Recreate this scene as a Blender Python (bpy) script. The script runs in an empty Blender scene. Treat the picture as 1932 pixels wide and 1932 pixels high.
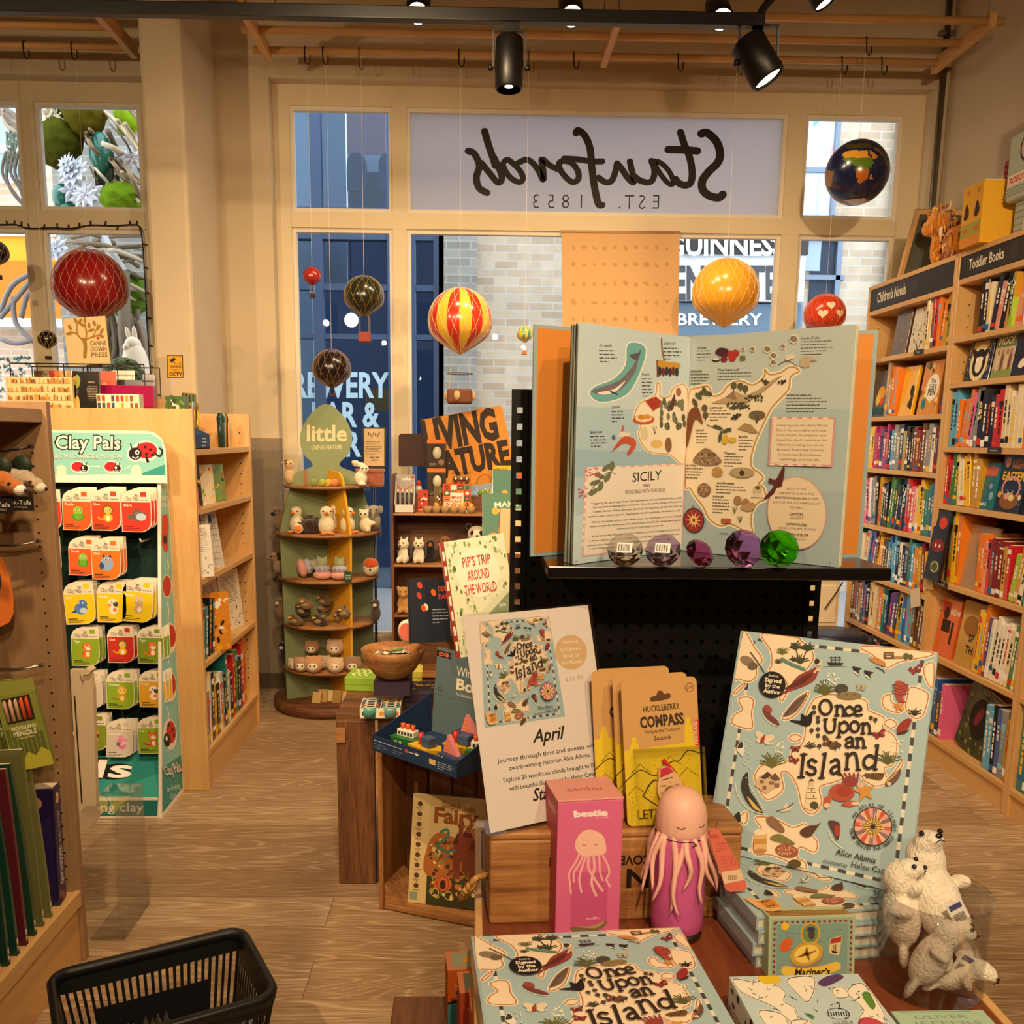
import bpy,bmesh,random
import numpy as np
from math import*
from mathutils import Vector as V,Matrix
S=bpy.context.scene
COL=S.collection
rad_=radians;en=enumerate;TRm=Matrix.Translation
class Rd(random.Random):u=random.Random.uniform
def SV(n,k,v):n.inputs[k].default_value=v
def LK(t,a,b):t.links.new(a,b)
# -------------------------- camera, world, light, exposure
F,CX,CY,HC=1750.8,936.0,1126.7,1.5
def _cam_rows():
 p,r,y=0.172459,0.010043,0.02139
 A=np.array([[1,0,0],[0,0,-1],[0,1,0]],float)
 Yw=np.array([[cos(y),0,-sin(y)],[0,1,0],[sin(y),0,cos(y)]])
 Pt=np.array([[1,0,0],[0,cos(p),-sin(p)],[0,sin(p),cos(p)]])
 Zr=np.array([[cos(r),-sin(r),0],[sin(r),cos(r),0],[0,0,1]])
 return Zr@Pt@Yw@A
CM=_cam_rows()
cam=bpy.data.cameras.new('camera')
cam.sensor_width=36
cam.lens=F/1932*36
cam.shift_x=-(CX-966)/1932
cam.shift_y=(CY-966)/1932
cam.clip_start=.02
co=bpy.data.objects.new('camera',cam)
COL.objects.link(co)
rot=Matrix([[CM[0][i],-CM[1][i],-CM[2][i]]for i in range(3)])
co.matrix_world=TRm((0,0,HC))@rot.to_4x4()
S.camera=co
S.view_settings.view_transform='Standard'
S.view_settings.look='None'
S.view_settings.gamma=1
S.view_settings.use_curve_mapping=False
S.view_settings.exposure=-.12
w=bpy.data.worlds.new('sky')
S.world=w
w.use_nodes=True
bgn=w.node_tree.nodes['Background']
SV(bgn,0,(.78,.88,1.0,1))
SV(bgn,1,4.2)
try:
 S.cycles.max_bounces=8
 S.cycles.transparent_max_bounces=16
 S.cycles.caustics_reflective=False
 S.cycles.caustics_refractive=False
 S.cycles.sample_clamp_indirect=6
except Exception:
 pass
WARM=(1.0,.72,.42)
def lamp(kind,loc,power,to=None,size=.1,spot=100,blend=.6,col=WARM):
 l=bpy.data.lights.new('lamp',kind)
 l.energy=power
 l.color=col
 if kind=='AREA':
  l.size=size
 else:
  l.shadow_soft_size=size
 if kind=='SPOT':
  l.spot_size=rad_(spot);l.spot_blend=blend
 o=bpy.data.objects.new('lamp',l)
 COL.objects.link(o)
 o.location=loc
 if to:
  o.rotation_euler=(V(to)-V(loc)).to_track_quat('-Z','Y').to_euler()
 return o
# track spots over the shop floor (the ones in the picture are built below with their housings)
for(lx,ly,lz,tx,ty,tz,pw,sp)in((-1.6,.9,2.65,-1.3,3.6,.6,190,95),(-.7,1.7,2.65,-.9,4.0,.4,120,90),(.9,.0,2.65,.35,1.5,.8,52,80),(.2,-.3,2.65,.0,2.6,.5,130,95),(1.2,1.6,2.65,2.3,4.4,1.2,190,95),(-.3,2.1,2.65,-.4,5.2,1.0,120,95),(-2.2,2.2,2.65,-2.0,5.2,1.8,90,100),(0.6,-1.6,2.65,1.2,2.0,.2,120,110),(-1.2,-1.2,2.65,-1.3,1.8,.2,80,110)):
 lamp('SPOT',(lx,ly,lz),pw,(tx,ty,tz),.03,sp,.7)
# -------------------------- pixel rays -> points on real planes
def ray(px,py):
 d=CM.T@np.array([(px-CX)/F,(py-CY)/F,1.0])
 return V(d)
C0=V((0,0,HC))
def aY(px,py,y):d=ray(px,py);return C0+d*(y/d.y)
def aX(px,py,x):d=ray(px,py);return C0+d*(x/d.x)
def aZ(px,py,z):d=ray(px,py);return C0+d*((z-HC)/d.z)
# -------------------------- colours and materials
def lin(u):return u/12.92 if u<=.04045 else((u+.055)/1.055)**2.4
_cc={}
def c(h):
 if not isinstance(h,str):return h
 if h not in _cc:
  g=h.lstrip('#')
  if len(g)==3:g=''.join(x+x for x in g)
  _cc[h]=tuple(lin(int(g[i:i+2],16)/255)for i in(0,2,4))
 return _cc[h]
MATS={}
def _new(name):
 m=bpy.data.materials.new(name);m.use_nodes=True
 nt=m.node_tree;b=nt.nodes['Principled BSDF']
 MATS[name]=m
 return m,nt,b
def N(nt,t,**k):
 n=nt.nodes.new(t)
 for a,v in k.items():
  if a.startswith('i_'):n.inputs[a[2:].replace('_',' ')].default_value=v
  else:setattr(n,a,v)
 return n
def attr_mat(name,rough=.5,spec=.5,bump=0,scale=300,metal=0,sheen=0,coat=0,grain=0):
 m,nt,b=_new(name)
 a=N(nt,'ShaderNodeAttribute',attribute_name='Col')
 col=a.outputs['Color']
 if grain:
  no=N(nt,'ShaderNodeTexNoise');SV(no,'Scale',grain);SV(no,'Detail',4)
  tc=N(nt,'ShaderNodeTexCoord');LK(nt,tc.outputs['Object'],no.inputs['Vector'])
  mr=N(nt,'ShaderNodeMapRange');SV(mr,'To Min',.75);SV(mr,'To Max',1.2)
  LK(nt,no.outputs['Fac'],mr.inputs['Value'])
  vm=N(nt,'ShaderNodeVectorMath',operation='SCALE')
  LK(nt,col,vm.inputs[0]);LK(nt,mr.outputs[0],vm.inputs['Scale']);col=vm.outputs[0]
 LK(nt,col,b.inputs['Base Color'])
 SV(b,'Roughness',rough)
 SV(b,'Specular IOR Level',spec)
 SV(b,'Metallic',metal)
 if sheen:SV(b,'Sheen Weight',sheen)
 if coat:SV(b,'Coat Weight',coat);SV(b,'Coat Roughness',.08)
 if bump:
  no=N(nt,'ShaderNodeTexNoise');SV(no,'Scale',scale);SV(no,'Detail',3)
  tc=N(nt,'ShaderNodeTexCoord');LK(nt,tc.outputs['Object'],no.inputs['Vector'])
  bp=N(nt,'ShaderNodeBump');SV(bp,'Strength',bump);SV(bp,'Distance',.004)
  LK(nt,no.outputs['Fac'],bp.inputs['Height']);LK(nt,bp.outputs[0],b.inputs['Normal'])
 return m
attr_mat('print',.55,.3)
attr_mat('gloss',.22,.5,coat=.3)
attr_mat('paper',.85,.15)
attr_mat('plastic',.35,.5)
attr_mat('plush',.95,.1,.9,260,sheen=.4,grain=90)
attr_mat('metal',.3,.5,metal=1)
attr_mat('paint',.6,.3,.12,60)
attr_mat('blackmetal',.42,.4)
attr_mat('moss',1,0,1,60,grain=35)
def wood(name,light,dark,axis='Z',rough=.45,ring=18,stretch=14,contrast=.5,knots=0):
 m,nt,b=_new(name)
 tc=N(nt,'ShaderNodeTexCoord');mp=N(nt,'ShaderNodeMapping')
 s=[stretch*1.0]*3;s['XYZ'.index(axis)]=1.0
 SV(mp,'Scale',s)
 LK(nt,tc.outputs['Object'],mp.inputs['Vector'])
 n1=N(nt,'ShaderNodeTexNoise');n1 .inputs['Scale'].default_value=ring/9;n1 .inputs['Detail'].default_value=8;n1 .inputs['Roughness'].default_value=.65
 n1 .inputs['Distortion'].default_value=.7
 LK(nt,mp.outputs[0],n1 .inputs['Vector'])
 n2=N(nt,'ShaderNodeTexNoise');n2 .inputs['Scale'].default_value=ring;n2 .inputs['Detail'].default_value=4
 LK(nt,mp.outputs[0],n2 .inputs['Vector'])
 mx=N(nt,'ShaderNodeMath',operation='MULTIPLY_ADD');SV(mx,1,.35)
 LK(nt,n2 .outputs['Fac'],mx.inputs[0]);LK(nt,n1 .outputs['Fac'],mx.inputs[2])
 cr=N(nt,'ShaderNodeValToRGB')
 cr.color_ramp.elements[0].position=.68-contrast*.3;cr.color_ramp.elements[0].color=(*c(dark),1)
 cr.color_ramp.elements[1].position=.68+contrast*.3;cr.color_ramp.elements[1].color=(*c(light),1)
 LK(nt,mx.outputs[0],cr.inputs['Fac'])
 LK(nt,cr.outputs['Color'],b.inputs['Base Color'])
 SV(b,'Roughness',rough)
 bp=N(nt,'ShaderNodeBump');SV(bp,'Strength',.12);SV(bp,'Distance',.003)
 LK(nt,mx.outputs[0],bp.inputs['Height']);LK(nt,bp.outputs[0],b.inputs['Normal'])
 return m
for ax in 'XYZ':
 wood('maple'+ax,'#e0b67a','#c9985a',ax,.4,14,10,.9)
 wood('crate'+ax,'#8a5a34','#4f2c17',ax,.6,20,9,.6)
 wood('pine'+ax,'#c08a52','#7d4c26',ax,.5,16,16,.55)
 wood('cherry'+ax,'#8a4a2c','#6a3520',ax,.3,14,12,.7)
 wood('dowel'+ax,'#d2a26a','#b98850',ax,.5,14,10,.8)
 wood('grey'+ax,'#a88560','#8a6a4a',ax,.5,14,10,.8)
def simple(name,col,rough=.5,metal=0,emit=None,es=1,trans=0,ior=1.45,bump=0,bscale=40):
 m,nt,b=_new(name)
 SV(b,'Base Color',(*c(col),1))
 SV(b,'Roughness',rough);SV(b,'Metallic',metal)
 if emit:
  SV(b,'Emission Color',(*c(emit),1));SV(b,'Emission Strength',es)
 if trans:SV(b,'Transmission Weight',trans);SV(b,'IOR',ior)
 if bump:
  no=N(nt,'ShaderNodeTexNoise');SV(no,'Scale',bscale);SV(no,'Detail',5)
  tc=N(nt,'ShaderNodeTexCoord');LK(nt,tc.outputs['Object'],no.inputs['Vector'])
  bp=N(nt,'ShaderNodeBump');SV(bp,'Strength',bump);SV(bp,'Distance',.01)
  LK(nt,no.outputs['Fac'],bp.inputs['Height']);LK(nt,bp.outputs[0],b.inputs['Normal'])
 return m
simple('ceiling','#c9b597',.8)
simple('lens','#ffffff',.3,0,'#ffe2a8',14)
simple('reflection_glow','#ffffff',.3,0,'#ffe9c0',6)
simple('chrome','#c9c9c9',.15,1)
simple('steel','#8d8a84',.35,1)
def glass(name,tint,refl=.06,rough=.0,trans_col=None):
 m,nt,b=_new(name)
 nt.nodes.remove(b)
 out=nt.nodes['Material Output']
 tr=N(nt,'ShaderNodeBsdfTransparent');SV(tr,0,(*c(tint),1))
 gl=N(nt,'ShaderNodeBsdfGlossy');SV(gl,'Roughness',rough)
 lw=N(nt,'ShaderNodeLayerWeight');SV(lw,0,.25)
 ad=N(nt,'ShaderNodeMath',operation='MULTIPLY_ADD');SV(ad,1,.35);SV(ad,2,refl)
 mx=N(nt,'ShaderNodeMixShader')
 LK(nt,lw.outputs['Fresnel'],ad.inputs[0]);LK(nt,ad.outputs[0],mx.inputs[0])
 LK(nt,tr.outputs[0],mx.inputs[1]);LK(nt,gl.outputs[0],mx.inputs[2])
 LK(nt,mx.outputs[0],out.inputs[0])
 return m
glass('window_glass','#fafcfd',.0)
glass('acrylic','#fcfcfc',.012)
glass('shop_glass','#c9d6e2',.02)
glass('gloss_film','#ffffff',.02)
def frosted():
 m,nt,b=_new('frosted_film');nt.nodes.remove(b)
 tl=N(nt,'ShaderNodeBsdfTranslucent');SV(tl,0,(.82,.83,.9,1))
 df=N(nt,'ShaderNodeBsdfDiffuse');SV(df,0,(.62,.6,.6,1))
 mx=N(nt,'ShaderNodeMixShader');SV(mx,0,.35)
 LK(nt,tl.outputs[0],mx.inputs[1]);LK(nt,df.outputs[0],mx.inputs[2])
 LK(nt,mx.outputs[0],nt.nodes['Material Output'].inputs[0])
frosted()
def gem(name,col):
 m,nt,b=_new(name)
 nt.nodes.remove(b)
 rf=N(nt,'ShaderNodeBsdfRefraction');SV(rf,'Color',(*c(col),1));SV(rf,'IOR',1.3)
 tr=N(nt,'ShaderNodeBsdfTransparent');SV(tr,0,(*c(col),1))
 gl=N(nt,'ShaderNodeBsdfGlossy');SV(gl,'Roughness',.02)
 lw=N(nt,'ShaderNodeLayerWeight');SV(lw,0,.4)
 m1=N(nt,'ShaderNodeMixShader');m1 .inputs[0].default_value=.8
 m2=N(nt,'ShaderNodeMixShader')
 LK(nt,rf.outputs[0],m1 .inputs[1]);LK(nt,tr.outputs[0],m1 .inputs[2]);LK(nt,lw.outputs['Fresnel'],m2 .inputs[0])
 LK(nt,m1 .outputs[0],m2 .inputs[1]);LK(nt,gl.outputs[0],m2 .inputs[2]);LK(nt,m2 .outputs[0],nt.nodes['Material Output'].inputs[0])
for g,h in(('gem_clear','#f6f4f2'),('gem_lilac','#e6daf2'),('gem_pink','#f7a6d6'),('gem_violet','#ecc2f6'),('gem_green','#8af03a')):
 gem(g,h)
def wall_mat():
 m,nt,b=_new('wall')
 tc=N(nt,'ShaderNodeTexCoord');sp=N(nt,'ShaderNodeSeparateXYZ')
 LK(nt,tc.outputs['Object'],sp.inputs[0])
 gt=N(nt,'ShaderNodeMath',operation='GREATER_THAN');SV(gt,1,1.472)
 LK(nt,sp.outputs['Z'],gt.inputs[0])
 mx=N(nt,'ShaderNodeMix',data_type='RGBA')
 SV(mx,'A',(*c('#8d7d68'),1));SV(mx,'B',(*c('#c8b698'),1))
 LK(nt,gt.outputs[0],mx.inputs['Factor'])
 no=N(nt,'ShaderNodeTexNoise');SV(no,'Scale',3.5);SV(no,'Detail',6)
 LK(nt,tc.outputs['Object'],no.inputs['Vector'])
 mr=N(nt,'ShaderNodeMapRange');SV(mr,'To Min',.9);SV(mr,'To Max',1.08)
 LK(nt,no.outputs['Fac'],mr.inputs['Value'])
 vm=N(nt,'ShaderNodeVectorMath',operation='SCALE')
 LK(nt,mx.outputs['Result'],vm.inputs[0]);LK(nt,mr.outputs[0],vm.inputs['Scale'])
 LK(nt,vm.outputs[0],b.inputs['Base Color']);SV(b,'Roughness',.75)
 n2=N(nt,'ShaderNodeTexNoise');n2 .inputs['Scale'].default_value=60
 LK(nt,tc.outputs['Object'],n2 .inputs['Vector'])
 bp=N(nt,'ShaderNodeBump');SV(bp,'Strength',.08);SV(bp,'Distance',.01)
 LK(nt,n2 .outputs['Fac'],bp.inputs['Height']);LK(nt,bp.outputs[0],b.inputs['Normal'])
wall_mat()
def floor_mat():
 m,nt,b=_new('floor_oak')
 tc=N(nt,'ShaderNodeTexCoord')
 br=N(nt,'ShaderNodeTexBrick');br.offset=.37;br.offset_frequency=2
 SV(br,'Scale',1);SV(br,'Brick Width',1.25);SV(br,'Row Height',.19)
 SV(br,'Mortar Size',.0011);SV(br,'Mortar Smooth',.1)
 SV(br,'Color1',(0,0,0,1));SV(br,'Color2',(1,1,1,1));SV(br,'Mortar',(.5,.5,.5,1))
 LK(nt,tc.outputs['Object'],br.inputs['Vector'])
 # per plank offset so that the grain breaks at the joints
 off=N(nt,'ShaderNodeVectorMath',operation='MULTIPLY_ADD')
 LK(nt,br.outputs['Color'],off.inputs[0]);SV(off,1,(7.3,3.1,5.7))
 LK(nt,tc.outputs['Object'],off.inputs[2])
 mp=N(nt,'ShaderNodeMapping');SV(mp,'Scale',(.75,6.5,1))
 LK(nt,off.outputs[0],mp.inputs['Vector'])
 n1=N(nt,'ShaderNodeTexNoise');n1 .inputs['Scale'].default_value=1.0;n1 .inputs['Detail'].default_value=1.5;n1 .inputs['Distortion'].default_value=.3
 LK(nt,mp.outputs[0],n1 .inputs['Vector'])
 mu=N(nt,'ShaderNodeMath',operation='MULTIPLY');SV(mu,1,150)
 LK(nt,n1 .outputs['Fac'],mu.inputs[0])
 s0=N(nt,'ShaderNodeMath',operation='SINE');LK(nt,mu.outputs[0],s0 .inputs[0])
 s1=N(nt,'ShaderNodeMath',operation='MAXIMUM');s1 .inputs[1].default_value=0;LK(nt,s0 .outputs[0],s1 .inputs[0])
 sn=N(nt,'ShaderNodeMath',operation='POWER');SV(sn,1,2.5);LK(nt,s1 .outputs[0],sn.inputs[0])
 mp2=N(nt,'ShaderNodeMapping');mp2 .inputs['Scale'].default_value=(5,170,1)
 LK(nt,off.outputs[0],mp2 .inputs['Vector'])
 n2=N(nt,'ShaderNodeTexNoise');n2 .inputs['Scale'].default_value=2;n2 .inputs['Detail'].default_value=4
 LK(nt,mp2 .outputs[0],n2 .inputs['Vector'])
 ad=N(nt,'ShaderNodeMath',operation='MULTIPLY_ADD');SV(ad,1,.2)
 LK(nt,sn.outputs[0],ad.inputs[0]);LK(nt,n2 .outputs['Fac'],ad.inputs[2])
 a2=N(nt,'ShaderNodeMath',operation='MULTIPLY_ADD');a2 .inputs[1].default_value=.2
 LK(nt,br.outputs['Color'],a2 .inputs[0]);LK(nt,ad.outputs[0],a2 .inputs[2])
 cr=N(nt,'ShaderNodeValToRGB');e=cr.color_ramp.elements
 e[0].position=.3;e[0].color=(*c('#86684c'),1);e[1].position=.95;e[1].color=(*c('#d6bc98'),1)
 e2=cr.color_ramp.elements.new(.62);e2 .color=(*c('#a58663'),1)
 LK(nt,a2 .outputs[0],cr.inputs['Fac'])
 mx=N(nt,'ShaderNodeMix',data_type='RGBA',blend_type='MULTIPLY')
 LK(nt,br.outputs['Fac'],mx.inputs['Factor']);LK(nt,cr.outputs[0],mx.inputs['A']);SV(mx,'B',(.35,.3,.25,1))
 LK(nt,mx.outputs['Result'],b.inputs['Base Color']);SV(b,'Roughness',.38)
 bp=N(nt,'ShaderNodeBump');SV(bp,'Strength',.15);SV(bp,'Distance',.002)
 LK(nt,ad.outputs[0],bp.inputs['Height']);LK(nt,bp.outputs[0],b.inputs['Normal'])
floor_mat()
def brick_mat(name,a,b_,mort,w=.225,h=.075):
 m,nt,b=_new(name)
 tc=N(nt,'ShaderNodeTexCoord')
 mp=N(nt,'ShaderNodeMapping');SV(mp,'Rotation',(rad_(-90),0,0))
 LK(nt,tc.outputs['Object'],mp.inputs['Vector'])
 br=N(nt,'ShaderNodeTexBrick');SV(br,'Scale',1)
 SV(br,'Brick Width',w);SV(br,'Row Height',h);SV(br,'Mortar Size',.006)
 SV(br,'Color1',(*c(a),1));SV(br,'Color2',(*c(b_),1));SV(br,'Mortar',(*c(mort),1))
 LK(nt,mp.outputs[0],br.inputs['Vector'])
 no=N(nt,'ShaderNodeTexNoise');SV(no,'Scale',7);SV(no,'Detail',5)
 LK(nt,tc.outputs['Object'],no.inputs['Vector'])
 mr=N(nt,'ShaderNodeMapRange');SV(mr,'To Min',.75);SV(mr,'To Max',1.2)
 LK(nt,no.outputs['Fac'],mr.inputs['Value'])
 vm=N(nt,'ShaderNodeVectorMath',operation='SCALE')
 LK(nt,br.outputs['Color'],vm.inputs[0]);LK(nt,mr.outputs[0],vm.inputs['Scale'])
 LK(nt,vm.outputs[0],b.inputs['Base Color']);SV(b,'Roughness',.9)
brick_mat('brick_pale','#c9b69c','#b29a7e','#c2b9ab')
brick_mat('brick_grey','#9a9488','#858074','#a8a298')
brick_mat('brick_pink','#e2c3a0','#d3ab8a','#e0d2c0')
# -------------------------- mesh builder
WM={}
class MB:
 def __init__(s,mat='print',col='#fff'):
  s.v=[];s.f=[];s.cl=[];s.mi=[];s.sm=[];s.mats=[];s.M=None
  s.use(mat,col)
 def use(s,mat=None,col=None):
  if mat is not None:
   if mat not in s.mats:s.mats.append(mat)
   s.cm=s.mats.index(mat)
  if col is not None:s.col=c(col)
  return s
 def add(s,vs,fs,smooth=False,col=None,cols=None):
  k=len(s.v)
  if s.M is not None:vs=[s.M@V(p)for p in vs]
  s.v.extend([tuple(p)for p in vs])
  cc=c(col)if col is not None else s.col
  for i,f in en(fs):
   s.f.append([a+k for a in f]);s.cl.append(c(cols[i])if cols else cc);s.mi.append(s.cm);s.sm.append(smooth)
  return s
 def box(s,a,b,col=None):
  (x0,y0,z0),(x1,y1,z1)=a,b
  x0,x1=min(x0,x1),max(x0,x1);y0,y1=min(y0,y1),max(y0,y1);z0,z1=min(z0,z1),max(z0,z1)
  vs=[(x0,y0,z0),(x1,y0,z0),(x1,y1,z0),(x0,y1,z0),(x0,y0,z1),(x1,y0,z1),(x1,y1,z1),(x0,y1,z1)]
  return s.add(vs,[(3,2,1,0),(4,5,6,7),(0,1,5,4),(1,2,6,5),(2,3,7,6),(3,0,4,7)],col=col)
 def bbox(s,a,b,r=.004,col=None):
  (x0,y0,z0),(x1,y1,z1)=a,b
  x0,x1=min(x0,x1),max(x0,x1);y0,y1=min(y0,y1),max(y0,y1);z0,z1=min(z0,z1),max(z0,z1)
  r=min(r,(x1-x0)*.45,(y1-y0)*.45,(z1-z0)*.45)
  bm=bmesh.new();bmesh.ops.create_cube(bm,size=1)
  for q in bm.verts:q.co=((q.co.x+.5)*(x1-x0)+x0,(q.co.y+.5)*(y1-y0)+y0,(q.co.z+.5)*(z1-z0)+z0)
  bmesh.ops.bevel(bm,geom=bm.edges[:],offset=r,segments=2,affect='EDGES',profile=.5)
  bm.verts.index_update()
  s.add([q.co.copy()for q in bm.verts],[[q.index for q in f.verts]for f in bm.faces],col=col)
  bm.free();return s
 def quad(s,a,b,c_,d,col=None):return s.add([a,b,c_,d],[(0,1,2,3)],col=col)
 def slab(s,O,U,D,n,t,col=None,edge=None):
  O,U,D,n=V(O),V(U),V(D),V(n)
  fr=[O,O+U,O+U+D,O+D];bk=[p-n*t for p in fr]
  e=edge if edge is not None else col
  s.add(fr,[(3,2,1,0)],col=col)
  s.add(fr+bk,[(4,5,6,7),(0,1,5,4),(1,2,6,5),(2,3,7,6),(3,0,4,7)],col=e)
  return s
 def pm(s,pts,vec,col=None,smooth=False):
  n=len(pts);vec=V(vec);a=[V(p)for p in pts];b=[p+vec for p in a]
  s.add(a+b,[list(range(n))[::-1],[n+i for i in range(n)]]+[(i,(i+1)%n,n+(i+1)%n,n+i)for i in range(n)],col=col,smooth=smooth)
  return s
 def tube(s,pts,r,n=6,col=None,closed=False,caps=True):
  pts=[V(p)for p in pts];m=len(pts)
  rr=r if isinstance(r,(list,tuple))else[r]*m
  vs=[];fs=[];up=None
  for i in range(m):
   if closed:t=pts[(i+1)%m]-pts[i-1]
   else:t=pts[min(i+1,m-1)]-pts[max(i-1,0)]
   if t.length<1e-9:t=V((0,0,1))
   t.normalize()
   if up is None or abs(up.dot(t))>.98:
    up=V((0,0,1))if abs(t.z)<.9 else V((1,0,0))
   a=t.cross(up).normalized();b=a.cross(t).normalized();up=b
   for k in range(n):
    th=2*pi*k/n
    vs.append(pts[i]+(a*cos(th)+b*sin(th))*rr[i])
  for i in range(m if closed else m-1):
   j=(i+1)%m
   for k in range(n):fs.append((i*n+k,i*n+(k+1)%n,j*n+(k+1)%n,j*n+k))
  if caps and not closed:fs+=[list(range(n))[::-1],[(m-1)*n+k for k in range(n)]]
  return s.add(vs,fs,smooth=n>4,col=col)
 def lathe(s,prof,o=(0,0,0),n=24,col=None,cols=None,ax=None,arc=2*pi):
  o=V(o);vs=[];fs=[];cl=[]
  Q=ax.to_track_quat('Z','Y').to_matrix()if ax is not None else None
  full=abs(arc-2*pi)<1e-6;k=n if full else n+1
  for(r,z)in prof:
   for i in range(k):
    p=V((r*cos(arc*i/n),r*sin(arc*i/n),z))
    vs.append(o+(Q@p if Q else p))
  for j in range(len(prof)-1):
   for i in range(n):
    i2=(i+1)%k
    fs.append((j*k+i,j*k+i2,(j+1)*k+i2,(j+1)*k+i))
    if cols:cl.append(cols[j]if not callable(cols)else cols(j,i))
  return s.add(vs,fs,smooth=True,col=col,cols=cl or None)
 def ell(s,ce,r,n=16,m=10,col=None,R=None,cf=None):
  ce=V(ce);r=(r,r,r)if not isinstance(r,(tuple,list))else r
  vs=[];fs=[];cl=[]
  for j in range(m+1):
   ph=pi*j/m
   for i in range(n):
    th=2*pi*i/n
    p=V((r[0]*sin(ph)*cos(th),r[1]*sin(ph)*sin(th),r[2]*cos(ph)))
    vs.append(ce+(R@p if R else p))
  for j in range(m):
   for i in range(n):
    fs.append((j*n+i,(j+1)*n+i,(j+1)*n+(i+1)%n,j*n+(i+1)%n))
    if cf:cl.append(cf(j/m,i/n))
  return s.add(vs,fs,smooth=True,col=col,cols=cl or None)
 def obj(s,name,parent=None,world=True,M=None,label=None):
  me=bpy.data.meshes.new(name)
  vs=s.v
  if parent is not None and world:Mi=WM[parent.name].inverted()
  elif M is not None:Mi=None
  elif parent is None:
   a=np.array(vs);M=TRm(((a[:,0].min()+a[:,0].max())/2,(a[:,1].min()+a[:,1].max())/2,a[:,2].min()))
   Mi=M.inverted()
  else:Mi=None
  if Mi is not None:vs=[tuple(Mi@V(p))for p in vs]
  me.from_pydata(vs,[],s.f)
  for mname in s.mats:me.materials.append(MATS[mname])
  ca=me.color_attributes.new('Col','FLOAT_COLOR','CORNER')
  buf=[]
  for f,cl in zip(s.f,s.cl):buf.extend((cl[0],cl[1],cl[2],1.0)*len(f))
  ca.data.foreach_set('color',buf)
  me.polygons.foreach_set('material_index',s.mi)
  me.polygons.foreach_set('use_smooth',s.sm)
  me.update()
  o=bpy.data.objects.new(name,me);COL.objects.link(o)
  if parent is not None:o.parent=parent
  elif M is not None:o.matrix_world=M
  WM[o.name]=(WM[parent.name]if parent is not None else M)or Matrix()
  if label:o['label']=label
  return o
def _lo(s,name,p,label=None):return s.obj(name,p,world=False,label=label)
MB.o=_lo
def tag(o,label,cat,group=None,kind=None):
 o['label']=label
 if cat:o['category']=cat
 if group:o['group']=group
 if kind:o['kind']=kind
 return o
def structure(o,label=None):
 o['kind']='structure'
 if label:o['label']=label
 return o
def thing(name,label,cat,loc=(0,0,0),rz=0,group=None,M=None):
 o=bpy.data.objects.new(name,None);COL.objects.link(o);o.empty_display_size=.05
 M=M or TRm(loc)@Matrix.Rotation(rz,4,'Z')
 o.matrix_world=M;WM[o.name]=M.copy()
 tag(o,label,cat,group)
 return o
def dup(root,M,label,group=None,name=None):
 r=root.copy();COL.objects.link(r);r.matrix_world=M;WM[r.name]=M.copy()
 if label:r['label']=label
 if group:r['group']=group
 for ch in list(root.children):
  k=ch.copy();COL.objects.link(k);k.parent=r;WM[k.name]=M
  for g in ch.children:
   d=g.copy();COL.objects.link(d);d.parent=k
 return r
# -------------------------- flat print on a surface
_tx={}
def text_mesh(s,bold=0,shear=0,sp=1):
 k=(s,bold,shear,sp)
 if k not in _tx:
  cu=bpy.data.curves.new('t','FONT');cu.body=s;cu.size=1;cu.resolution_u=2;cu.offset=bold;cu.shear=shear;cu.space_character=sp
  o=bpy.data.objects.new('t',cu);COL.objects.link(o)
  me=bpy.data.meshes.new_from_object(o)
  vs=[(q.co.x,q.co.y)for q in me.vertices];fs=[list(p.vertices)for p in me.polygons]
  bpy.data.objects.remove(o);bpy.data.curves.remove(cu);bpy.data.meshes.remove(me)
  _tx[k]=(vs,fs)
 return _tx[k]
def homog(src,dst):
 A=[]
 for(x,y),(u,v_)in zip(src,dst):
  A.append([x,y,1,0,0,0,-u*x,-u*y,-u]);A.append([0,0,0,x,y,1,-v_*x,-v_*y,-v_])
 h=np.linalg.svd(np.array(A,float))[2][-1]
 return h.reshape(3,3)
def smooth(pts,n=5,closed=True):
 m=len(pts);out=[]
 for i in range(m if closed else m-1):
  g=(lambda j:pts[j%m])if closed else(lambda j:pts[max(0,min(m-1,j))])
  p0,p1,p2,p3=g(i-1),g(i),g(i+1),g(i+2)
  for k in range(n):
   t=k/n
   out.append(tuple(.5*(2*b+(-a+d)*t+(2*a-5*b+4*d-e)*t*t+(-a+3*b-3*d+e)*t**3)for a,b,d,e in zip(p0,p1,p2,p3)))
 if not closed:out.append(tuple(pts[-1]))
 return out
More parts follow.
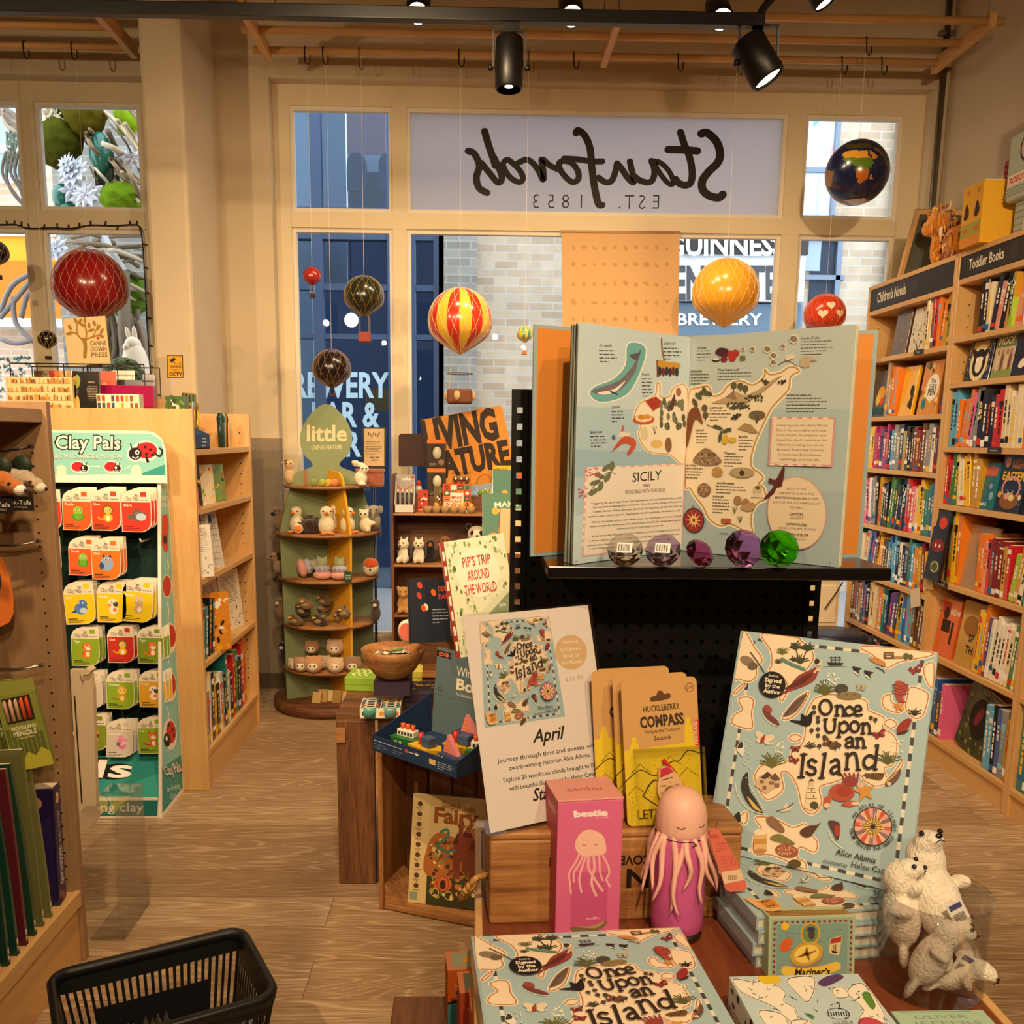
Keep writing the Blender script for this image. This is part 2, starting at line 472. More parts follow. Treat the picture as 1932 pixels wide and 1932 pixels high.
class P:
 """print area: 2d coordinates -> points just above a surface"""
 def __init__(s,mb,fn,n,eps=.00012):
  s.mb=mb;s.fn=fn;s.n=V(n);s.o=eps;s.eps=.000004 if eps<.0009 else eps*.25
 @staticmethod
 def rect(mb,TL,U,D,W,H,eps=.00012):
  TL,U,D=V(TL),V(U),V(D)
  return P(mb,lambda x,y:TL+U*(x/W)+D*(y/H),-(U.cross(D)).normalized(),eps)
 @staticmethod
 def px(mb,src,TL,U,D,eps=.00012):
  TL,U,D=V(TL),V(U),V(D);h=homog(src,[(0,0),(1,0),(1,1),(0,1)])
  def fn(x,y):
   w_=h[2,0]*x+h[2,1]*y+h[2,2]
   u=(h[0,0]*x+h[0,1]*y+h[0,2])/w_;v_=(h[1,0]*x+h[1,1]*y+h[1,2])/w_
   return TL+U*min(max(u,0),1)+D*min(max(v_,0),1)
  return P(mb,fn,-(U.cross(D)).normalized(),eps)
 def _p(s,pts):
  s.o+=s.eps;off=s.n*s.o
  return[s.fn(x,y)+off for x,y in pts]
 def poly(s,pts,col):
  s.mb.add(s._p(pts),[list(range(len(pts)))],col=col);return s
 def box(s,x,y,w_,h,col):return s.poly([(x,y),(x+w_,y),(x+w_,y+h),(x,y+h)],col)
 def boxes(s,L,col):
  for x,y,w_,h in L:s.mb.add(s._p([(x,y),(x+w_,y),(x+w_,y+h),(x,y+h)]),[(0,1,2,3)],col=col)
 def ell(s,x,y,rx,ry,col,rot=0,n=20):
  cr,sr=cos(rad_(rot)),sin(rad_(rot))
  return s.poly([(x+rx*cos(a)*cr-ry*sin(a)*sr,y+rx*cos(a)*sr+ry*sin(a)*cr)for a in(2*pi*i/n for i in range(n))],col)
 def ring(s,x,y,rx,ry,w_,col,n=28):
  s.line([(x+rx*cos(2*pi*i/n),y+ry*sin(2*pi*i/n))for i in range(n)],w_,col,True)
 def line(s,pts,w_,col,closed=False,taper=None):
  m=len(pts);L=[];Rr=[]
  for i in range(m):
   a=pts[(i+1)%m]if closed or i<m-1 else pts[i]
   b=pts[i-1]if closed or i>0 else pts[i]
   dx,dy=a[0]-b[0],a[1]-b[1];l=hypot(dx,dy)or 1
   ww=w_ if taper is None else w_*(1-(1-taper)*i/max(1,m-1))
   nx,ny=-dy/l*ww/2,dx/l*ww/2
   L.append((pts[i][0]+nx,pts[i][1]+ny));Rr.append((pts[i][0]-nx,pts[i][1]-ny))
  vs=s._p(L+Rr);fs=[(i,(i+1)%m,m+(i+1)%m,m+i)for i in range(m if closed else m-1)]
  s.mb.add(vs,fs,col=col);return s
 def sk(s,pts,w_,col,n=6):
  q=smooth(pts,n,False)if len(pts)>2 else pts
  s.line(q,w_,col)
  for e in(q[0],q[-1]):s.ell(e[0],e[1],w_/2,w_/2,col,n=12)
 def blob(s,pts,col,edge=None,ew=0,rim=None,rw=0,n=4):
  q=smooth(pts,n)
  if rim:s.line(q,rw,rim,True)
  s.poly(q,col)
  if edge:s.line(q,ew,edge,True)
 def text(s,t,x,y,h,col,al='l',rot=0,bold=0,sx=1,shear=0,sp=1,width=None):
  vs,fs=text_mesh(t,bold,shear,sp)
  if not vs:return
  k=h/.7;x0=min(a for a,b in vs);x1=max(a for a,b in vs)
  if width:sx=width/((x1-x0)*k)
  dx={'l':-x0,'c':-(x0+x1)/2,'r':-x1}[al]
  cr,sr=cos(rad_(rot)),sin(rad_(rot));pts=[]
  for a,b in vs:
   a=(a+dx)*k*sx;b=-b*k
   pts.append((x+a*cr-b*sr,y+a*sr+b*cr))
  s.mb.add(s._p(pts),fs,col=col);return s
 def lines(s,x,y,w_,n,dy,h,col,al='l',seed=0):
  r=Rd(seed);L=[]
  for i in range(n):
   tot=w_*(r.u(.78,1)if i<n-1 else r.u(.35,.7));q=x if al=='l' else x+(w_-tot)/2
   e=q+tot
   while q<e:
    l=min(r.u(h*1.5,h*5),e-q);L.append((q,y+i*dy,l,h));q+=l+h*.9
  s.boxes(L,col)
def disc(mb,o,ax,r,n=20,col=None):
 Q=V(ax).to_track_quat('Z','Y').to_matrix()
 mb.add([V(o)+Q@V((r*cos(2*pi*i/n),r*sin(2*pi*i/n),0))for i in range(n)],[list(range(n))],col=col)
def body_obj(name,ells,col,parent,vox=.006,mat='plush',smooth_it=4):
 """one continuous soft body grown from overlapping ellipsoids"""
 mb=MB(mat,col)
 for e in ells:
  R_=None
  if len(e)>2:R_=V(e[2]).to_track_quat('Z','Y').to_matrix()
  mb.ell(e[0],e[1],14,9,R=R_)
 o=mb.obj(name,parent,world=False)
 o.data.color_attributes.remove(o.data.color_attributes[0])
 key='plush_'+str(col)
 if key not in MATS:
  m=MATS['plush'].copy();MATS[key]=m;m.name=key
  nt=m.node_tree
  a=[q for q in nt.nodes if q.type=='ATTRIBUTE'][0]
  rgb=nt.nodes.new('ShaderNodeRGB');rgb.outputs[0].default_value=(*c(col),1)
  for l in list(a.outputs['Color'].links):LK(nt,rgb.outputs[0],l.to_socket)
  nt.nodes.remove(a)
 o.data.materials.clear();o.data.materials.append(MATS[key])
 md=o.modifiers.new('grow','REMESH');md.mode='VOXEL';md.voxel_size=vox;md.use_smooth_shade=True
 ms=o.modifiers.new('soft','SMOOTH');ms.iterations=smooth_it;ms.factor=.5
 return o
RX=lambda a:Matrix.Rotation(rad_(a),4,'X')
RY=lambda a:Matrix.Rotation(rad_(a),4,'Y')
RZ=lambda a:Matrix.Rotation(rad_(a),4,'Z')
# ========================== ROOM SHELL
YW=5.4;XR=2.55;XL=-4.2;YB=-3.0;ZC=4.15
m=MB('floor_oak');m.box((XL,YB,-.06),(XR,YW+.25,0));structure(m.obj('floor',M=Matrix()),'oak plank floor with limed grain')
m=MB('ceiling');m.box((XL-.1,YB-.1,ZC),(XR+.1,YW+.3,ZC+.1));structure(m.obj('ceiling',M=Matrix()),'warm cream ceiling above the hanging racks')
# main opening and left opening in the window wall
ox0=aY(506,148,YW).x;ox1=aY(1763,166,YW).x;oz1=aY(1000,155,YW).z
lx0,lx1=-3.6,aY(300,600,YW).x;lz1=aY(120,142,YW).z;lz0=.55
WT=.22
m=MB('wall')
def wallbox(x0,x1,z0,z1):m.box((x0,YW,z0),(x1,YW+WT,z1))
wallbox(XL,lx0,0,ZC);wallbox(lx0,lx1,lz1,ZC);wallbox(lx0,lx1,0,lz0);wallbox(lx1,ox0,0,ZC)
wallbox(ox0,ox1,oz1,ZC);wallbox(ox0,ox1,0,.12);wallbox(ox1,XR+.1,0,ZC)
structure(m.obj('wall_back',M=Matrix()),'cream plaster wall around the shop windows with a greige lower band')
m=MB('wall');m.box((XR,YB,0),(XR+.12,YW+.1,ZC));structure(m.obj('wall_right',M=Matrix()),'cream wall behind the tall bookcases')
m=MB('wall');m.box((XL-.12,YB,0),(XL,YW+.1,ZC));structure(m.obj('wall_left',M=Matrix()),'cream wall on the far left side')
m=MB('wall');m.box((XL-.1,YB-.12,0),(XR+.1,YB,ZC));structure(m.obj('wall_front',M=Matrix()),'cream wall behind the viewer')
# square pillar beside the left window
px0=aY(259,60,4.8).x;px1=aY(341,60,4.8).x
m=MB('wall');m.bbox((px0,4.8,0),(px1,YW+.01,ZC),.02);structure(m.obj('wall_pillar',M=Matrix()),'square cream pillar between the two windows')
m=MB('paint','#5d4a38');m.box((lx1,YW-.014,0),(ox0-.01,YW,.09));structure(m.obj('baseboard_back',M=Matrix()),'dark skirting board under the window wall')
# -------------------------- windows
YF=YW+.09
WOODW='#d9c8a6'
def window(name,label,xs,zs,x0,x1,z0,z1,film=None):
 """xs: list of (xa,xb) panes, zs: list of (za,zb) panes"""
 e=bpy.data.objects.new(name,None);COL.objects.link(e);e.location=((x0+x1)/2,YF,z0);WM[e.name]=TRm(e.location)
 structure(e,label)
 fm_=MB('paint',WOODW)
 xs=sorted(xs);zs=sorted(zs)
 fm_.box((x0,YF,z0),(xs[0][0],YF+.07,z1));fm_.box((xs[-1][1],YF,z0),(x1,YF+.07,z1))
 fm_.box((xs[0][0],YF,z0),(xs[-1][1],YF+.07,zs[0][0]));fm_.box((xs[0][0],YF,zs[-1][1]),(xs[-1][1],YF+.07,z1))
 fm_.obj('frame',e)
 for a,b in zip(xs[:-1],xs[1:]):
  q=MB('paint',WOODW);q.box((a[1],YF-.004,zs[0][0]),(b[0],YF+.07,zs[-1][1]));q.obj('mullion',e)
 for a,b in zip(zs[:-1],zs[1:]):
  q=MB('paint',WOODW)
  q.box((xs[0][0],YF-.006,a[1]),(xs[-1][1],YF+.07,b[0]));q.obj('transom',e)
 bead=MB('paint','#e0d6c4')
 for xa,xb in xs:
  for za,zb in zs:
   t=.022;y0,y1=YF+.012,YF+.05
   bead.box((xa,y0,za),(xa+t,y1,zb));bead.box((xb-t,y0,za),(xb,y1,zb));bead.box((xa+t,y0,zb-t),(xb-t,y1,zb));bead.box((xa+t,y0,za),(xb-t,y1,za+t))
 bead.obj('glazing_bead',e)
 for i,(xa,xb)in en(xs):
  for j,(za,zb)in en(zs):
   q=MB('window_glass');q.box((xa,YF+.033,za),(xb,YF+.039,zb));q.obj('pane',e)
 return e
def X5(px,py):return aY(px,py,YF).x
zt1=aY(1100,208,YF).z;zt0=aY(1100,407,YF).z;zl1=aY(1100,437,YF).z
XS=[(X5(546,250),X5(740,250)),(X5(766,250),X5(1486,250)),(X5(1519,250),X5(1703,250))]
win=window('window_1','wide cream shop window with nine light panes and a frosted name panel',XS,[(.3,zl1),(zt0,zt1)],ox0,ox1,.12,oz1)
LXS=[(-3.5,X5(-330,300)),(X5(-290,300),X5(-165,300)),(X5(-130,300),X5(42,300)),(X5(70,300),X5(268,300))]
LXS=LXS[1:]
window('window_2','cream shop window on the left wound with a string of lights',LXS,[(lz0+.12,aY(150,432,YF).z),(aY(150,397,YF).z,aY(150,192,YF).z)],lx0,lx1,lz0,lz1)
# frosted film with the shop name, seen from behind (mirrored)
fx0,fx1=XS[1][0]+.015,XS[1][1]-.015;fz0,fz1=zt0+.015,zt1-.015
film=thing('window_film','frosted window film with mirrored black script lettering and year','sign',(fx0,YF+.03,fz0))
q=MB('frosted_film');q.box((fx0,YF+.0300,fz0),(fx1,YF+.0318,fz1));q.obj('film_sheet',film)
q=MB('print','#1d130c')
Pm=P.px(q,[(766,206),(1485,215),(1481,411),(770,402)],(fx0,YF+.0296,fz1),(fx1-fx0,0,0),(0,0,fz0-fz1),.0002)
K='#1d130c'
def st(pts,w_,sc=500/1932,ox=960,oy=0):Pm.sk([(ox+x*sc,oy+y*sc)for x,y in pts],w_*sc,K)
st([(1415,950),(1460,945),(1530,1010),(1560,1100),(1545,1170),(1480,1240),(1435,1310),(1440,1380),(1490,1425),(1560,1440),(1590,1415)],62)
st([(1260,940),(1290,1030),(1330,1120),(1355,1230),(1350,1320),(1310,1345),(1260,1330),(1235,1300)],54)
st([(1172,1073),(1290,1075),(1390,1082)],58)
st([(1060,1160),(1110,1170),(1170,1220),(1210,1290),(1215,1335),(1180,1330),(1120,1260),(1085,1200),(1070,1160)],40)
st([(1050,1160),(1075,1230),(1065,1300),(1030,1325),(970,1310),(930,1280)],48)
st([(890,1165),(905,1230),(925,1300),(915,1325),(870,1280),(830,1220),(795,1180)],48)
st([(795,1180),(785,1240),(760,1310),(715,1325),(660,1290)],48)
st([(485,950),(500,930),(550,970),(590,1060),(605,1180),(620,1290),(640,1400),(665,1490),(690,1500)],54)
st([(400,1145),(500,1150),(600,1165),(685,1165)],46)
st([(400,1160),(460,1180),(505,1240),(510,1300),(470,1325),(420,1290),(375,1230),(365,1180),(400,1160)],46)
st([(365,1230),(300,1200),(235,1150),(250,1240),(250,1310),(215,1240),(170,1180),(120,1155),(60,1180)],46)
st([(20,1180),(70,1230),(100,1290),(80,1325),(30,1310),(-20,1260),(-50,1190),(-20,1155),(20,1180)],44)
st([(-75,940),(-45,1040),(-10,1140),(10,1200)],54,ox=960-30)
st([(0,1140),(40,1230),(60,1300),(30,1330),(-30,1260),(-95,1180)],48,ox=930)
st([(1545,1090),(1590,1110),(1630,1200),(1610,1290),(1630,1370),(1690,1408)],52,ox=480)
for t,x,y in(('E',1092,1528),('S',988,1530),('T',895,1530),('.',822,1527),('1',537,1527),('8',420,1527),('5',312,1527),('3',200,1527)):
 wd={'E':50,'S':62,'T':68,'.':9,'1':20,'8':62,'5':62,'3':62}[t]
 Pm.text(t,960+x*.2588,y*.2588,112*.2588,K,'c',bold=-.012,sx=-.8)
q.obj('lettering',film)
# ========================== OUTSIDE
m=MB('paint','#8f8d8a');m.box((-14,YW+.26,-.2),(14,16,-.02));structure(m.obj('street',M=Matrix()),'grey paved lane outside')
YO=9.2
def Xo(px,py=500,y=YO):return aY(px,py,y).x
def Zo(py,px=900,y=YO):return aY(px,py,y).z
pub=thing('building','pale brick pub building across the lane behind the wide window','building',(1.5,YO,-.02))
q=MB('brick_pale');q.box((Xo(885),YO,-.02),(Xo(1800),YO+.3,9));q.obj('brick_wall',pub)
q=MB('brick_grey');q.box((Xo(838),YO-.12,-.02),(Xo(900),YO+.2,9));q.obj('brick_pier',pub)
# glazed front on the left
gx0,gx1=Xo(330),Xo(838)
q=MB('paint','#41506a');zz=[Zo(440),Zo(395),Zo(540),Zo(632),-.02]
q.box((gx0,YO-.02,Zo(452,640)),(gx1,YO+.1,Zo(392,640)))
for x in(600,741,838):q.box((Xo(x)-.05,YO-.03,-.02),(Xo(x)+.05,YO+.08,9))
q.box((Xo(770),YO-.03,-.02),(Xo(784),YO+.08,5.2));q.box((Xo(818),YO-.03,-.02),(Xo(838),YO+.1,5.2))
q.box((gx0,YO-.02,Zo(548,640)),(gx1,YO+.06,Zo(536,640)));q.box((gx0,YO-.02,Zo(640,640)),(gx1,YO+.06,Zo(630,640)))
q.obj('window_frame',pub)
q=MB('shop_glass');q.box((gx0,YO+.02,-.02),(gx1,YO+.03,9));q.obj('shop_window',pub)
q=MB('paint','#46597a')
q.box((gx0,YO+1.5,-.02),(gx1,YO+1.6,Zo(452,640,YO+1.5)))
q.use(col='#c9cdd2');q.box((gx0,YO+.7,Zo(540,640,YO+.7)),(Xo(655,500,YO+.7),YO+.75,9))
q.use(col='#8a8f99');q.box((Xo(655,300,YO+.7),YO+.7,Zo(395)),(Xo(668,300,YO+.7),YO+.74,9))
q.use(col='#e6e9e8');q.box((Xo(550,300,YO+.6),YO+.6,0),(Xo(583,300,YO+.6),YO+.65,9))
q.use(col='#e0a8a4');q.box((Xo(655,300,YO+.68),YO+.68,Zo(292,690,YO+.68)),(Xo(728,300,YO+.68),YO+.72,9))
q.use(col='#eef0ee');q.box((Xo(655,300,YO+.68),YO+.68,Zo(335,690,YO+.68)),(Xo(735,300,YO+.68),YO+.71,Zo(292,690,YO+.68)))
q.use(col='#3c4f68');q.box((Xo(655,300,YO+.66),YO+.66,Zo(420,690,YO+.66)),(Xo(770,300,YO+.66),YO+.7,Zo(325,690,YO+.66)))
q.obj('interior',pub)
# rounded window heads seen through the upper glass
q=MB('paint','#4a6178')
for x0_,x1_ in((655,692),(716,760)):
 a=[aY(x,y,YO+.64)for x,y in smooth([(x0_,360),(x0_,300),((x0_+x1_)/2,288),(x1_-2,305),(x1_,360)],4,False)]
 q.pm(a,(0,.03,0))
q.obj('arched_panel',pub)
# awning and letters on the glass
q=MB('paint','#e2a632')
for i in range(9):
 x=690+i*5.6;q.box((Xo(x,750,YO+.5),YO+.5,Zo(775,x,YO+.5)),(Xo(x+3.6,750,YO+.5),YO+.54,Zo(733,x,YO+.5)))
q.obj('awning',pub)
q=MB('print','#b9d4de')
Pg=P(q,lambda x,y:aY(x,y,YO-.005),(0,-1,0),.001)
Pg.text('BREWERY',735,749,46,'#b9d4de','r',bold=.03,sx=.72)
Pg.text('BAR &',716,804,45,'#b9d4de','r',bold=.03,sx=.72)
Pg.text('BAR',682,860,46,'#b9d4de','r',bold=.03,sx=.72)
q.obj('window_lettering',pub)
# fascia signs
q=MB('paint','#3b3634');q.box((Xo(1270),YO-.35,Zo(492,1380)),(Xo(1500),YO,Zo(432,1380)));q.obj('fascia',pub)
q=MB('print','#f2f2f0');Pg=P(q,lambda x,y:aY(x,y,YO-.36),(0,-1,0),.002);Pg.text('GUINNESS',1480,481,36,'#f4f4f2','r',bold=.03,width=222)
q.obj('sign_lettering',pub)
q=MB('paint','#eef1f2');q.box((Xo(1270),YO-.3,Zo(576,1380)),(Xo(1500),YO,Zo(492,1380)));q.obj('sign_board',pub)
q=MB('print','#4a4a4c');Pg=P(q,lambda x,y:aY(x,y,YO-.305),(0,-1,0),.002);Pg.text('OPEN GATE',1467,564,62,'#4a4a4c','r',bold=.03,width=262)
q.obj('sign_lettering',pub)
q=MB('paint','#5d7080');q.box((Xo(1270),YO-.25,Zo(655,1380)),(Xo(1500),YO,Zo(580,1380)));q.obj('sign_board',pub)
q=MB('print','#f4f4f2');Pg=P(q,lambda x,y:aY(x,y,YO-.255),(0,-1,0),.002);Pg.text('BREWERY',1438,613,22,'#f4f4f2','r',bold=.02,width=160)
q.obj('sign_lettering',pub)
# slate framed windows on the right
for(xa,xb,ya,yb,mid,colr)in((1512,1598,60,416,318,'#dfe6ea'),(1503,1590,445,900,520,'#2c3646')):
 f=MB('paint','#7a8798')
 for x in(xa,xa+8,xb-12):f.box((Xo(x,ya),YO-.06,Zo(yb,x)),(Xo(x+9,ya),YO+.02,Zo(ya,x)))
 for y in(ya,mid,yb-8):f.box((Xo(xa,y),YO-.06,Zo(y+9,xa)),(Xo(xb,y),YO+.02,Zo(y,xa)))
 fo=f.obj('window',pub)
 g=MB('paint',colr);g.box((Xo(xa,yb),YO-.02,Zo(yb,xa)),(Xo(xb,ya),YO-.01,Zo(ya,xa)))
 if colr[1]=='d':  # upper pane: reflected pale building and sky painted onto it
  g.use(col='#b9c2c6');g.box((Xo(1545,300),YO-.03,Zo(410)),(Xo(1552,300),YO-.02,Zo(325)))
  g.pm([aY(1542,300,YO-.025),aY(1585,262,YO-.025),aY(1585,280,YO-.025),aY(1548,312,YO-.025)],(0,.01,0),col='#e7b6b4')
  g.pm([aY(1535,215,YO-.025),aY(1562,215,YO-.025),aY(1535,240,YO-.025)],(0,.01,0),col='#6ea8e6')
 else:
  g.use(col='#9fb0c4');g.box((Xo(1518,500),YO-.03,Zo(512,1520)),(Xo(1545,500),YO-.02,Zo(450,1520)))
 go=g.obj('pane',fo)
q=MB('paint','#cfe0ee');q.tube([(Xo(1688,300),YO-.08,-.02),(Xo(1698,300),YO-.08,9)],.06,10);q.obj('drainpipe',pub)
q=MB('brick_pink');q.box((Xo(1700,400),YO-.05,-.02),(Xo(2100),YO+.3,9));q.obj('brick_wing',pub)
# glowing globe and cord standing in for a lamp reflection in the glass
pl=thing('lamp_reflection','round glowing globe standing in for a lamp reflection in the window glass','lamp',aY(663,604,YO+1.0))
q=MB('reflection_glow');q.ell(aY(663,604,YO+1.0),.075,14,10);q.obj('reflection_globe',pl)
q=MB('blackmetal','#333');p_=aY(663,604,YO+1.0);q.tube([p_+V((0,0,.07)),p_+V((0,0,3))],.006,5);q.obj('cord',pl)
# left: pink brick house with an orange shopfront
YL=11.5
hs=thing('building','pink brick house with an orange shopfront seen through the left window','building',(-5,YL,-.02))
q=MB('brick_pink');q.box((-13,YL,-.02),(aY(330,300,YL).x,YL+.3,11));q.obj('brick_wall',hs)
q=MB('paint','#a9bcc9');q.box((aY(-150,200,YL).x,YL-.03,aY(0,340,YL).z),(aY(37,200,YL).x,YL+.02,aY(0,120,YL).z));fo=q.obj('window',hs)
q=MB('paint','#eef0f0');q.box((aY(-150,200,YL).x,YL-.06,aY(0,290,YL).z),(aY(37,200,YL).x,YL-.02,aY(0,276,YL).z));q.box((aY(-150,200,YL).x,YL-.08,aY(0,346,YL).z),(aY(45,200,YL).x,YL,aY(0,336,YL).z));q.obj('pane',fo)
q=MB('paint','#f3a81e');q.box((-13,YL-.25,aY(30,606,YL).z),(aY(230,500,YL).x,YL,aY(30,452,YL).z));q.obj('shopfront',hs)
q=MB('paint','#f07d12');q.box((-13,YL-.28,aY(30,606,YL).z),(aY(230,500,YL).x,YL-.24,aY(30,500,YL).z));q.obj('shop_panel',hs)
q=MB('paint','#f2e9dd');q.box((-13,YL-.32,aY(30,622,YL).z),(aY(230,600,YL).x,YL,aY(30,606,YL).z));q.box((-13,YL-.3,aY(30,455,YL).z),(aY(230,600,YL).x,YL,aY(30,436,YL).z));q.obj('cornice',hs)
# pier behind the garland
pr=MB('brick_grey');pr.box((aY(96,300,8.2).x,8.2,-.02),(aY(330,300,8.2).x,8.5,8));tag(pr.obj('brick_pier'),'grey brick pier behind the mossy garland outside the left window','pier')
# festive garland of twisted willow, moss balls and silver flowers
YG=7.4
def G(x,y,d=0):return aY(x,y,YG+d)
gar=thing('garland','big outdoor garland of twisted branches with moss balls and silver flowers','garland',G(170,700))
q=MB('paint','#b59a76');rg=Rd(5)
def branch(pts,r,col):
 q.tube([G(x,y,d)for x,y,d in smooth([(a[0],a[1],(a[2]if len(a)>2 else 0))for a in pts],4,False)],r,6,col=col)
for k in range(26):
 x0_,y0_=rg.u(150,270),rg.u(190,330);L=rg.u(60,150);a=rg.u(.5,1.2)
 branch([(x0_,y0_,rg.u(-.3,.2)),(x0_+L*.4*cos(a)+rg.u(-8,8),y0_+L*.4*sin(a),rg.u(-.3,.2)),(x0_+L*cos(a),y0_+L*sin(a)+rg.u(-10,10),rg.u(-.2,.3))],rg.u(.008,.022),rg.choice(['#b59a76','#8f7658','#cbb491','#6f5a42']))
for k in range(20):
 x0_,y0_=rg.u(74,112),rg.u(198,262)
 branch([(x0_,y0_),(x0_+rg.u(5,22),y0_+rg.u(-12,22)),(x0_+rg.u(8,34),y0_+rg.u(-10,26))],rg.u(.008,.016),rg.choice(['#c9b08c','#a88f6c','#decaa8']))
for k in range(26):
 x0_,y0_=rg.u(92,200),rg.u(440,560);L=rg.u(60,140);a=rg.u(-.2,.7)
 branch([(x0_,y0_,rg.u(-.2,.3)),(x0_+L*.5,y0_+L*.5*sin(a)+rg.u(-14,14),rg.u(-.2,.3)),(x0_+L,y0_+L*sin(a),.1)],rg.u(.007,.02),rg.choice(['#b7a083','#8d7960','#cdbb9e','#75644e']))
for k in range(16):
 x0_=rg.u(195,262);branch([(x0_,rg.u(540,620)),(x0_+rg.u(-15,15),660),(x0_+rg.u(-20,20),740)],rg.u(.01,.03),rg.choice(['#75644e','#5d4f3e','#8d7960']))
q.obj('branches',gar)
q=MB('paint','#d8d8d6');q.tube([(G(240,512).x,YG,-.02),G(236,640,-.1),G(232,512,-.1)],.05,8,col='#75644e');q.tube([G(190,428,-.1),G(205,470,-.1),G(232,512,-.1)],.035,8);q.obj('trunk',gar,label='silvery birch trunk')
def moss(name,x,y,rx,col,sq=1,d=0,seed=0):
 r_=rx*YG/F;o_=MB('moss',col);o_.ell(G(x,y,d),(r_,r_*.9,r_*sq),28,20)
 ob=o_.obj(name,gar);t=bpy.data.textures.get('mossy')or bpy.data.textures.new('mossy','CLOUDS');t.noise_scale=.04
 md=ob.modifiers.new('rough','DISPLACE');md.texture=t;md.strength=.06;md.texture_coords='LOCAL'
for i,a in en(((115,262,38,'#4c4d16',.9,.05),(158,212,36,'#5a4f14',1.1,0),(138,225,26,'#24401c',1.2,.1),(228,376,34,'#6d8a1c',.8,-.1),(238,220,22,'#86a31e',1.5,.3),(240,555,40,'#5d7a22',1.05,.2),(110,292,30,'#4f4717',.7,.1))):moss('moss_ball',*a)
q=MB('gloss','#1c6650')
for x,y,r_,sq in((118,372,.075,1.25),(130,396,.07,.8),(190,290,.08,1.9)):q.ell(G(x,y,-.05),(r_,r_,r_*sq),18,12)
q.obj('bauble',gar,label='teal glass bauble')
q=MB('plush','#26331e')
for k in range(40):
 x0_,y0_=rg.u(180,225),rg.u(285,330);q.tube([G(x0_,y0_,-.05),G(x0_+rg.u(-4,4),y0_+rg.u(20,60),-.06)],[.012,.003],5,col=rg.choice(['#22331f','#2f4a2c','#1b2a1a','#3d4a2b']))
q.obj('fir_spray',gar)
def flower(x,y,r,n,col,tilt):
 ce=G(x,y,-.12);q=MB('gloss',col);R_=r*YG/F
 ax=V(tilt).normalized();Q=ax.to_track_quat('Z','Y').to_matrix()
 for lay,(k,s_)in en(((n,1),(n-2,.7),(5,.4))):
  for i in range(k):
   a=2*pi*(i+lay*.5)/k;dirv=Q@V((cos(a),sin(a),0));sd=Q@V((-sin(a),cos(a),0));up=ax*(.12*lay+.04)*R_
   A=ce+up;B=ce+dirv*R_*s_+up*1.8
   mpt=ce+dirv*R_*s_*.55+up*1.4
   w_=R_*s_*.22
   q.add([A,mpt+sd*w_,B,mpt-sd*w_,mpt+ax*R_*.07],[(0,1,4),(1,2,4),(2,3,4),(3,0,4)],col=col if lay else '#c9cbd0')
 q.ell(ce+ax*R_*.2,R_*.1,8,6,col='#8a6a50')
 q.obj('silver_flower',gar)
flower(165,370,34,11,'#d9dade',(.05,-1,.1));flower(140,325,32,10,'#b9bbc2',(-.4,-1,.5));flower(125,312,24,9,'#c9ccd4',(-.6,-.8,.3));flower(136,360,24,6,'#dfe2f2',(.3,-1,-.2));flower(108,470,26,9,'#bfc3ca',(-.3,-1,.2));flower(248,300,22,8,'#b5a99c',(.3,-1,0))
# trailing willow on the outer pane
tr=MB('paint','#8a7763');rg=Rd(9)
def T(x,y,d=0):return aY(x,y,7.6+d)
for k in range(9):
 tr.tube([T(*p)for p in smooth([(rg.u(-5,15),rg.u(190,210)),(rg.u(8,30),rg.u(215,235)),(rg.u(35,60),rg.u(240,262))],4,False)],rg.u(.012,.022),6,col=rg.choice(['#b7a083','#8a7763','#6d5f50']))
for k in range(5):
 x=8+k*8;tr.tube([T(*p)for p in smooth([(x+4,285),(x-4,325),(x+rg.u(4,16),360),(45+rg.u(0,8),395)],4,False)],.012,6,col='#6d5f50')
for k in range(60):
 x=rg.u(12,40);y=rg.u(235,310);tr.tube([T(x,y),T(x+rg.u(-2,2),y+rg.u(8,22))],[.012,.004],4,col=rg.choice(['#5d6b50','#7a866c','#8f9484']))
for p in(((0,590),(22,540),(60,515)),((0,600),(25,570),(62,525)),((2,640),(30,648),(66,640)),((25,560),(30,610),(64,645)),((40,600),(50,560),(64,545))):
 tr.tube([T(*v_)for v_ in smooth(p,4,False)],.02,6,col='#8a8078')
for k in range(90):
 x,y=rg.u(-10,70),rg.u(672,760);a=rg.u(0,3.1);tr.tube([T(x,y),T(x+7*cos(a),y+7*sin(a))],[.014,.004],4,col=rg.choice(['#7d8a7c','#5b6a60','#a8afa8','#4a5348']))
tag(tr.obj('willow_tree'),'bare weeping willow tree with grey green sprays outside the outer pane','tree')
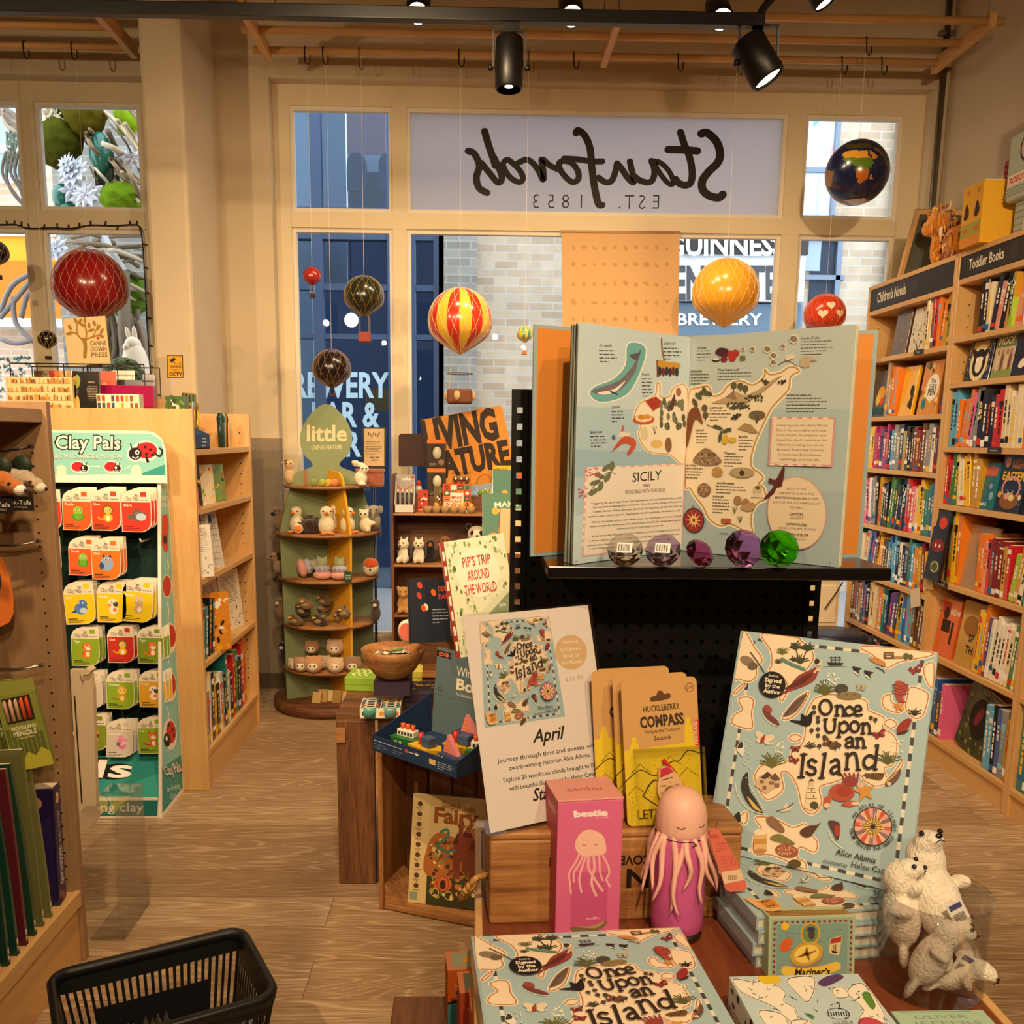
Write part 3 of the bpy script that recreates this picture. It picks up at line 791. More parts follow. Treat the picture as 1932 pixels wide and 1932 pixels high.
# rabbit statue and clipped bush
rb=thing('rabbit_statue','cream rabbit statue standing outside beside the pillar','statue',aY(262,740,6.6))
def Rb(x,y,d=0):return aY(x,y,6.6+d)
q=MB('paint','#f0dcc0');k_=6.6/F
q.lathe([(0,.34),(.03,.335),(.07,.27),(.1,.16),(.11,.05),(.115,-.2),(.11,-.45),(0,-.45)],Rb(258,738),20)
q.ell(Rb(251,652),(.055,.06,.06),16,12);q.ell(Rb(242,656,-.02),(.035,.05,.035),12,8)
q.ell(Rb(243,633),(.018,.012,.06),10,8,R=Matrix.Rotation(rad_(-18),3,'Y'));q.ell(Rb(254,632),(.018,.012,.06),10,8,R=Matrix.Rotation(rad_(-4),3,'Y'))
q.ell(Rb(259,667),(.05,.05,.03),12,8)
q.obj('statue_body',rb)
q=MB('paint','#8f8d8a');a=Rb(258,738);q.box((a.x-.15,6.5,-.02),(a.x+.15,6.75,a.z-.44));q.obj('plinth',rb)
q=MB('plush','#3d4a22')
for k in range(260):
 a=rg.u(0,2*pi);z=rg.u(-.2,1);r_=sqrt(max(0,1-z*z));ce=aY(235,712,6.3);n_=V((r_*cos(a),r_*sin(a)*.8,z));p_=ce+n_*.115
 q.ell(p_,(.022,.022,.014),5,4,col=rg.choice(['#56612c','#3f4a20','#6b7434','#2f3a1a']))
q.ell(aY(235,712,6.3),.11,12,8,col='#2c351a');a=aY(235,712,6.3);q.tube([(a.x,a.y,-.02),(a.x,a.y,a.z)],.03,8,col='#5a4630');tag(q.obj('clipped_bush'),'round clipped green bush outside in front of the rabbit statue','bush')
# ========================== TALL BOOKCASES ON THE RIGHT
BX0,BX1=2.15,2.5
ORD=['first','second','third','fourth','fifth','sixth','seventh','eighth','ninth','tenth','eleventh','twelfth','thirteenth','fourteenth','fifteenth','sixteenth','seventeenth','eighteenth','nineteenth','twentieth']
def ordn(i):return ORD[i]if i<20 else('twenty-'+ORD[i-20]if i<29 else '%dth'%(i+1))
def holes(mb,pts,ax,r=.0035):
 for p in pts:disc(mb,p,ax,r,8,'#1c120a')
def tall_case(label,y0,y1,zs,sign=None):
 t=thing('bookcase',label,'bookcase',((BX0+BX1)/2,(y0+y1)/2,0))
 T_=.022;TOP=2.324
 for y in(y0,y1-T_):
  q=MB('mapleZ');q.bbox((BX0,y,0),(BX1,y+T_,TOP),.002)
  q.use('print')
  yy=y+T_+.0006 if y==y0 else y-.0006
  holes(q,[(BX0+d,yy,.3+.05*k)for d in(.06,.27)for k in range(37)],(0,1 if y==y0 else-1,0))
  q.obj('side_panel',t)
 q=MB('mapleY');q.bbox((BX0,y0+T_,TOP-T_),(BX1,y1-T_,TOP),.002);q.obj('top',t)
 q=MB('mapleY');q.box((BX1-.012,y0+T_,.05),(BX1,y1-T_,TOP-T_));q.obj('back_panel',t)
 for i,z in en(zs):
  q=MB('mapleY');q.bbox((BX0+(.0 if i else.004),y0+T_,z-.024),(BX1-.012,y1-T_,z),.002)
  q.obj('shelf',t)
 q=MB('mapleY');q.box((BX0+.012,y0+T_,0),(BX0+.03,y1-T_,zs[-1]-.024));q.obj('plinth',t)
 if sign:
  q=MB('blackmetal','#1c1411');q.box((BX0+.004,y0+T_,zs[0]+.002),(BX0+.012,y1-T_,TOP-T_-.002));s_=q.obj('header_sign',t)
  W_=y1-y0-2*T_;H_=TOP-T_-zs[0]
  q=MB('print','#f2ead8')
  pr_=P.rect(q,(BX0+.004,y1-T_,TOP-T_),(0,-W_,0),(0,0,-H_),W_*100,H_*100,.0004)
  pr_.text(sign,W_*10,H_*68,H_*46,'#f3ead2','l',bold=.018,sx=1.0,width=W_*37)
  for k in range(14):
   a=2*pi*k/14;cx_,cy_=W_*57,H_*45
   pr_.line([(cx_+cos(a)*.8,cy_+sin(a)*.8),(cx_+cos(a)*3.6,cy_+sin(a)*3.6)],.22,'#6b5a45')
  q.obj('lettering',s_)
 return t
Z1=[2.19,1.93,1.62,1.345,1.041,.766,.481,.2]
Z2=[2.208,1.955,1.756,1.469,1.208,.853,.502,.12]
tall_case('tall maple bookcase in the far corner under the children’s novels header',4.325,5.285,Z1,'Children’s Novels')
tall_case('tall maple bookcase nearer the viewer under the toddler books header',3.53,4.322,Z2,'Toddler Books')
tall_case('tall maple bookcase at the right edge of the picture, mostly cut off',2.735,3.527,Z2)
CN=(('red','#c8262c'),('dark red','#7e1f25'),('orange','#e8801e'),('yellow','#f2c21c'),('gold','#c8982c'),('green','#3f7d3a'),('dark green','#1f4a33'),('teal','#1f7f86'),('sky blue','#5aaede'),('blue','#2a5cae'),('navy','#1d2a52'),('purple','#5a3a8c'),('pink','#ea6a9e'),('magenta','#b0246a'),('white','#f1ede2'),('cream','#e9d9b4'),('grey','#8d8f96'),('black','#17151a'),('brown','#70452a'),('kraft','#b98f5e'),('salmon','#ea9a84'),('lime','#a5c83a'))
CD=dict(CN)
BKG={}
def shelf_book(y,t,h,d,z,colr,tilt,label,group,seed,x0=BX0+.02,pages=True,face=None,facew=.0):
 """one book standing with its spine (or cover) towards -X"""
 r=Rd(seed);q=MB('gloss' if r.random()<.6 else 'print',CD.get(colr,colr))
 b=c(CD.get(colr,colr))
 M_=TRm((x0,y,z))@Matrix.Rotation(tilt,4,'X')
 e=.0015
 q.bbox((0,-t/2,0),(d,t/2,h),.0022)
 if pages:
  q.use('paper','#e8dcc0');q.box((.006,-t/2+e,h-.002),(d-.002,t/2-e,h+.0004))
 q.use('print')
 if face is None:
  p_=P.rect(q,(0,t/2-.001,h),(0,-t+.002,0),(0,0,-h),10,100,.0003)
  acc=r.choice(['#f6efdc','#f0c83c','#e9e4da','#1a1715','#d94f3a','#fff','#8fc3dd'])
  if sum(abs(a-b_)for a,b_ in zip(c(acc),b))<.3:acc='#1a1715' if sum(b)>1.2 else '#f6efdc'
  k=r.random()
  if k<.45:p_.box(0,r.u(4,20),10,r.u(3,12),acc)
  if k>.3:p_.box(0,82+r.u(-5,6),10,r.u(6,12),r.choice([acc,'#d43a2f','#f2c21c','#ffffff','#2c6fae']))
  y_=24
  for j in range(r.randint(3,6)):
   l=r.u(4,11)
   p_.box(3 if t>.012 else 2.4,y_,4,l,acc);y_+=l+r.u(1.5,3)
   if y_>74:break
 else:
  face(P.rect(q,(0,t/2,h),(0,-t,0),(0,0,-h),100,100*h/t,.0003),100*h/t)
 o=q.obj('book',M=M_)
 tag(o,label,'book',group)
 return o
nbooks=0
def fill(ya,yb,z,zt_,cols,case,shelf,tmin=.018,tmax=.034,hr=(.62,.92),dep=(.13,.19),lean=.25,seed=0,group=None):
 """books from the far end (ya, large) to the near end (yb)"""
 global nbooks
 r=Rd(seed);y=ya;i=0;ti=0;run=0
 while y>yb+tmin:
  t=r.u(tmin,tmax);hh=(zt_-z)*r.u(*hr)
  colr=cols[int((ya-y)/max(.01,ya-yb)*len(cols))%len(cols)].replace('-',' ')
  if run<=0:
   if r.random()<lean:ti=r.u(.04,.2)*r.choice((1,1,-1));run=r.randint(3,6)
   else:ti=r.u(-.015,.015);run=r.randint(2,5)
   if ti:y-=abs(ti)*.04
  run-=1
  if y-t<yb:break
  kind='slim' if t<.025 else('thick' if t>.031 else 'upright')
  lab='%s %s book, %s from far end, %s shelf of %s'%(kind,colr,ordn(i),ORD[shelf],case)
  up=abs(sin(ti))*t*.5
  shelf_book(y-t/2,t,hh,r.u(*dep),z+up+.0005,colr,ti,lab,group,seed*100+i)
  y-=t+(.0008+abs(ti)*.002);i+=1;nbooks+=1
 return i
FAR='far tall bookcase';NEAR='near tall bookcase'
g1='books spine out on the far tall bookcase';g2='books spine out on the near tall bookcase'
fa,fb=5.255,4.352
fill(4.62,fb,Z1[1],Z1[0],'cream brown red orange gold green brown'.split(),FAR,0,.024,.034,(.75,.95),seed=1,group=g1)
fill(5.02,4.86,Z1[2],Z1[1],'kraft orange red'.split(),FAR,1,.024,.034,seed=2,group=g1)
fill(4.42,fb,Z1[2],Z1[1],'purple grey'.split(),FAR,1,.024,.034,seed=22,group=g1)
fill(fa,fb,Z1[3],Z1[2],['black','gold','yellow','magenta','magenta','purple','magenta','navy','sky blue','grey','navy','gold','black','black','dark red','dark red','brown','grey','white','dark red','teal'],FAR,2,.022,.038,(.68,.86),lean=.3,seed=3,group=g1)
fill(fa,fb,Z1[4],Z1[3],['black','pink','pink','white','grey','black','gold','black','black','green','dark green','navy','navy','navy','red','pink','cream','yellow','green','teal','blue','sky blue'],FAR,3,.022,.036,(.7,.88),lean=.35,seed=4,group=g1)
fill(fa,fb,Z1[5],Z1[4],['teal','white','cream','grey','blue','purple','gold','yellow','orange','black','sky blue','blue','sky blue','navy','white','navy','teal','sky blue','orange','gold','dark red','yellow','navy'],FAR,4,.022,.036,(.72,.9),lean=.35,seed=5,group=g1)
fill(fa,fb,Z1[6],Z1[5],['brown','brown','gold','navy','purple','black','cream','yellow','cream','gold','orange','teal','navy','purple','purple','dark green','gold','sky blue','blue','sky blue','brown','black','brown','purple','black'],FAR,5,.024,.04,(.74,.92),lean=.3,seed=6,group=g1)
fill(fa,fb,Z1[7],Z1[6],['dark red','brown','navy','black','dark red','cream','brown'],FAR,6,.03,.045,(.7,.9),lean=.2,seed=7,group=g1)
na,nb=4.295,3.56
fill(4.13,3.86,Z2[1],Z2[0],'black cream black salmon black gold lime yellow'.split(),NEAR,0,.024,.036,(.75,.95),seed=11,group=g2)
fill(3.79,nb,Z2[1],Z2[0],'white pink orange'.split(),NEAR,0,.024,.034,(.75,.95),seed=21,group=g2)
fill(3.72,nb,Z2[2],Z2[1],'black white black grey'.split(),NEAR,1,.024,.034,(.75,.95),seed=12,group=g2)
fill(na,3.63,Z2[3],Z2[2],'sky-blue orange orange pink grey black black black red cream cream cream cream orange kraft'.split(),NEAR,2,.024,.036,(.72,.92),lean=.4,seed=13,group=g2)
fill(na,3.98,Z2[4],Z2[3],'red green cream white yellow gold white'.split(),NEAR,3,.024,.034,(.75,.92),lean=.5,seed=14,group=g2)
fill(3.68,nb,Z2[4],Z2[3],'black black navy'.split(),NEAR,3,.024,.034,(.75,.92),seed=24,group=g2)
fill(4.2,4.08,Z2[5],Z2[4],'gold yellow orange red'.split(),NEAR,4,.026,.034,(.86,.95),lean=.1,seed=15,group=g2)
fill(3.95,nb,Z2[5],Z2[4],'orange orange salmon red dark-red dark-red dark-red gold cream red lime gold black white teal grey'.split(),NEAR,4,.022,.034,(.55,.72),lean=.2,seed=25,group=g2)
fill(3.92,nb,Z2[6],Z2[5],'yellow orange purple white white white white cream green white white'.split(),NEAR,5,.022,.03,(.7,.9),lean=.6,seed=16,group=g2)
fill(na,4.12,Z2[7],Z2[6],'pink black blue navy blue pink'.split(),NEAR,6,.022,.034,(.55,.72),lean=.8,seed=17,group=g2)
fill(3.76,nb,Z2[7],Z2[6],['sky blue','black','blue','grey','gold','yellow'],NEAR,6,.026,.036,(.62,.78),lean=0,seed=18,group=g2)
fill(3.5,2.9,Z2[7],Z2[6],['teal','dark green','teal','green','kraft','navy','red','cream'],'cut-off right bookcase',6,.03,.045,(.75,.92),lean=.2,seed=19,group='books on the cut-off right bookcase')
fill(3.5,3.1,Z2[5],Z2[4],['teal','sky blue','gold','lime','cream','navy'],'cut-off right bookcase',4,.02,.03,(.6,.8),lean=.2,seed=20,group='books on the cut-off right bookcase')
# books shown cover out
def fb_(y,w_,h,z,base,face,label,tilt=.0,lean=.12,x=BX0+.03):
 q=MB('gloss',base);M_=TRm((x,y,z+.0005))@Matrix.Rotation(lean,4,'Y')@Matrix.Rotation(tilt,4,'X')
 q.bbox((0,-w_/2,0),(.018,w_/2,h),.002);q.use('paper','#e8dcc0');q.box((.003,-w_/2+.003,h),(.015,w_/2-.003,h+.0006))
 q.use('print')
 face(P.rect(q,(0,w_/2,h),(0,-w_,0),(0,0,-h),100,100*h/w_,.0003),100*h/w_)
 return tag(q.obj('book',M=M_),label,'book','books shown cover out on the tall bookcases')
def f_floral(base,ink,title=None):
 def f(p,H):
  r=Rd(len(base)+len(ink)*7)
  for k in range(26):p.ell(r.u(8,92),r.u(8,H-8),r.u(2,7),r.u(2,5),ink if k%3 else '#7d8f5a',r.u(0,180),8)
  if title:p.text(title,50,H*.3,12,ink,'c',width=70)
 return f
fb_(4.93,.17,.23,Z1[1],'#5a3f2c',f_floral('a','#a88a5c'),'brown illustrated book shown cover out, far end of the far bookcase’s top shelf')
fb_(4.735,.16,.22,Z1[1],'#d9cdb0',f_floral('ab','#4b4030'),'cream book with dark drawn leaves, cover out on the far bookcase’s top shelf')
def f_black_gold(p,H):
 p.ell(55,H*.5,24,20,'#e9a52c');p.ell(40,H*.62,14,16,'#f0c33c');p.ell(66,H*.66,12,10,'#d9552c');p.box(10,H*.8,80,20,'#1f4a52')
fb_(5.13,.2,.25,Z1[2],'#1c1a22',f_black_gold,'black and gold picture book, cover out at the far end of the second shelf')
def f_yellow(p,H):
 r=Rd(3)
 for k in range(60):p.ell(r.u(5,95),r.u(5,H-5),1,2,'#c8901c',n=6)
 p.ell(80,H*.5,14,18,'#2a1c10');p.poly([(60,H*.8),(95,H*.45),(95,H*.9)],'#3a2a16')
fb_(4.8,.15,.25,Z1[2],'#f2b51e',f_yellow,'bright yellow book with tiny ticks and a dark bird, cover out')
def f_scene(p,H):
 r=Rd(8)
 for k in range(30):p.ell(r.u(5,95),r.u(5,H-5),r.u(3,10),r.u(3,8),r.choice(['#d9b43a','#7d8f3a','#d9742c','#3a4a2c','#e9d9a0']),r.u(0,180),10)
 p.ell(62,H*.5,34,34,'#f3ecda');p.text('The',60,H*.42,12,K,'c',bold=.02);p.text('THE B',62,H*.52,11,K,'c',bold=.02);p.text('PEN',62,H*.64,16,K,'c',bold=.03)
 p.ell(30,H*.8,12,14,'#1f7f8c')
fb_(4.57,.19,.26,Z1[2],'#d98a2c',f_scene,'orange illustrated book with a round white title spot, cover out on the second shelf')
def f_panda(p,H):
 r=Rd(2)
 for k in range(70):p.ell(r.u(4,96),r.u(4,H-4),1.2,2.6,'#d9cfae',20,6)
 p.box(18,8,60,14,'#d9a83a');p.ell(50,H*.58,36,40,'#e9dcb0');p.ell(50,H*.58,26,30,'#1c1a18');p.ell(50,H*.62,14,18,'#f3ead2')
 for s_ in(-1,1):p.ell(50+10*s_,H*.5,4,5,'#fff');p.ell(50+22*s_,H*.36,8,8,'#1c1a18')
fb_(4.13,.2,.185,Z2[2],'#14120f',f_panda,'black board book with a badger in a pale ring, cover out')
def f_moo(p,H):
 p.box(0,0,100,34,'#6d7a44');p.text('MOO!',50,27,20,'#f2e6c2','c',bold=.03,width=76);p.box(0,H-26,100,26,'#8a9a5c')
 for i,x in en((22,44,66,84)):p.ell(x,H*.62,7,26,'#7c4a34' if i%2 else '#d9c9ae');p.ell(x,H*.4,5,8,'#a8704c')
fb_(3.94,.15,.18,Z2[2],'#c9b892',f_moo,'board book titled with a mooing cow word, cover out beside the badger book')
def f_dark(p,H):p.ell(60,H*.7,26,14,'#efe6d2',-25);p.ell(74,H*.45,8,10,'#f3eee2')
fb_(3.8,.13,.18,Z2[2],'#17130f',f_dark,'black picture book with a white bird, cover out, second shelf of the near bookcase')
def f_salmon(p,H):p.ell(40,H*.4,16,10,'#e9b79a');p.ell(86,H*.62,10,12,'#3a2020');p.ell(50,H*.85,30,8,'#e86a2c')
fb_(3.83,.13,.21,Z2[1],'#e2937c',f_salmon,'salmon pink picture book, cover out on the near bookcase’s top shelf')
def f_teal(p,H):
 p.box(30,12,60,26,'#c9655a');p.ell(70,H*.5,8,8,'#b08ac9');p.ell(80,H*.7,10,12,'#8fb0c9');p.text('Bob B',30,H-10,10,'#fff','l',bold=.02)
fb_(3.97,.15,.2,Z2[4],'#136f7c',f_teal,'teal picture book, cover out beside the dark Easter book')
def f_easter(p,H):
 r=Rd(4)
 for k in range(24):p.ell(r.u(5,95),r.u(5,H-5),1,1,'#e9dcc0',n=6)
 p.ell(20,16,11,11,'#d9a99c');p.text('NIGHT',92,28,17,'#d98a5c','r',bold=.03,width=54);p.text('EASTER',94,54,18,'#e9c23c','r',bold=.03,width=84)
 p.ring(50,H*.58,32,24,6,'#d99a9a');p.ell(50,H*.8,34,18,'#8a5a2c');p.ell(40,H*.72,10,7,'#e9a0a0');p.ell(58,H*.74,10,7,'#e9d9a0');p.ell(12,H*.7,7,7,'#e9a52c');p.ell(88,H*.72,6,6,'#e9dcc0')
 p.sk([(40,H*.62),(50,H*.68),(60,H*.62)],2,'#dfe6d2')
fb_(3.79,.19,.235,Z2[4],'#1c1a1f',f_easter,'dark Easter picture book with a basket of eggs, cover out')
def f_gorilla(p,H):
 p.ell(60,H*.18,26,20,'#d9402c');p.ell(55,H*.5,40,22,'#8c1f22');p.ell(40,H*.5,6,6,'#f3ead2');p.ell(66,H*.5,6,6,'#f3ead2');p.ell(60,H*.8,34,22,'#4a5a2c');p.ring(60,H*.8,22,16,3,'#e9dcc0')
fb_(4.25,.14,.33,Z2[5],'#19161a',f_gorilla,'tall dark picture book with red masks sticking out of the near bookcase',x=BX0-.03)
def f_tan(p,H):p.box(30,30,60,60,'#a88a6c')
fb_(3.99,.22,.28,Z2[5],'#b08f6c',f_tan,'plain tan book shown cover out behind the red spines')
def f_orange(p,H):
 p.box(10,10,40,30,'#b0381c');p.ell(34,40,14,18,'#3a1c14');p.box(20,58,44,34,'#2a1c18');p.text('NEW',80,40,16,'#f0e2c0','c',bold=.03);p.box(70,60,12,60,'#3a2018')
fb_(4.2,.17,.27,Z2[6],'#d9622c',f_orange,'orange book with a dark portrait, cover out on the near bookcase’s sixth shelf')
def f_spoon(p,H):p.box(0,0,100,30,'#b98a3a');p.ell(50,60,36,26,'#9a6a2c');p.text('SP',60,H*.6,18,K,'c',bold=.03);p.text('TH',60,H*.78,18,K,'c',bold=.03)
fb_(4.0,.18,.29,Z2[6],'#c79a4c',f_spoon,'golden brown picture book with bold dark title, cover out beside the orange one')
def f_jungle(p,H):
 r=Rd(6)
 for k in range(50):p.ell(r.u(4,96),r.u(4,H-4),r.u(2,6),r.u(2,5),r.choice(['#33482a','#5c6a2c','#1f2c1a','#8a8a3a']),r.u(0,180),8)
 p.ell(52,H*.45,30,36,'#1a1410');p.ell(48,H*.42,8,20,'#7a2434',20)
fb_(3.93,.26,.31,Z2[7],'#28301c',f_jungle,'large dark green jungle book leaning on the near bookcase’s bottom shelf',tilt=.18,x=BX0+.05)
for(y,z,s_)in((4.62,Z1[1],'#1a1613'),(3.86,Z2[3],'#1a1613'),(4.19,Z2[5],'#1a1613')):
 q=MB('plastic',s_);q.bbox((BX0-.006,y-.05,z-.022),(BX0-.0005,y+.05,z+.004),.003)
 p_=P.rect(q.use('print'),(BX0-.006,y+.05,z+.004),(0,-.1,0),(0,0,-.026),100,26,.0003);p_.text('Fiction' if z==Z1[1]else 'Baby Books',50,17,8,'#e9e2d2','c')
 tag(q.obj('shelf_label'),{0:'small black shelf label under the far bookcase’s top shelf',1:'small black shelf label on the near bookcase’s third shelf edge',2:'small black shelf label on the near bookcase’s fifth shelf edge'}[(z==Z2[3])+2*(z==Z2[5])],'label','black shelf edge labels')
q=MB('paper','#d9cbb2');a=aX(1727,1128,BX0-.004)
q.M=TRm(a)@Matrix.Rotation(-.28,4,'X');q.box((-.001,-.05,-.045),(.0,.05,.045));tag(q.obj('paper_tag'),'blank tilted paper tag hanging from the far bookcase’s fifth shelf','tag')
q=MB('paper','#c9a878');a=aX(1752,1088,BX0-.006);q.M=TRm(a)@Matrix.Rotation(-.1,4,'X');q.bbox((-.001,-.045,-.06),(.0015,.045,.06),.001);disc(q,(-.0013,0,.035),(-1,0,0),.008,10,'#2a1c10')
tag(q.obj('swing_tag'),'kraft hang tag with a punched hole on the bookcase divider','tag')
# -------------------------- things on top of the tall bookcases
TOP=2.324
lc=thing('plush_cow','shaggy orange highland cow soft toy on top of the far bookcase','soft toy',(2.23,4.52,TOP))
body_obj('body',[((.03,.02,.09),(.075,.09,.085)),((-.03,.12,.2),(.055,.065,.06)),((-.06,.15,.175),(.035,.04,.035)),((-.03,.13,.08),(.025,.03,.08)),((.0,.05,.05),(.03,.04,.05))],'#d98a2c',lc,.008)
q=MB('plush','#e8a03c');r=Rd(4)
for k in range(150):
 th=r.u(0,2*pi);ph=r.u(.1,2.4)
 if k%3:ce,rr=V((.02,.03,.1)),(.085,.1,.095)
 else:ce,rr=V((-.02,.12,.22)),(.06,.07,.06)
 n_=V((sin(ph)*cos(th),sin(ph)*sin(th),cos(ph)));p_=ce+V((n_.x*rr[0],n_.y*rr[1],n_.z*rr[2]))*.92
 q.tube([p_,p_+n_*.018+V((0,0,-.012)),p_+n_*.016+V((0,0,-.045))],[.007,.006,.001],5,col=r.choice(['#e8a03c','#d98a2c','#c9701c','#f0b45c','#8c4a1c' if k%3 else '#e8a03c']))
q.o('shaggy_fur',lc,label='long shaggy orange fur')
q=MB('plush','#e9b85c')
for s_ in(-1,1):q.tube([(-.02+.0*s_,.12+.045*s_,.245),(-.02,.12+.085*s_,.25),(-.03,.12+.1*s_,.275)],[.011,.009,.002],7,col='#e2c48c')
q.o('horns',lc);q=MB('paper','#efe6d2');q.box((-.052,.035,.1),(-.05,.06,.165));q.o('care_tag',lc)
def f_animals(p,H):
 p.box(30,10,34,50,'#e2622c');p.ell(20,55,12,20,'#d9b43a');p.box(0,H*.62,100,H*.38,'#d6c832');p.ell(46,H*.82,24,14,'#f0d43a');p.ell(76,50,9,14,'#b0402c');p.ell(86,16,8,8,'#9ab86a')
for i,(y,lab)in en(((4.2,'tall yellow animal puzzle box on the near bookcase, the one showing its white front'),(4.115,'tall yellow animal puzzle box standing directly beside its twin'))):
 t=thing('puzzle_box',lab,'box',(2.2,y,TOP),group='animal puzzle boxes on top')
 q=MB('print','#e0a82c');q.box((-.09,-.04,0),(.12,.04,.25))
 q.use('print');p_=P.rect(q,(-.09,.04,.25),(0,-.08,0),(0,0,-.25),32,100,.0003)
 p_.box(0,62,32,22,'#a8a03c');p_.box(0,84,32,16,'#e08a2c');p_.blob([(10,36),(14,28),(20,34),(24,46),(18,54),(8,52)],'#3a2216');p_.ell(17,12,6,5,'#c9862c');p_.ell(17,73,7,3.5,'#d05a2c')
 p2=P.rect(q,(.12,.04,.25),(-.21,0,0),(0,0,-.25),100,119,.0003);p2 .box(0,0,100,119,'#f1ead8');f_animals(p2,119)
 q.o('carton',t);q=MB('print','#f1ead8');q.box((-.088,-.038,.25),(.118,.038,.252));q.o('lid',t)
rbt=thing('robot_kit','big grey cardboard robot with a red striped hand on the near bookcase','toy',(2.27,3.9,TOP))
q=MB('print','#aab6a8');q.box((-.06,-.08,0),(.06,-.01,.14));q.o('leg',rbt);q=MB('print','#aab6a8');q.box((-.06,.03,0),(.06,.1,.14))
p_=P.rect(q,(-.06,.1,.14),(0,-.07,0),(0,0,-.14),50,100,.0003)
for k in range(5):p_.box(0,8+k*18,50,5,'#8a968a')
q.o('leg',rbt)
q=MB('print','#b3bfb2');q.bbox((-.1,-.12,.14),(.1,.12,.4),.012);p_=P.rect(q,(-.1,.12,.4),(0,-.24,0),(0,0,-.26),100,108,.0004)
p_.ell(60,30,24,24,'#3a3a3c');p_.ell(60,30,20,20,'#d9b0a0');p_.boxes([(48,22+6*k,34,3)for k in range(4)],'#d9483c');p_.box(6,66,60,18,'#e9e4d6');p_.text('ROBOT',36,80,10,'#d9483c','c',bold=.03);p_.boxes([(0,88+5*k,60,2)for k in range(3)],'#8a968a')
q.o('torso',rbt)
q=MB('print','#b3bfb2');q.box((-.07,-.08,.42),(.07,.08,.56));q.o('head',rbt)
q=MB('print','#5a625a');q.box((-.03,.12,.26),(.03,.19,.33))
for k in range(4):q.box((-.031,.125+k*.016,.259),(.031,.133+k*.016,.331),'#e9e4d6')
q.o('arm',rbt)
q=MB('print','#d9403c');q.box((-.04,.19,.25),(.04,.25,.34))
for k in range(3):q.box((-.0405,.2,.262+k*.026),(.0405,.2502,.27+k*.026),'#7a1c22')
q.o('hand',rbt)
fr=thing('framed_print','framed print leaning against the window reveal behind the orange cow','picture',(2.3,4.95,TOP))
q=MB('mapleZ');q.M=Matrix.Rotation(.45,4,'X');q.box((-.14,-.012,0),(-.12,.012,.33));q.box((.12,-.012,0),(.14,.012,.33));q.box((-.12,-.012,0),(.12,.012,.02));q.box((-.12,-.012,.31),(.12,.012,.33));q.o('frame',fr)
q=MB('gloss','#5c6058');q.M=Matrix.Rotation(.45,4,'X');q.box((-.12,-.004,.02),(.12,.004,.31));q.o('print_sheet',fr)
# ========================== LOW BOOKCASES ON THE LEFT
def Zr(y):return y
bc=thing('bookcase','low double-sided maple bookcase with the blue stand against its end','bookcase',(-1.42,4.24,0))
bx0,bx1,by0,by1,bzt=-2.06,-1.13,3.77,4.72,1.592
for y in(by0,by1-.024):
 q=MB('mapleZ');q.bbox((bx0,y,0),(bx1,y+.024,bzt),.002);q.use('print')
 if y>4:holes(q,[(bx1-d,y-.0006,.25+.05*k)for d in(.05,.24)for k in range(26)],(0,-1,0))
 q.obj('end_panel',bc)
q=MB('mapleY');q.box((-1.43,by0+.024,.06),(-1.415,by1-.024,bzt));q.obj('divider',bc)
BZ=[1.432,1.191,.902,.548,.168]
for z in BZ:
 q=MB('mapleY');q.bbox((-1.415,by0+.024,z-.024),(bx1-.004,by1-.024,z),.002);q.obj('shelf',bc)
q=MB('mapleY');q.bbox((bx0,by0+.024,bzt-.03),(-1.43,by1-.024,bzt-.006),.002);q.obj('top',bc)
q=MB('mapleY');q.box((bx1-.03,by0+.024,0),(bx1-.012,by1-.024,BZ[-1]-.024));q.obj('plinth',bc)
def left_book(y,t,h,d,z,base,label,tilt=0,x=None,face=None,seed=0,grp='books on the low maple bookcase'):
 x=bx1-.02 if x is None else x
 r=Rd(seed);q=MB('gloss',base);M_=TRm((x,y,z+abs(sin(tilt))*t/2+.0005))@Matrix.Rotation(tilt,4,'X')
 q.bbox((-d,-t/2,0),(0,t/2,h),.002);q.use('paper','#e8dcc0');q.box((-d+.002,-t/2+.0015,h-.001),(-.005,t/2-.0015,h+.0005));q.use('print')
 p_=P.rect(q,(0,-t/2,h),(0,t,0),(0,0,-h),10,100,.0003)
 acc=r.choice(['#f6efdc','#f0c83c','#e9e4da','#d94f3a','#8fc3dd'])
 if face:face(p_)
 else:
  p_.box(0,r.u(5,20),10,r.u(4,10),acc);p_.box(0,80,10,r.u(6,14),r.choice([acc,'#f2c21c','#fff','#c8262c']));y_=28
  for j in range(4):
   l=r.u(5,11);p_.box(3,y_,4,l,acc);y_+=l+2.5
 return tag(q.obj('book',M=M_),label,'book',grp)
i=0
LB=['red','grey','cream','black','gold','black','white','grey','black','teal','cream','black','red','green','black','navy','red','orange']
y=3.83;r=Rd(31)
for i,k in en(LB):
 t=r.u(.02,.042);left_book(y+t/2,t,r.u(.22,.34),.2,BZ[4],CD[k],'%s book, %s from the near end on the low bookcase’s bottom shelf'%(k,ordn(i)),r.u(-.03,.03),seed=300+i);y+=t+.006
for i,(k,hh)in en((('dark red',.24),('teal',.22),('black',.25),('black',.24),('green',.2))):
 left_book(3.84+i*.05,.03,hh,.18,BZ[3],CD[k],'%s book leaning, %s from the near end on the low bookcase’s fourth shelf'%(k,ordn(i)),-.16,seed=330+i)
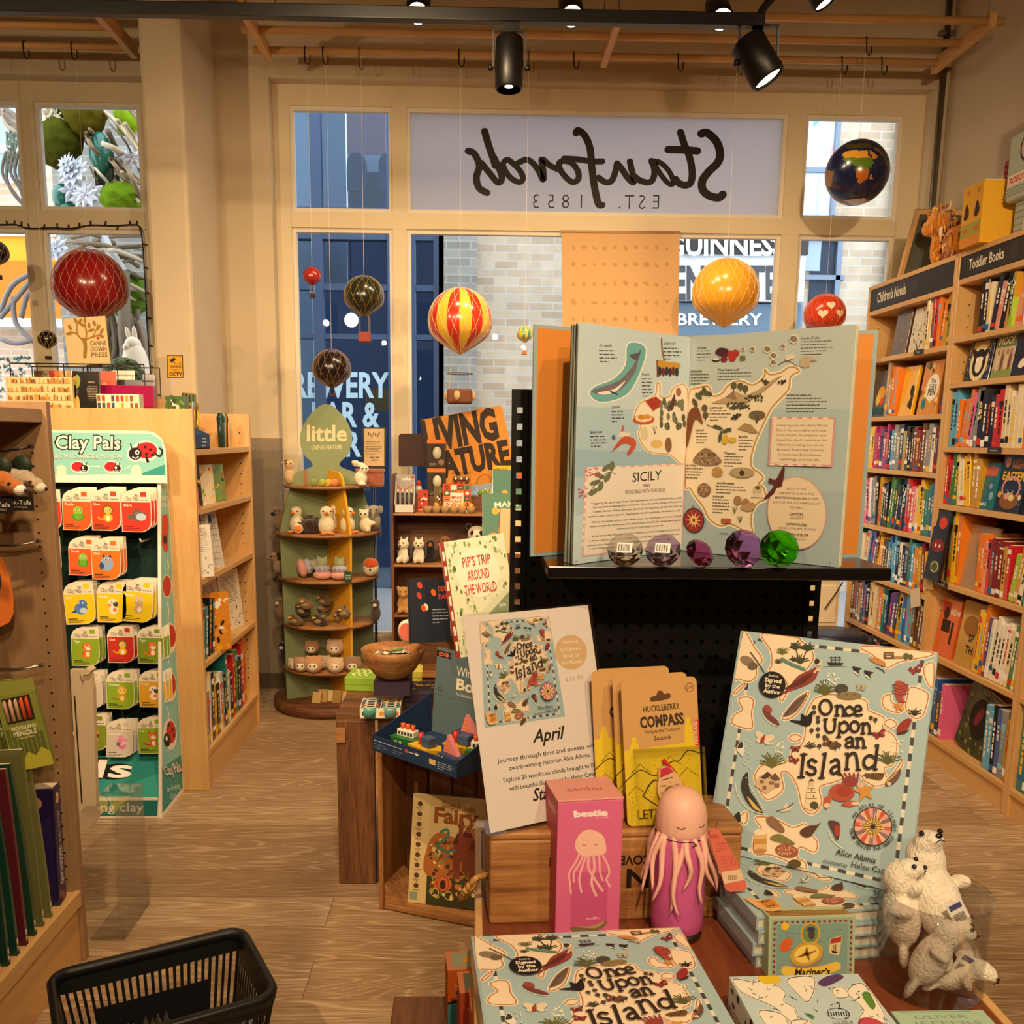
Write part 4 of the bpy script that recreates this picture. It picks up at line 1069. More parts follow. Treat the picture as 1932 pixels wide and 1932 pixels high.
def lface(fn,w_,h,y,z,x,rz,label,base='#e9e0cc',tilt=.15,cat='book',th=.012,name='book',grp=None):
 q=MB('gloss',base);M_=TRm((x,y,z+.0005))@Matrix.Rotation(rz,4,'Z')@Matrix.Rotation(-tilt,4,'Y')
 q.bbox((-th,-w_/2,0),(0,w_/2,h),.0015);q.use('print')
 fn(P.rect(q,(0,-w_/2,h),(0,w_,0),(0,0,-h),100,100*h/w_,.0003),100*h/w_)
 return tag(q.obj(name,M=M_),label,cat,grp)
def f_comic(p,H):
 r=Rd(5)
 for k in range(40):p.ell(r.u(5,95),r.u(5,H-5),r.u(3,10),r.u(3,9),r.choice(['#e9d9b0','#e08a2c','#2a2622','#f0e6d0','#d9a02c']),r.u(0,180),8)
lface(f_comic,.17,.26,4.02,BZ[3],bx1-.03,-.9,'orange comic book with black drawings leaning on the low bookcase’s fourth shelf','#d98a2c',.05)
def f_letter(p,H):
 p.lines(14,14,72,12,H/26,1.6,'#6a5a4a','c',4)
 r=Rd(3)
 for k in range(18):p.box(r.u(30,92),r.u(H*.6,H*.95),4,2.4,'#2a2420')
lface(f_letter,.2,.29,4.5,BZ[3],bx1-.06,-.25,'cream typed booklet shown cover out on the low bookcase’s fourth shelf','#e6dcc6',.1)
def f_grid(p,H):
 for k in range(9):p.box(6,8+k*H/10,88,1.2,'#6a625c');p.box(8+k*10,6,1,H-12,'#8a8078')
 p.boxes([(14,20,18,14),(40,44,24,10),(66,20,14,22)],'#4a5568')
lface(f_letter,.2,.28,4.28,BZ[3],bx1-.1,-.15,'striped cream booklet behind the typed booklet','#d9ccb2',.08)
lface(f_grid,.18,.3,3.95,BZ[2],bx1-.07,-.7,'white line-drawn colouring poster pack on the low bookcase’s third shelf','#ded6c8',.12)
lface(f_grid,.15,.27,4.12,BZ[2],bx1-.05,-.6,'grey architectural sketch pack leaning behind the front colouring pack','#c6beb2',.2)
lface(f_letter,.12,.22,3.86,BZ[2],bx1-.02,-.8,'small cream activity pad nearest on the low bookcase’s third shelf','#efe9dc',.1)
for i,(y,k,lab)in en(((3.88,'#e2632c','orange animal card pack nearest on the low bookcase’s second shelf'),(3.98,'#3a3a28','dark green animal card pack on the low bookcase’s second shelf'),(4.1,'#d9c9a8','white sticker tin pack with red lettering, nearer of two'),(4.18,'#d9c9a8','white sticker tin pack with red lettering, farther of two'),(4.3,'#6a8a2c','green plant seed pack at the far end of the second shelf'))):
 def f(p,H,k=k,i=i):
  r=Rd(i+50)
  for j in range(12):p.ell(r.u(12,88),r.u(12,H-10),r.u(4,14),r.u(4,10),r.choice(['#1a1814','#e9b43a','#c23c2c','#8aa03a']),r.u(0,180),8)
 lface(f,.085,.17 if i else.14,y,BZ[1],bx1-.05-.015*(i%2),-.5,lab,k,.1,'card pack',.03,'card_pack')
# pencil display and tools on the upper shelf
pd=thing('counter_display','navy cardboard display of pencils on the low bookcase’s upper shelf','display',(-1.22,3.98,BZ[0]))
q=MB('print','#24406e');q.box((-.09,-.12,0),(.06,.12,.004));q.box((.056,-.12,0),(.06,.12,.06));q.pm([(-.09,-.12,0),(.06,-.12,0),(.06,-.12,.06),(-.09,-.12,.13)],(0,.004,0));q.pm([(-.09,.116,0),(.06,.116,0),(.06,.116,.06),(-.09,.116,.13)],(0,.004,0));q.box((-.09,-.12,0),(-.086,.12,.13));q.boxes=None
p_=P.rect(q,(.06,-.12,.06),(0,.24,0),(0,0,-.06),100,25,.0003);p_.lines(54,6,30,3,6,2,'#d9e0ea','l',3);q.o('tray',pd)
for i,k in en(('#f07a3c','#f0a08c','#8ab4d9','#e98a6a','#7aa4c9','#f0c0a0')):
 q=MB('print',k);q.M=TRm((-.07+.02*(i%3),-.08+.035*i,.01))@Matrix.Rotation(.15,4,'Y');q.box((0,0,0),(.005,.03,.16));q.box((.0005,.004,.16),(.0045,.026,.19),'#a8c4de');q.o('card',pd)
for i in range(4):
 t=thing('trowel_set','small gold handled tool on a card, %s from the near end of the row'%ORD[i],'tool',(-1.27,4.12+i*.05,BZ[0]),group='gold tools on cards')
 q=MB('print','#d9b45c');q.box((0,-.018,0),(.004,.018,.24));q.use(col='#8a9a5a');q.box((.0,-.018,.19),(.0045,.018,.235));q.o('card',t)
 q=MB('metal','#d9b03a');q.tube([(.012,0,.02),(.012,0,.17)],.006,8);q.lathe([(0,0),(.014,0),(.014,.004),(0,.004)],(.012,0,.185),12,ax=V((1,0,0)));q.o('handle',t)
for i in range(4):
 q=MB('plastic',['#1a3a34','#22524a','#c9992c','#1a2a28'][i]);q.tube([(-1.2,4.42+i*.03,BZ[0]),(-1.2,4.42+i*.03,BZ[0]+.14)],[.011,.014],8);q.ell((-1.2,4.42+i*.03,BZ[0]+.13),(.016,.013,.03),10,6)
 tag(q.obj('torch'),'small %s pocket torch, %s in the row beside the gold tools'%(['dark green','green','gold','black'][i],ORD[i]),'torch','pocket torches')
# near bookcase at the left edge
nc=thing('bookcase','near maple bookcase at the left edge with magazines on its bottom shelf','bookcase',(-1.28,1.7,0))
nx0,nx1,ny1,nzt=-1.46,-1.118,2.5,1.576
q=MB('greyZ');q.bbox((nx0,ny1-.025,0),(nx1,ny1,nzt),.002);q.use('print')
holes(q,[aY(57+(130-57)*k/36,804+(1710-804)*k/36,ny1-.0256)for k in range(37)if k!=1],(0,-1,0),.0032);q.obj('end_panel',nc)
q=MB('greyZ');q.box((nx0-.015,.4,.1),(nx0,ny1,nzt));q.obj('back_panel',nc)
q=MB('greyY');q.bbox((nx0,.4,nzt-.055),(nx1-.012,ny1-.025,nzt-.02),.002);q.obj('top',nc)
q=MB('mapleY');q.bbox((nx0,.4,.19),(nx1-.02,ny1-.025,.212),.002);q.obj('shelf',nc)
q=MB('mapleY');q.bbox((nx1-.016,.4,.17),(nx1,ny1-.025,.218),.003);q.bbox((nx1-.03,.4,0),(nx1-.012,ny1-.025,.17),.002);q.obj('plinth',nc)
MG=[('teal','#1e7ea0'),('dark green','#123328'),('dark red','#6a2030'),('cream','#d9b880'),('dark green','#14382e'),('dark green','#183f30'),('dark red','#5a2028'),('dark green','#20402e'),('olive','#6a6a3c'),('olive','#6f7040')]
for i,(nm,k)in en(MG):
 y=1.92+i*.046;t=.012 if i<8 else.01;h=.46 if i<8 else.48
 q=MB('gloss',k);tl=.1-i*.004
 M_=TRm((nx1-.018,y,.213))@Matrix.Rotation(-tl,4,'X')@Matrix.Rotation(-.06,4,'Y')
 n_=7
 for s_,e_ in((0,.0),(1,.004)):
  pass
 pr2=[(-.012*(z/h)**2*(1 if i%2 else.4),z)for z in[h*j/6 for j in range(7)]]
 for a,b in zip(pr2[:-1],pr2[1:]):
  q.add([(-.22+a[0],-t/2+a[0],a[1]),(a[0],-t/2+a[0],a[1]),(b[0],-t/2+b[0],b[1]),(-.22+b[0],-t/2+b[0],b[1]),(-.22+a[0],t/2+a[0],a[1]),(a[0],t/2+a[0],a[1]),(b[0],t/2+b[0],b[1]),(-.22+b[0],t/2+b[0],b[1])],[(0,1,2,3),(7,6,5,4),(1,5,6,2),(4,0,3,7)],col=k)
 a=pr2[-1];q.use('paper','#d9cfb4');q.add([(-.22+a[0],-t/2+a[0],h),(a[0]-.001,-t/2+a[0],h),(a[0]-.001,t/2+a[0],h),(-.22+a[0],t/2+a[0],h)],[(0,1,2,3)])
 q.use('print');p_=P.rect(q,(0,-t/2,h*.5),(0,t,0),(0,0,-h*.5),10,100,.0004);p_.box(2,82,6,6,'#d9d2c0');p_.box(2,90,6,4,'#d9d2c0')
 tag(q.obj('magazine',M=M_),'%s spined magazine, %s from the near end on the left bottom shelf'%(nm,ordn(i)),'magazine','magazines on the near left bookcase')
# purple activity book with a fold-out handle
M_=TRm((nx1-.022,2.395,.213))@Matrix.Rotation(.1,4,'Z')@Matrix.Rotation(-.03,4,'X')
t=thing('activity_book','dark purple unicorn activity book beside the left shelf’s end panel','book',M=M_)
q=MB('gloss','#2a1f4e');q.bbox((-.24,-.002,0),(0,.052,.335),.003)
p_=P.rect(q.use('print'),(0,0,.335),(0,.05,0),(0,0,-.335),50,335,.0004)
p_.text('ONCE UPON A TIME IN',20,70,12,'#e9e2ea','l',rot=90,width=92);p_.text('UNICORNLAND',16,172,22,'#e9e2ea','l',rot=90,bold=.02,width=110);p_.ell(25,34,11,16,'#e9dcc8');p_.ell(25,36,6,10,'#d9552c');p_.ell(27,318,8,8,'#d9483c')
pp=P.rect(q,(-.24,-.002,.335),(.24,0,0),(0,0,-.335),240,335,.0004)
pp.blob([(120,60),(180,50),(200,110),(180,170),(210,220),(170,260),(120,200)],'#c9a06a');pp.ell(180,40,30,22,'#c98a7a');pp.lines(140,90,50,8,10,3,'#4a3a6a','l',2);pp.boxes([(232,14+9*k,5,4)for k in range(34)],'#12101f');pp.ell(120,60,3,3,'#f3ead2');pp.blob([(170,270),(205,262),(210,310),(175,318)],'#d9cfc0')
q.o('cover',t);q=MB('paper','#d9ccae');q.box((-.235,.003,.334),(-.004,.047,.336));q.o('pages',t)
# wire hooks with soft bookmarks and pencil packs
def hook(y,z,label,col='#1a1a1a',l=.22):
 q=MB('metal' if col=='#9a968e' else 'blackmetal',col)
 for d in(-.012,.012):q.tube([(nx0,y+d,z),(nx0+l*.8,y+d*.6,z),(nx0+l,y+d*.3,z+.012)],.0028,6)
 q.bbox((nx0+l-.006,y-.008,z+.008),(nx0+l+.004,y+.008,z+.018),.002)
 return tag(q.obj('display_hook'),label,'hook','wire hooks in the near left bookcase')
hook(2.4,aY(60,852,2.4).z,'black wire hook holding the soft animal bookmarks',l=aY(60,852,2.4).x-nx0);hook(2.42,aY(72,1030,2.42).z,'empty steel wire hook in the left bookcase between bookmarks and pencils','#9a968e',aY(75,1030,2.42).x-nx0);hook(2.36,aY(78,1264,2.36).z,'steel wire hook holding the green pencil packs','#9a968e',aY(80,1264,2.36).x-nx0)
def critter(label,x,y,z,base,face,dk):
 t=thing('plush_bookmark',label,'soft toy',(x,y,z))
 body_obj('body',[((0,0,0),(.03,.028,.026)),((.03,-.008,-.012),(.024,.022,.02)),((-.025,.004,.004),(.026,.026,.024))],base,t,.004)
 q=MB('plush',face);q.ell((.046,-.012,-.02),(.016,.016,.014),12,8);q.use('gloss',dk);q.ell((.061,-.014,-.022),.005,8,6);q.ell((.03,-.028,-.004),.0042,8,6)
 if dk=='#2a1a14':q.use('plush','#5a3426');q.ell((.026,-.024,-.01),(.016,.008,.007),10,6,R=Matrix.Rotation(.5,3,'Y'))
 q.o('muzzle',t)
 q=MB('print','#1c2a1c');q.lathe([(0,0),(.025,0),(.025,.003),(0,.003)],(-.005,.012,.035),16,ax=V((0,-1,0)));q.o('header_card',t)
 q=MB('print','#1a1815');q.box((-.045,-.03,-.075),(.035,-.028,-.04));p_=P.rect(q,(-.045,-.03,-.04),(.08,0,0),(0,0,-.035),80,35,.0003);p_.text('Book-Tails',40,20,11,'#e9dfc8','c',width=68);p_.text('BOOKMARKS',44,29,5,'#a89c86','c');q.o('name_card',t)
critter('brown and grey sloth soft bookmark hanging on the black hook',*aY(44,905,2.37),'#b09a80','#d9c9b0','#2a1a14')
critter('orange fox soft bookmark with a white muzzle left of the sloth',*aY(4,908,2.3),'#b8682c','#e9e0d0','#1a1512')
for i in range(3):
 t=thing('pencil_pack',['front green pencil pack with a window of animal pencils','green pencil pack directly behind the front pack','rearmost green pencil pack on the lower hook'][i],'pencils',M=TRm(aY(30-i*20,1285,2.34+i*.02))@Matrix.Rotation(rad_(15),4,'Z')@Matrix.Rotation(rad_(-9+i*2),4,'Y'),group='green pencil packs')
 q=MB('print','#7d8236');q.box((-.055,-.012,-.235),(.04,.012,-.03));p_=P.rect(q,(-.055,-.012,-.03),(.095,0,0),(0,0,-.205),95,205,.0003)
 p_.box(0,0,95,205,'#848a3c');p_.boxes([(4+11*k,90+(k*37%30),9,90)for k in range(8)],'#5e642c');p_.poly([(0,205),(0,172),(18,164),(30,176),(44,158),(60,172),(76,152),(95,168),(95,205)],'#b9b43a');p_.box(14,8,66,68,'#2a2418')
 p_.text('WOODLAND',48,96,10,'#e6e2c2','c',bold=.02,width=60);p_.text('PENCILS',48,112,12,'#e6e2c2','c',bold=.02,width=56);p_.boxes([(28,118,40,2)],'#c9c89a')
 q.o('carton',t);q=MB('print','#8f9440');q.box((-.055,-.004,-.03),(.04,.004,.0));q.o('hang_tab',t)
 for k,cc in en(('#c9a08a','#d9b49a','#c9a888','#e0622c','#d94a2c')):
  q=MB('paint',cc);x=-.037+k*.013;q.tube([(x,-.0125,-.1),(x,-.0125,-.05),(x+.002,-.0125,-.042)],[.005,.005,.002],6);q.o('pencil',t)
bk=thing('card_pack','orange card with a badger face and green base cut off at the left edge','card',M=TRm(aY(-28,1110,2.36))@Matrix.Rotation(.2,4,'Z'))
q=MB('print','#d9732c');q.pm([(x,0,z)for x,z in smooth([(-.06,-.09),(.05,-.09),(.06,.02),(.03,.09),(-.06,.09)],4)],(0,.004,0));p_=P.rect(q,(-.06,0,.09),(.12,0,0),(0,0,-.18),120,180,.0003);p_.ell(70,70,30,46,'#3a3a40');p_.ell(66,74,20,36,'#efe9e4');p_.ell(62,60,8,10,'#e08a9a');q.o('backing_card',bk)
q=MB('print','#3fa07c');q.M=Matrix.Rotation(.5,4,'Y');q.box((-.05,-.01,-.13),(.05,-.006,-.07));q.o('base_card',bk)
# cream cardboard strut and acrylic box on the far side of the near bookcase
e=thing('display_strip','cream slotted cardboard side piece behind the left bookcase’s end panel','display',(-1.07,2.62,.18))
a=[aY(x,y,2.62)for x,y in((132,1264),(170,1264),(176,1300),(182,1525),(192,1535),(172,1560),(150,1570),(140,1400))]
q=MB('paint','#d9c4a2');q.pm(a,(0,.02,0));q.use('print','#3a2a1c');a2=[aY(x,y,2.6194)for x,y in((139,1312),(142,1312),(156,1516),(153,1516))];q.add(a2,[(0,1,2,3)]);q.obj('slotted_panel',e)
q=MB('paint','#e0cdae');a=[aY(x,y,2.61)for x,y in((150,1268),(163,1260),(171,1266),(168,1272),(157,1274),(156,1284))];q.pm(a,(0,.04,0));q.obj('clip',e)
q=MB('acrylic');A0=aY(152,1532,2.58);A1=aY(219,1536,2.58)
q.box((A0 .x,2.58,.003),(A1 .x,2.583,A0 .z));q.box((A1 .x-.003,2.58,.003),(A1 .x,2.8,A0 .z));q.box((A0 .x,2.8,.003),(A1 .x,2.803,A0 .z));q.box((A0 .x,2.58,A0 .z),(A1 .x,2.803,A0 .z+.003));q.box((A0 .x,2.58,0),(A1 .x,2.803,.003))
tag(q.obj('acrylic_box'),'clear acrylic plinth box on the floor beside the near bookcase','box')
# ========================== CLAY CRAFT STAND
TEAL='#8fd0c8';DTEAL='#1f7a78'
def ladybug(p,x,y,k,flip=1,col='#d3222a',spots=True):
 f=flip
 p.ell(x,y,20*k,16*k,'#f6f1e4',n=24);p.ell(x-15*f*k,y+4*k,13*k,12*k,'#f6f1e4')
 p.ell(x+2*f*k,y-1*k,16*k,12.5*k,col,n=24)
 p.ell(x-15*f*k,y+4*k,10*k,9.5*k,'#241a1a');p.ell(x-12*f*k,y+2*k,3.2*k,3.6*k,'#fff');p.ell(x-11.6*f*k,y+2.4*k,1.6*k,2*k,'#241a1a')
 for s_ in(-1,1):p.sk([(x-16*f*k+4*s_*k,y-3*k),(x-16*f*k+6*s_*k,y-11*k)],2*k,'#241a1a')
 p.sk([(x-19*f*k,y+9*k),(x-14*f*k,y+11*k),(x-10*f*k,y+8*k)],1.4*k,'#fff')
 if spots:
  for a,b in((0,-6),(8,-2),(2,5),(11,6)):p.ell(x+a*f*k,y+b*k,2.6*k,2.2*k,'#241a1a')
  p.sk([(x+14*f*k,y+3*k),(x+22*f*k,y+8*k),(x+26*f*k,y),(x+22*f*k,y-4*k)],3*k,'#241a1a');p.sk([(x+2*f*k,y+10*k),(x+4*f*k,y+16*k)],4*k,'#241a1a')
st_=thing('display_stand','teal and white cardboard craft kit stand with ladybird header','display stand',(-1.5,3.62,0))
sx0,sx1=-1.83,-1.237
q=MB('print','#f1eadb');zt_h=aY(200,812,3.66).z;zb_h=aY(200,911,3.66).z
hx1=aY(313,860,3.66).x
pts=smooth([(sx0,zb_h),(hx1,zb_h)],1,False)+[(hx1,zt_h-.07)]+[(hx1-.012,zt_h-.03),(hx1-.04,zt_h-.006),(hx1-.07,zt_h)]+[(sx0,zt_h)]
q.pm([(x,3.66,z)for x,z in pts],(0,.006,0))
pr_=P(q,lambda x,y:aY(x,y,3.6596),(0,-1,0),.0002)
pr_.poly([(40,815),(285,818),(304,830),(309,850),(312,894),(40,896)],TEAL);pr_.poly([(268,893),(312,876),(312,896),(268,896)],'#3a9a96')
for dx,dy,w_ in((0,0,.075),(0,0,.02)):
 pr_.text('Clay Pals',166,847,25,'#16110f' if w_>.05 else '#f6f1e4','c',bold=w_,width=128 if w_>.05 else 122,rot=.6)
pr_.text('OUR OWN CHARACTER WITH CLAY',233,866,8.4,'#2a241f','r',bold=.03,width=140);pr_.text('OUR OWN CHARACTER WITH CLAY',232.4,865.4,8.4,'#f6f1e4','r',bold=.0,width=139)
ladybug(pr_,274,851,1.25);ladybug(pr_,148,881,.72,-1,spots=False);ladybug(pr_,210,881,.72,-1,spots=False)
pr_.line([(168,880),(186,880)],1.6,'#f6f1e4');pr_.poly([(184,877.5),(190,880),(184,882.5)],'#f6f1e4');pr_.line([(236,884),(248,878)],1.6,'#f6f1e4');pr_.line([(106,882),(120,879)],1.6,'#f6f1e4')
for x in(116,257):pr_.poly([(x-9,896)]+[(x+9*cos(pi+pi*i/8),886+9*sin(pi+pi*i/8))for i in range(9)]+[(x+9,896)],'#efe4cf')
pr_.text('Easy To Follow Instructions Included',245,905,7,'#fdf8ee','r',bold=.03,width=116)
q.obj('header',st_)
q=MB('print','#f1eadb');sp_=[(sx1,aX(303,893,sx1).y,1.343),(sx1,3.765,1.344),(sx1,3.765,0),(sx1,3.485,0)];q.pm(sp_,(-.012,0,0))
A,B_,C_,D_=[V(a)for a in sp_]
h_=homog([(303,893),(318,890),(350,1486),(305,1543)],[(A.y,A.z),(B_.y,B_.z),(C_.y,C_.z),(D_.y,D_.z)])
def sidefn(x,y):
 w_=h_[2,0]*x+h_[2,1]*y+h_[2,2];return V((sx1,(h_[0,0]*x+h_[0,1]*y+h_[0,2])/w_,(h_[1,0]*x+h_[1,1]*y+h_[1,2])/w_))
pr_=P(q,sidefn,(1,0,0),.0002)
pr_.poly([(304.3,900),(316.4,897),(347.6,1480),(306.5,1534)],TEAL);pr_.poly([(305.6,1450),(344.5,1420),(347.6,1480),(306.5,1534)],'#3f9a94')
for i,(t,y)in en((('CREATE',917),('YOUR OWN',931),('CHARACTER',945),('WITH CLAY',958))):pr_.text(t,311,y,8,'#f3ead2','c',bold=.02,width=13)
pr_.poly([(306,975),(316,970),(320,990),(318,1040),(312,1046),(305,1030)],'#d94438');pr_.ell(312,1020,4,9,'#241a1a');pr_.ell(316,1108,10,22,'#f3ead2');pr_.ell(316,1108,8.5,20,'#c23a2c')
for y,fl in((1205,1),(1296,-1),(1385,1)):pr_.ell(322,y,14,29,'#f3ead2');pr_.ell(324,y-4,10,21,'#c8302a');pr_.ell(316,y+12*fl,7,13,'#241a1a');pr_.ell(315,y+9*fl,2.2,4.5,'#fff')
for a in((1380,3),(1372,-4),(1390,6)):pr_.ell(324+a[1],a[0]-4,2,4,'#241a1a')
for y0_,y1_ in((1058,1078),(1136,1172),(1240,1256),(1336,1360)):pr_.line([(316,y0_),(320,(y0_+y1_)/2),(318,y1_)],2,'#f3ead2')
pr_.text('Clay Pals',330,1458,18,'#16110f','c',bold=.07,rot=-24,width=38);pr_.text('Clay Pals',330,1457,18,'#f6f1e4','c',bold=.02,rot=-24,width=36);pr_.text('air-drying',330,1487,10,'#dfeee8','c',rot=-24,width=28);pr_.text('clay',330,1502,10,'#dfeee8','c',rot=-24,width=14)
q.obj('side_panel',st_)
q=MB('print','#16332f');q.box((sx0,3.735,.3),(sx1-.014,3.74,zb_h+.01));q.obj('back_panel',st_)
q=MB('print','#f1eadb');q.box((sx0,3.485,0),(sx1-.012,3.49,aY(250,1505,3.485).z));zf=aY(250,1505,3.485).z
q.pm([(sx0,3.49,zf-.004),(sx0,3.72,.28),(sx0,3.72,.0),(sx0,3.49,0)],(sx1-.013-sx0,0,0),col='#2a8f8a')
pr_=P(q,lambda x,y:aY(x,y,3.485),(0,-1,0),.0002);pr_.poly([(90,1511),(298,1510),(297,1540),(90,1540)],DTEAL);pr_.text('air-drying clay',271,1531,17,'#eef4ec','r',width=170)
nrm=V((0,-(.28-zf),.23)).normalized();hh2=homog([(175,1495),(303,1494),(300,1440),(178,1440)],[(0,0),(1,0),(1,1),(0,1)])
def slope(u,v_):return V((sx0+(sx1-.013-sx0)*u,3.49+.23*v_,zf-.004+(.284-zf)*v_))
pr_=P(q,lambda x,y:slope(x/100,y/100),nrm,.0004)
pr_.poly([(60,2),(100,2),(100,40)],'#38a79e')
for t,y,wd in(('Clay',74,46),('Pals',30,44)):
 for b in(.09,.02):pr_.text(t,84 if t[0]=='C' else 78,y,-26,'#100d0c' if b>.05 else '#f6f1e4','r',bold=b,sx=-1.25)
q.obj('base_tray',st_)
def animal(p,k):
 if k=='turtle':p.ell(50,62,26,20,'#4d9a2c');p.ell(50,36,20,20,'#8cc63a');p.ell(50,62,16,14,'#6fae34')
 elif k=='lion':p.ell(54,32,24,24,'#8a5a2a');p.ell(54,34,17,17,'#f0c03a');p.ell(54,66,20,18,'#f0b92c');p.ell(54,68,9,12,'#f8efdc');p.sk([(34,74),(20,72),(10,64)],7,'#e0a02c')
 elif k=='shark':p.poly([(10,52),(28,46),(44,20),(60,30),(90,44),(88,66),(50,78),(28,66),(12,76)],'#6a625c');p.ell(66,58,22,16,'#b9cfe0')
 elif k=='owl':p.ell(50,52,27,32,'#8fb2dc');p.ell(26,62,10,16,'#38508c');p.poly([(30,24),(34,8),(44,22)],'#2f3f6c');p.poly([(58,22),(66,8),(72,24)],'#2f3f6c');p.ell(52,44,5,7,'#e98a5a')
 elif k=='bird':p.ell(50,56,28,24,'#5a86c8');p.ell(58,36,20,18,'#4a78c0');p.ell(60,64,16,12,'#c2d8ee');p.poly([(26,60),(4,74),(30,74)],'#2f4f9a')
 elif k=='koala':p.ell(50,36,22,19,'#f3ead8');p.ell(62,40,11,12,'#4a423c');p.ell(36,46,8,6,'#e98a4a');p.ell(52,68,19,18,'#f3ead8');p.ell(58,66,8,9,'#e9733a')
 elif k=='bunny':p.ell(52,40,17,15,'#c9a98a');p.ell(44,18,5,14,'#d9bfa0');p.ell(62,16,5,14,'#d9bfa0');p.ell(50,68,18,18,'#c9a98a');p.ell(54,68,9,12,'#f3ead8')
 elif k=='tiger':p.ell(54,34,22,19,'#ee7a2a');p.ell(58,42,11,9,'#f6ead8');p.ell(50,68,20,18,'#ee7a2a');p.ell(56,68,9,12,'#f6ead8');p.boxes([(30,26,12,2),(30,34,10,2),(32,60,8,2),(32,68,8,2)],'#241a14');p.sk([(34,76),(20,74),(14,62)],6,'#ee7a2a')
 elif k=='monkey':p.ell(54,34,22,20,'#e9a92c');p.ell(54,38,15,14,'#f4cf6a');p.ell(54,68,17,18,'#d9982a');p.ell(54,70,9,12,'#f4d88a');p.sk([(38,76),(22,76),(12,70)],5,'#8a6230')
 elif k=='pug':p.ell(52,34,23,22,'#d9a23a');p.ell(62,46,10,9,'#3a2a1c');p.ell(50,68,19,18,'#d9a83c')
 elif k=='seahorse':p.ell(54,32,16,16,'#ec86b4');p.sk([(66,34),(80,40)],9,'#ec86b4');p.sk([(50,42),(44,62),(58,76),(70,66)],16,'#ea7aae');p.ell(40,58,8,12,'#7a6a86')
 elif k=='fox':p.ell(54,34,22,17,'#ec6a26');p.poly([(34,24),(38,6),(50,20)],'#c24a1c');p.poly([(60,20),(70,6),(76,24)],'#c24a1c');p.ell(56,40,13,9,'#f6ead8');p.ell(54,68,18,18,'#e8662a');p.ell(56,70,8,12,'#f6ead8');p.sk([(38,78),(20,76),(10,68)],9,'#c8402a')
 else:p.ell(40,40,16,18,'#d96aa0');p.ell(64,40,16,18,'#8a6ac0');p.ell(52,62,14,16,'#4a4a8c')
 if k in('turtle','owl','bird','seahorse'):eyes=((44,32),(62,32))
 elif k=='shark':eyes=((48,44),)
 else:eyes=((46,32),(62,32))
 for x,y in eyes:p.ell(x,y,4.6,4.8,'#fff');p.ell(x+.6,y+.6,3,3.2,'#1a1412')
def kit(kind,col,name,label,cx,cy,w_px,Y,rz=0,back=False):
 O=aY(cx,cy,Y);w_=w_px/F*Y;h=w_*1.42
 t=thing('craft_kit',label,'craft kit',M=TRm(O)@Matrix.Rotation(rz,4,'Y'),group='hanging clay animal kits')
 def shp(s=1.):return[(x*w_*s,z*h*s)for x,z in[(-.5,-.5),(.18,-.5),(.36,-.45),(.47,-.36),(.5,-.2),(.5,.5),(-.08,.5),(-.28,.46),(-.42,.38),(-.5,.24)]]
 q=MB('gloss','#f0e6d0');q.pm([(x,0,z)for x,z in shp()],(0,.002,0));q.use('print')
 p_=P.rect(q,(-w_/2,0,h/2),(w_,0,0),(0,0,-h),100,142,.0002)
 p_.poly([(2,42),(98,42),(98,100),(95,118),(84,134),(66,140),(2,140)],col)
 if not back:
  p_.text('Clay Pals',14,36,11,'#1a1412','l',bold=.05,width=46);p_.text('Clay Pals',15,35.4,10,'#f6efdc','l',bold=0,width=44);p_.box(66,8,20,16,col);p_.boxes([(66+7*k,33,4,3)for k in range(4)],'#3a322a');p_.text(name,9,56,8.5,'#f8f2e2','l',bold=.02);p_.boxes([(8,122,30,3),(8,129,52,2),(8,134,44,2)],'#3a2a1c' if col!='#d93a2c' else '#7a1a14')
  p2=P(q,lambda x,y:V((-w_/2+w_*(x*.78+14)/100,-.0004,h/2-h*(y*.78+46)/142)),(0,-1,0),.0002);animal(p2,kind)
 q.o('card',t)
 if not back:
  q=MB('acrylic');q.pm([(x,.002,z)for x,z in[(a*.94,b*.66-h*.14)for a,b in shp()]],(0,.016,0));q.o('blister',t)
 return t
OR,RD,YL,GR,WH='#e8622a','#d93a2c','#f0cf1e','#8fb02c','#d8cdbf'
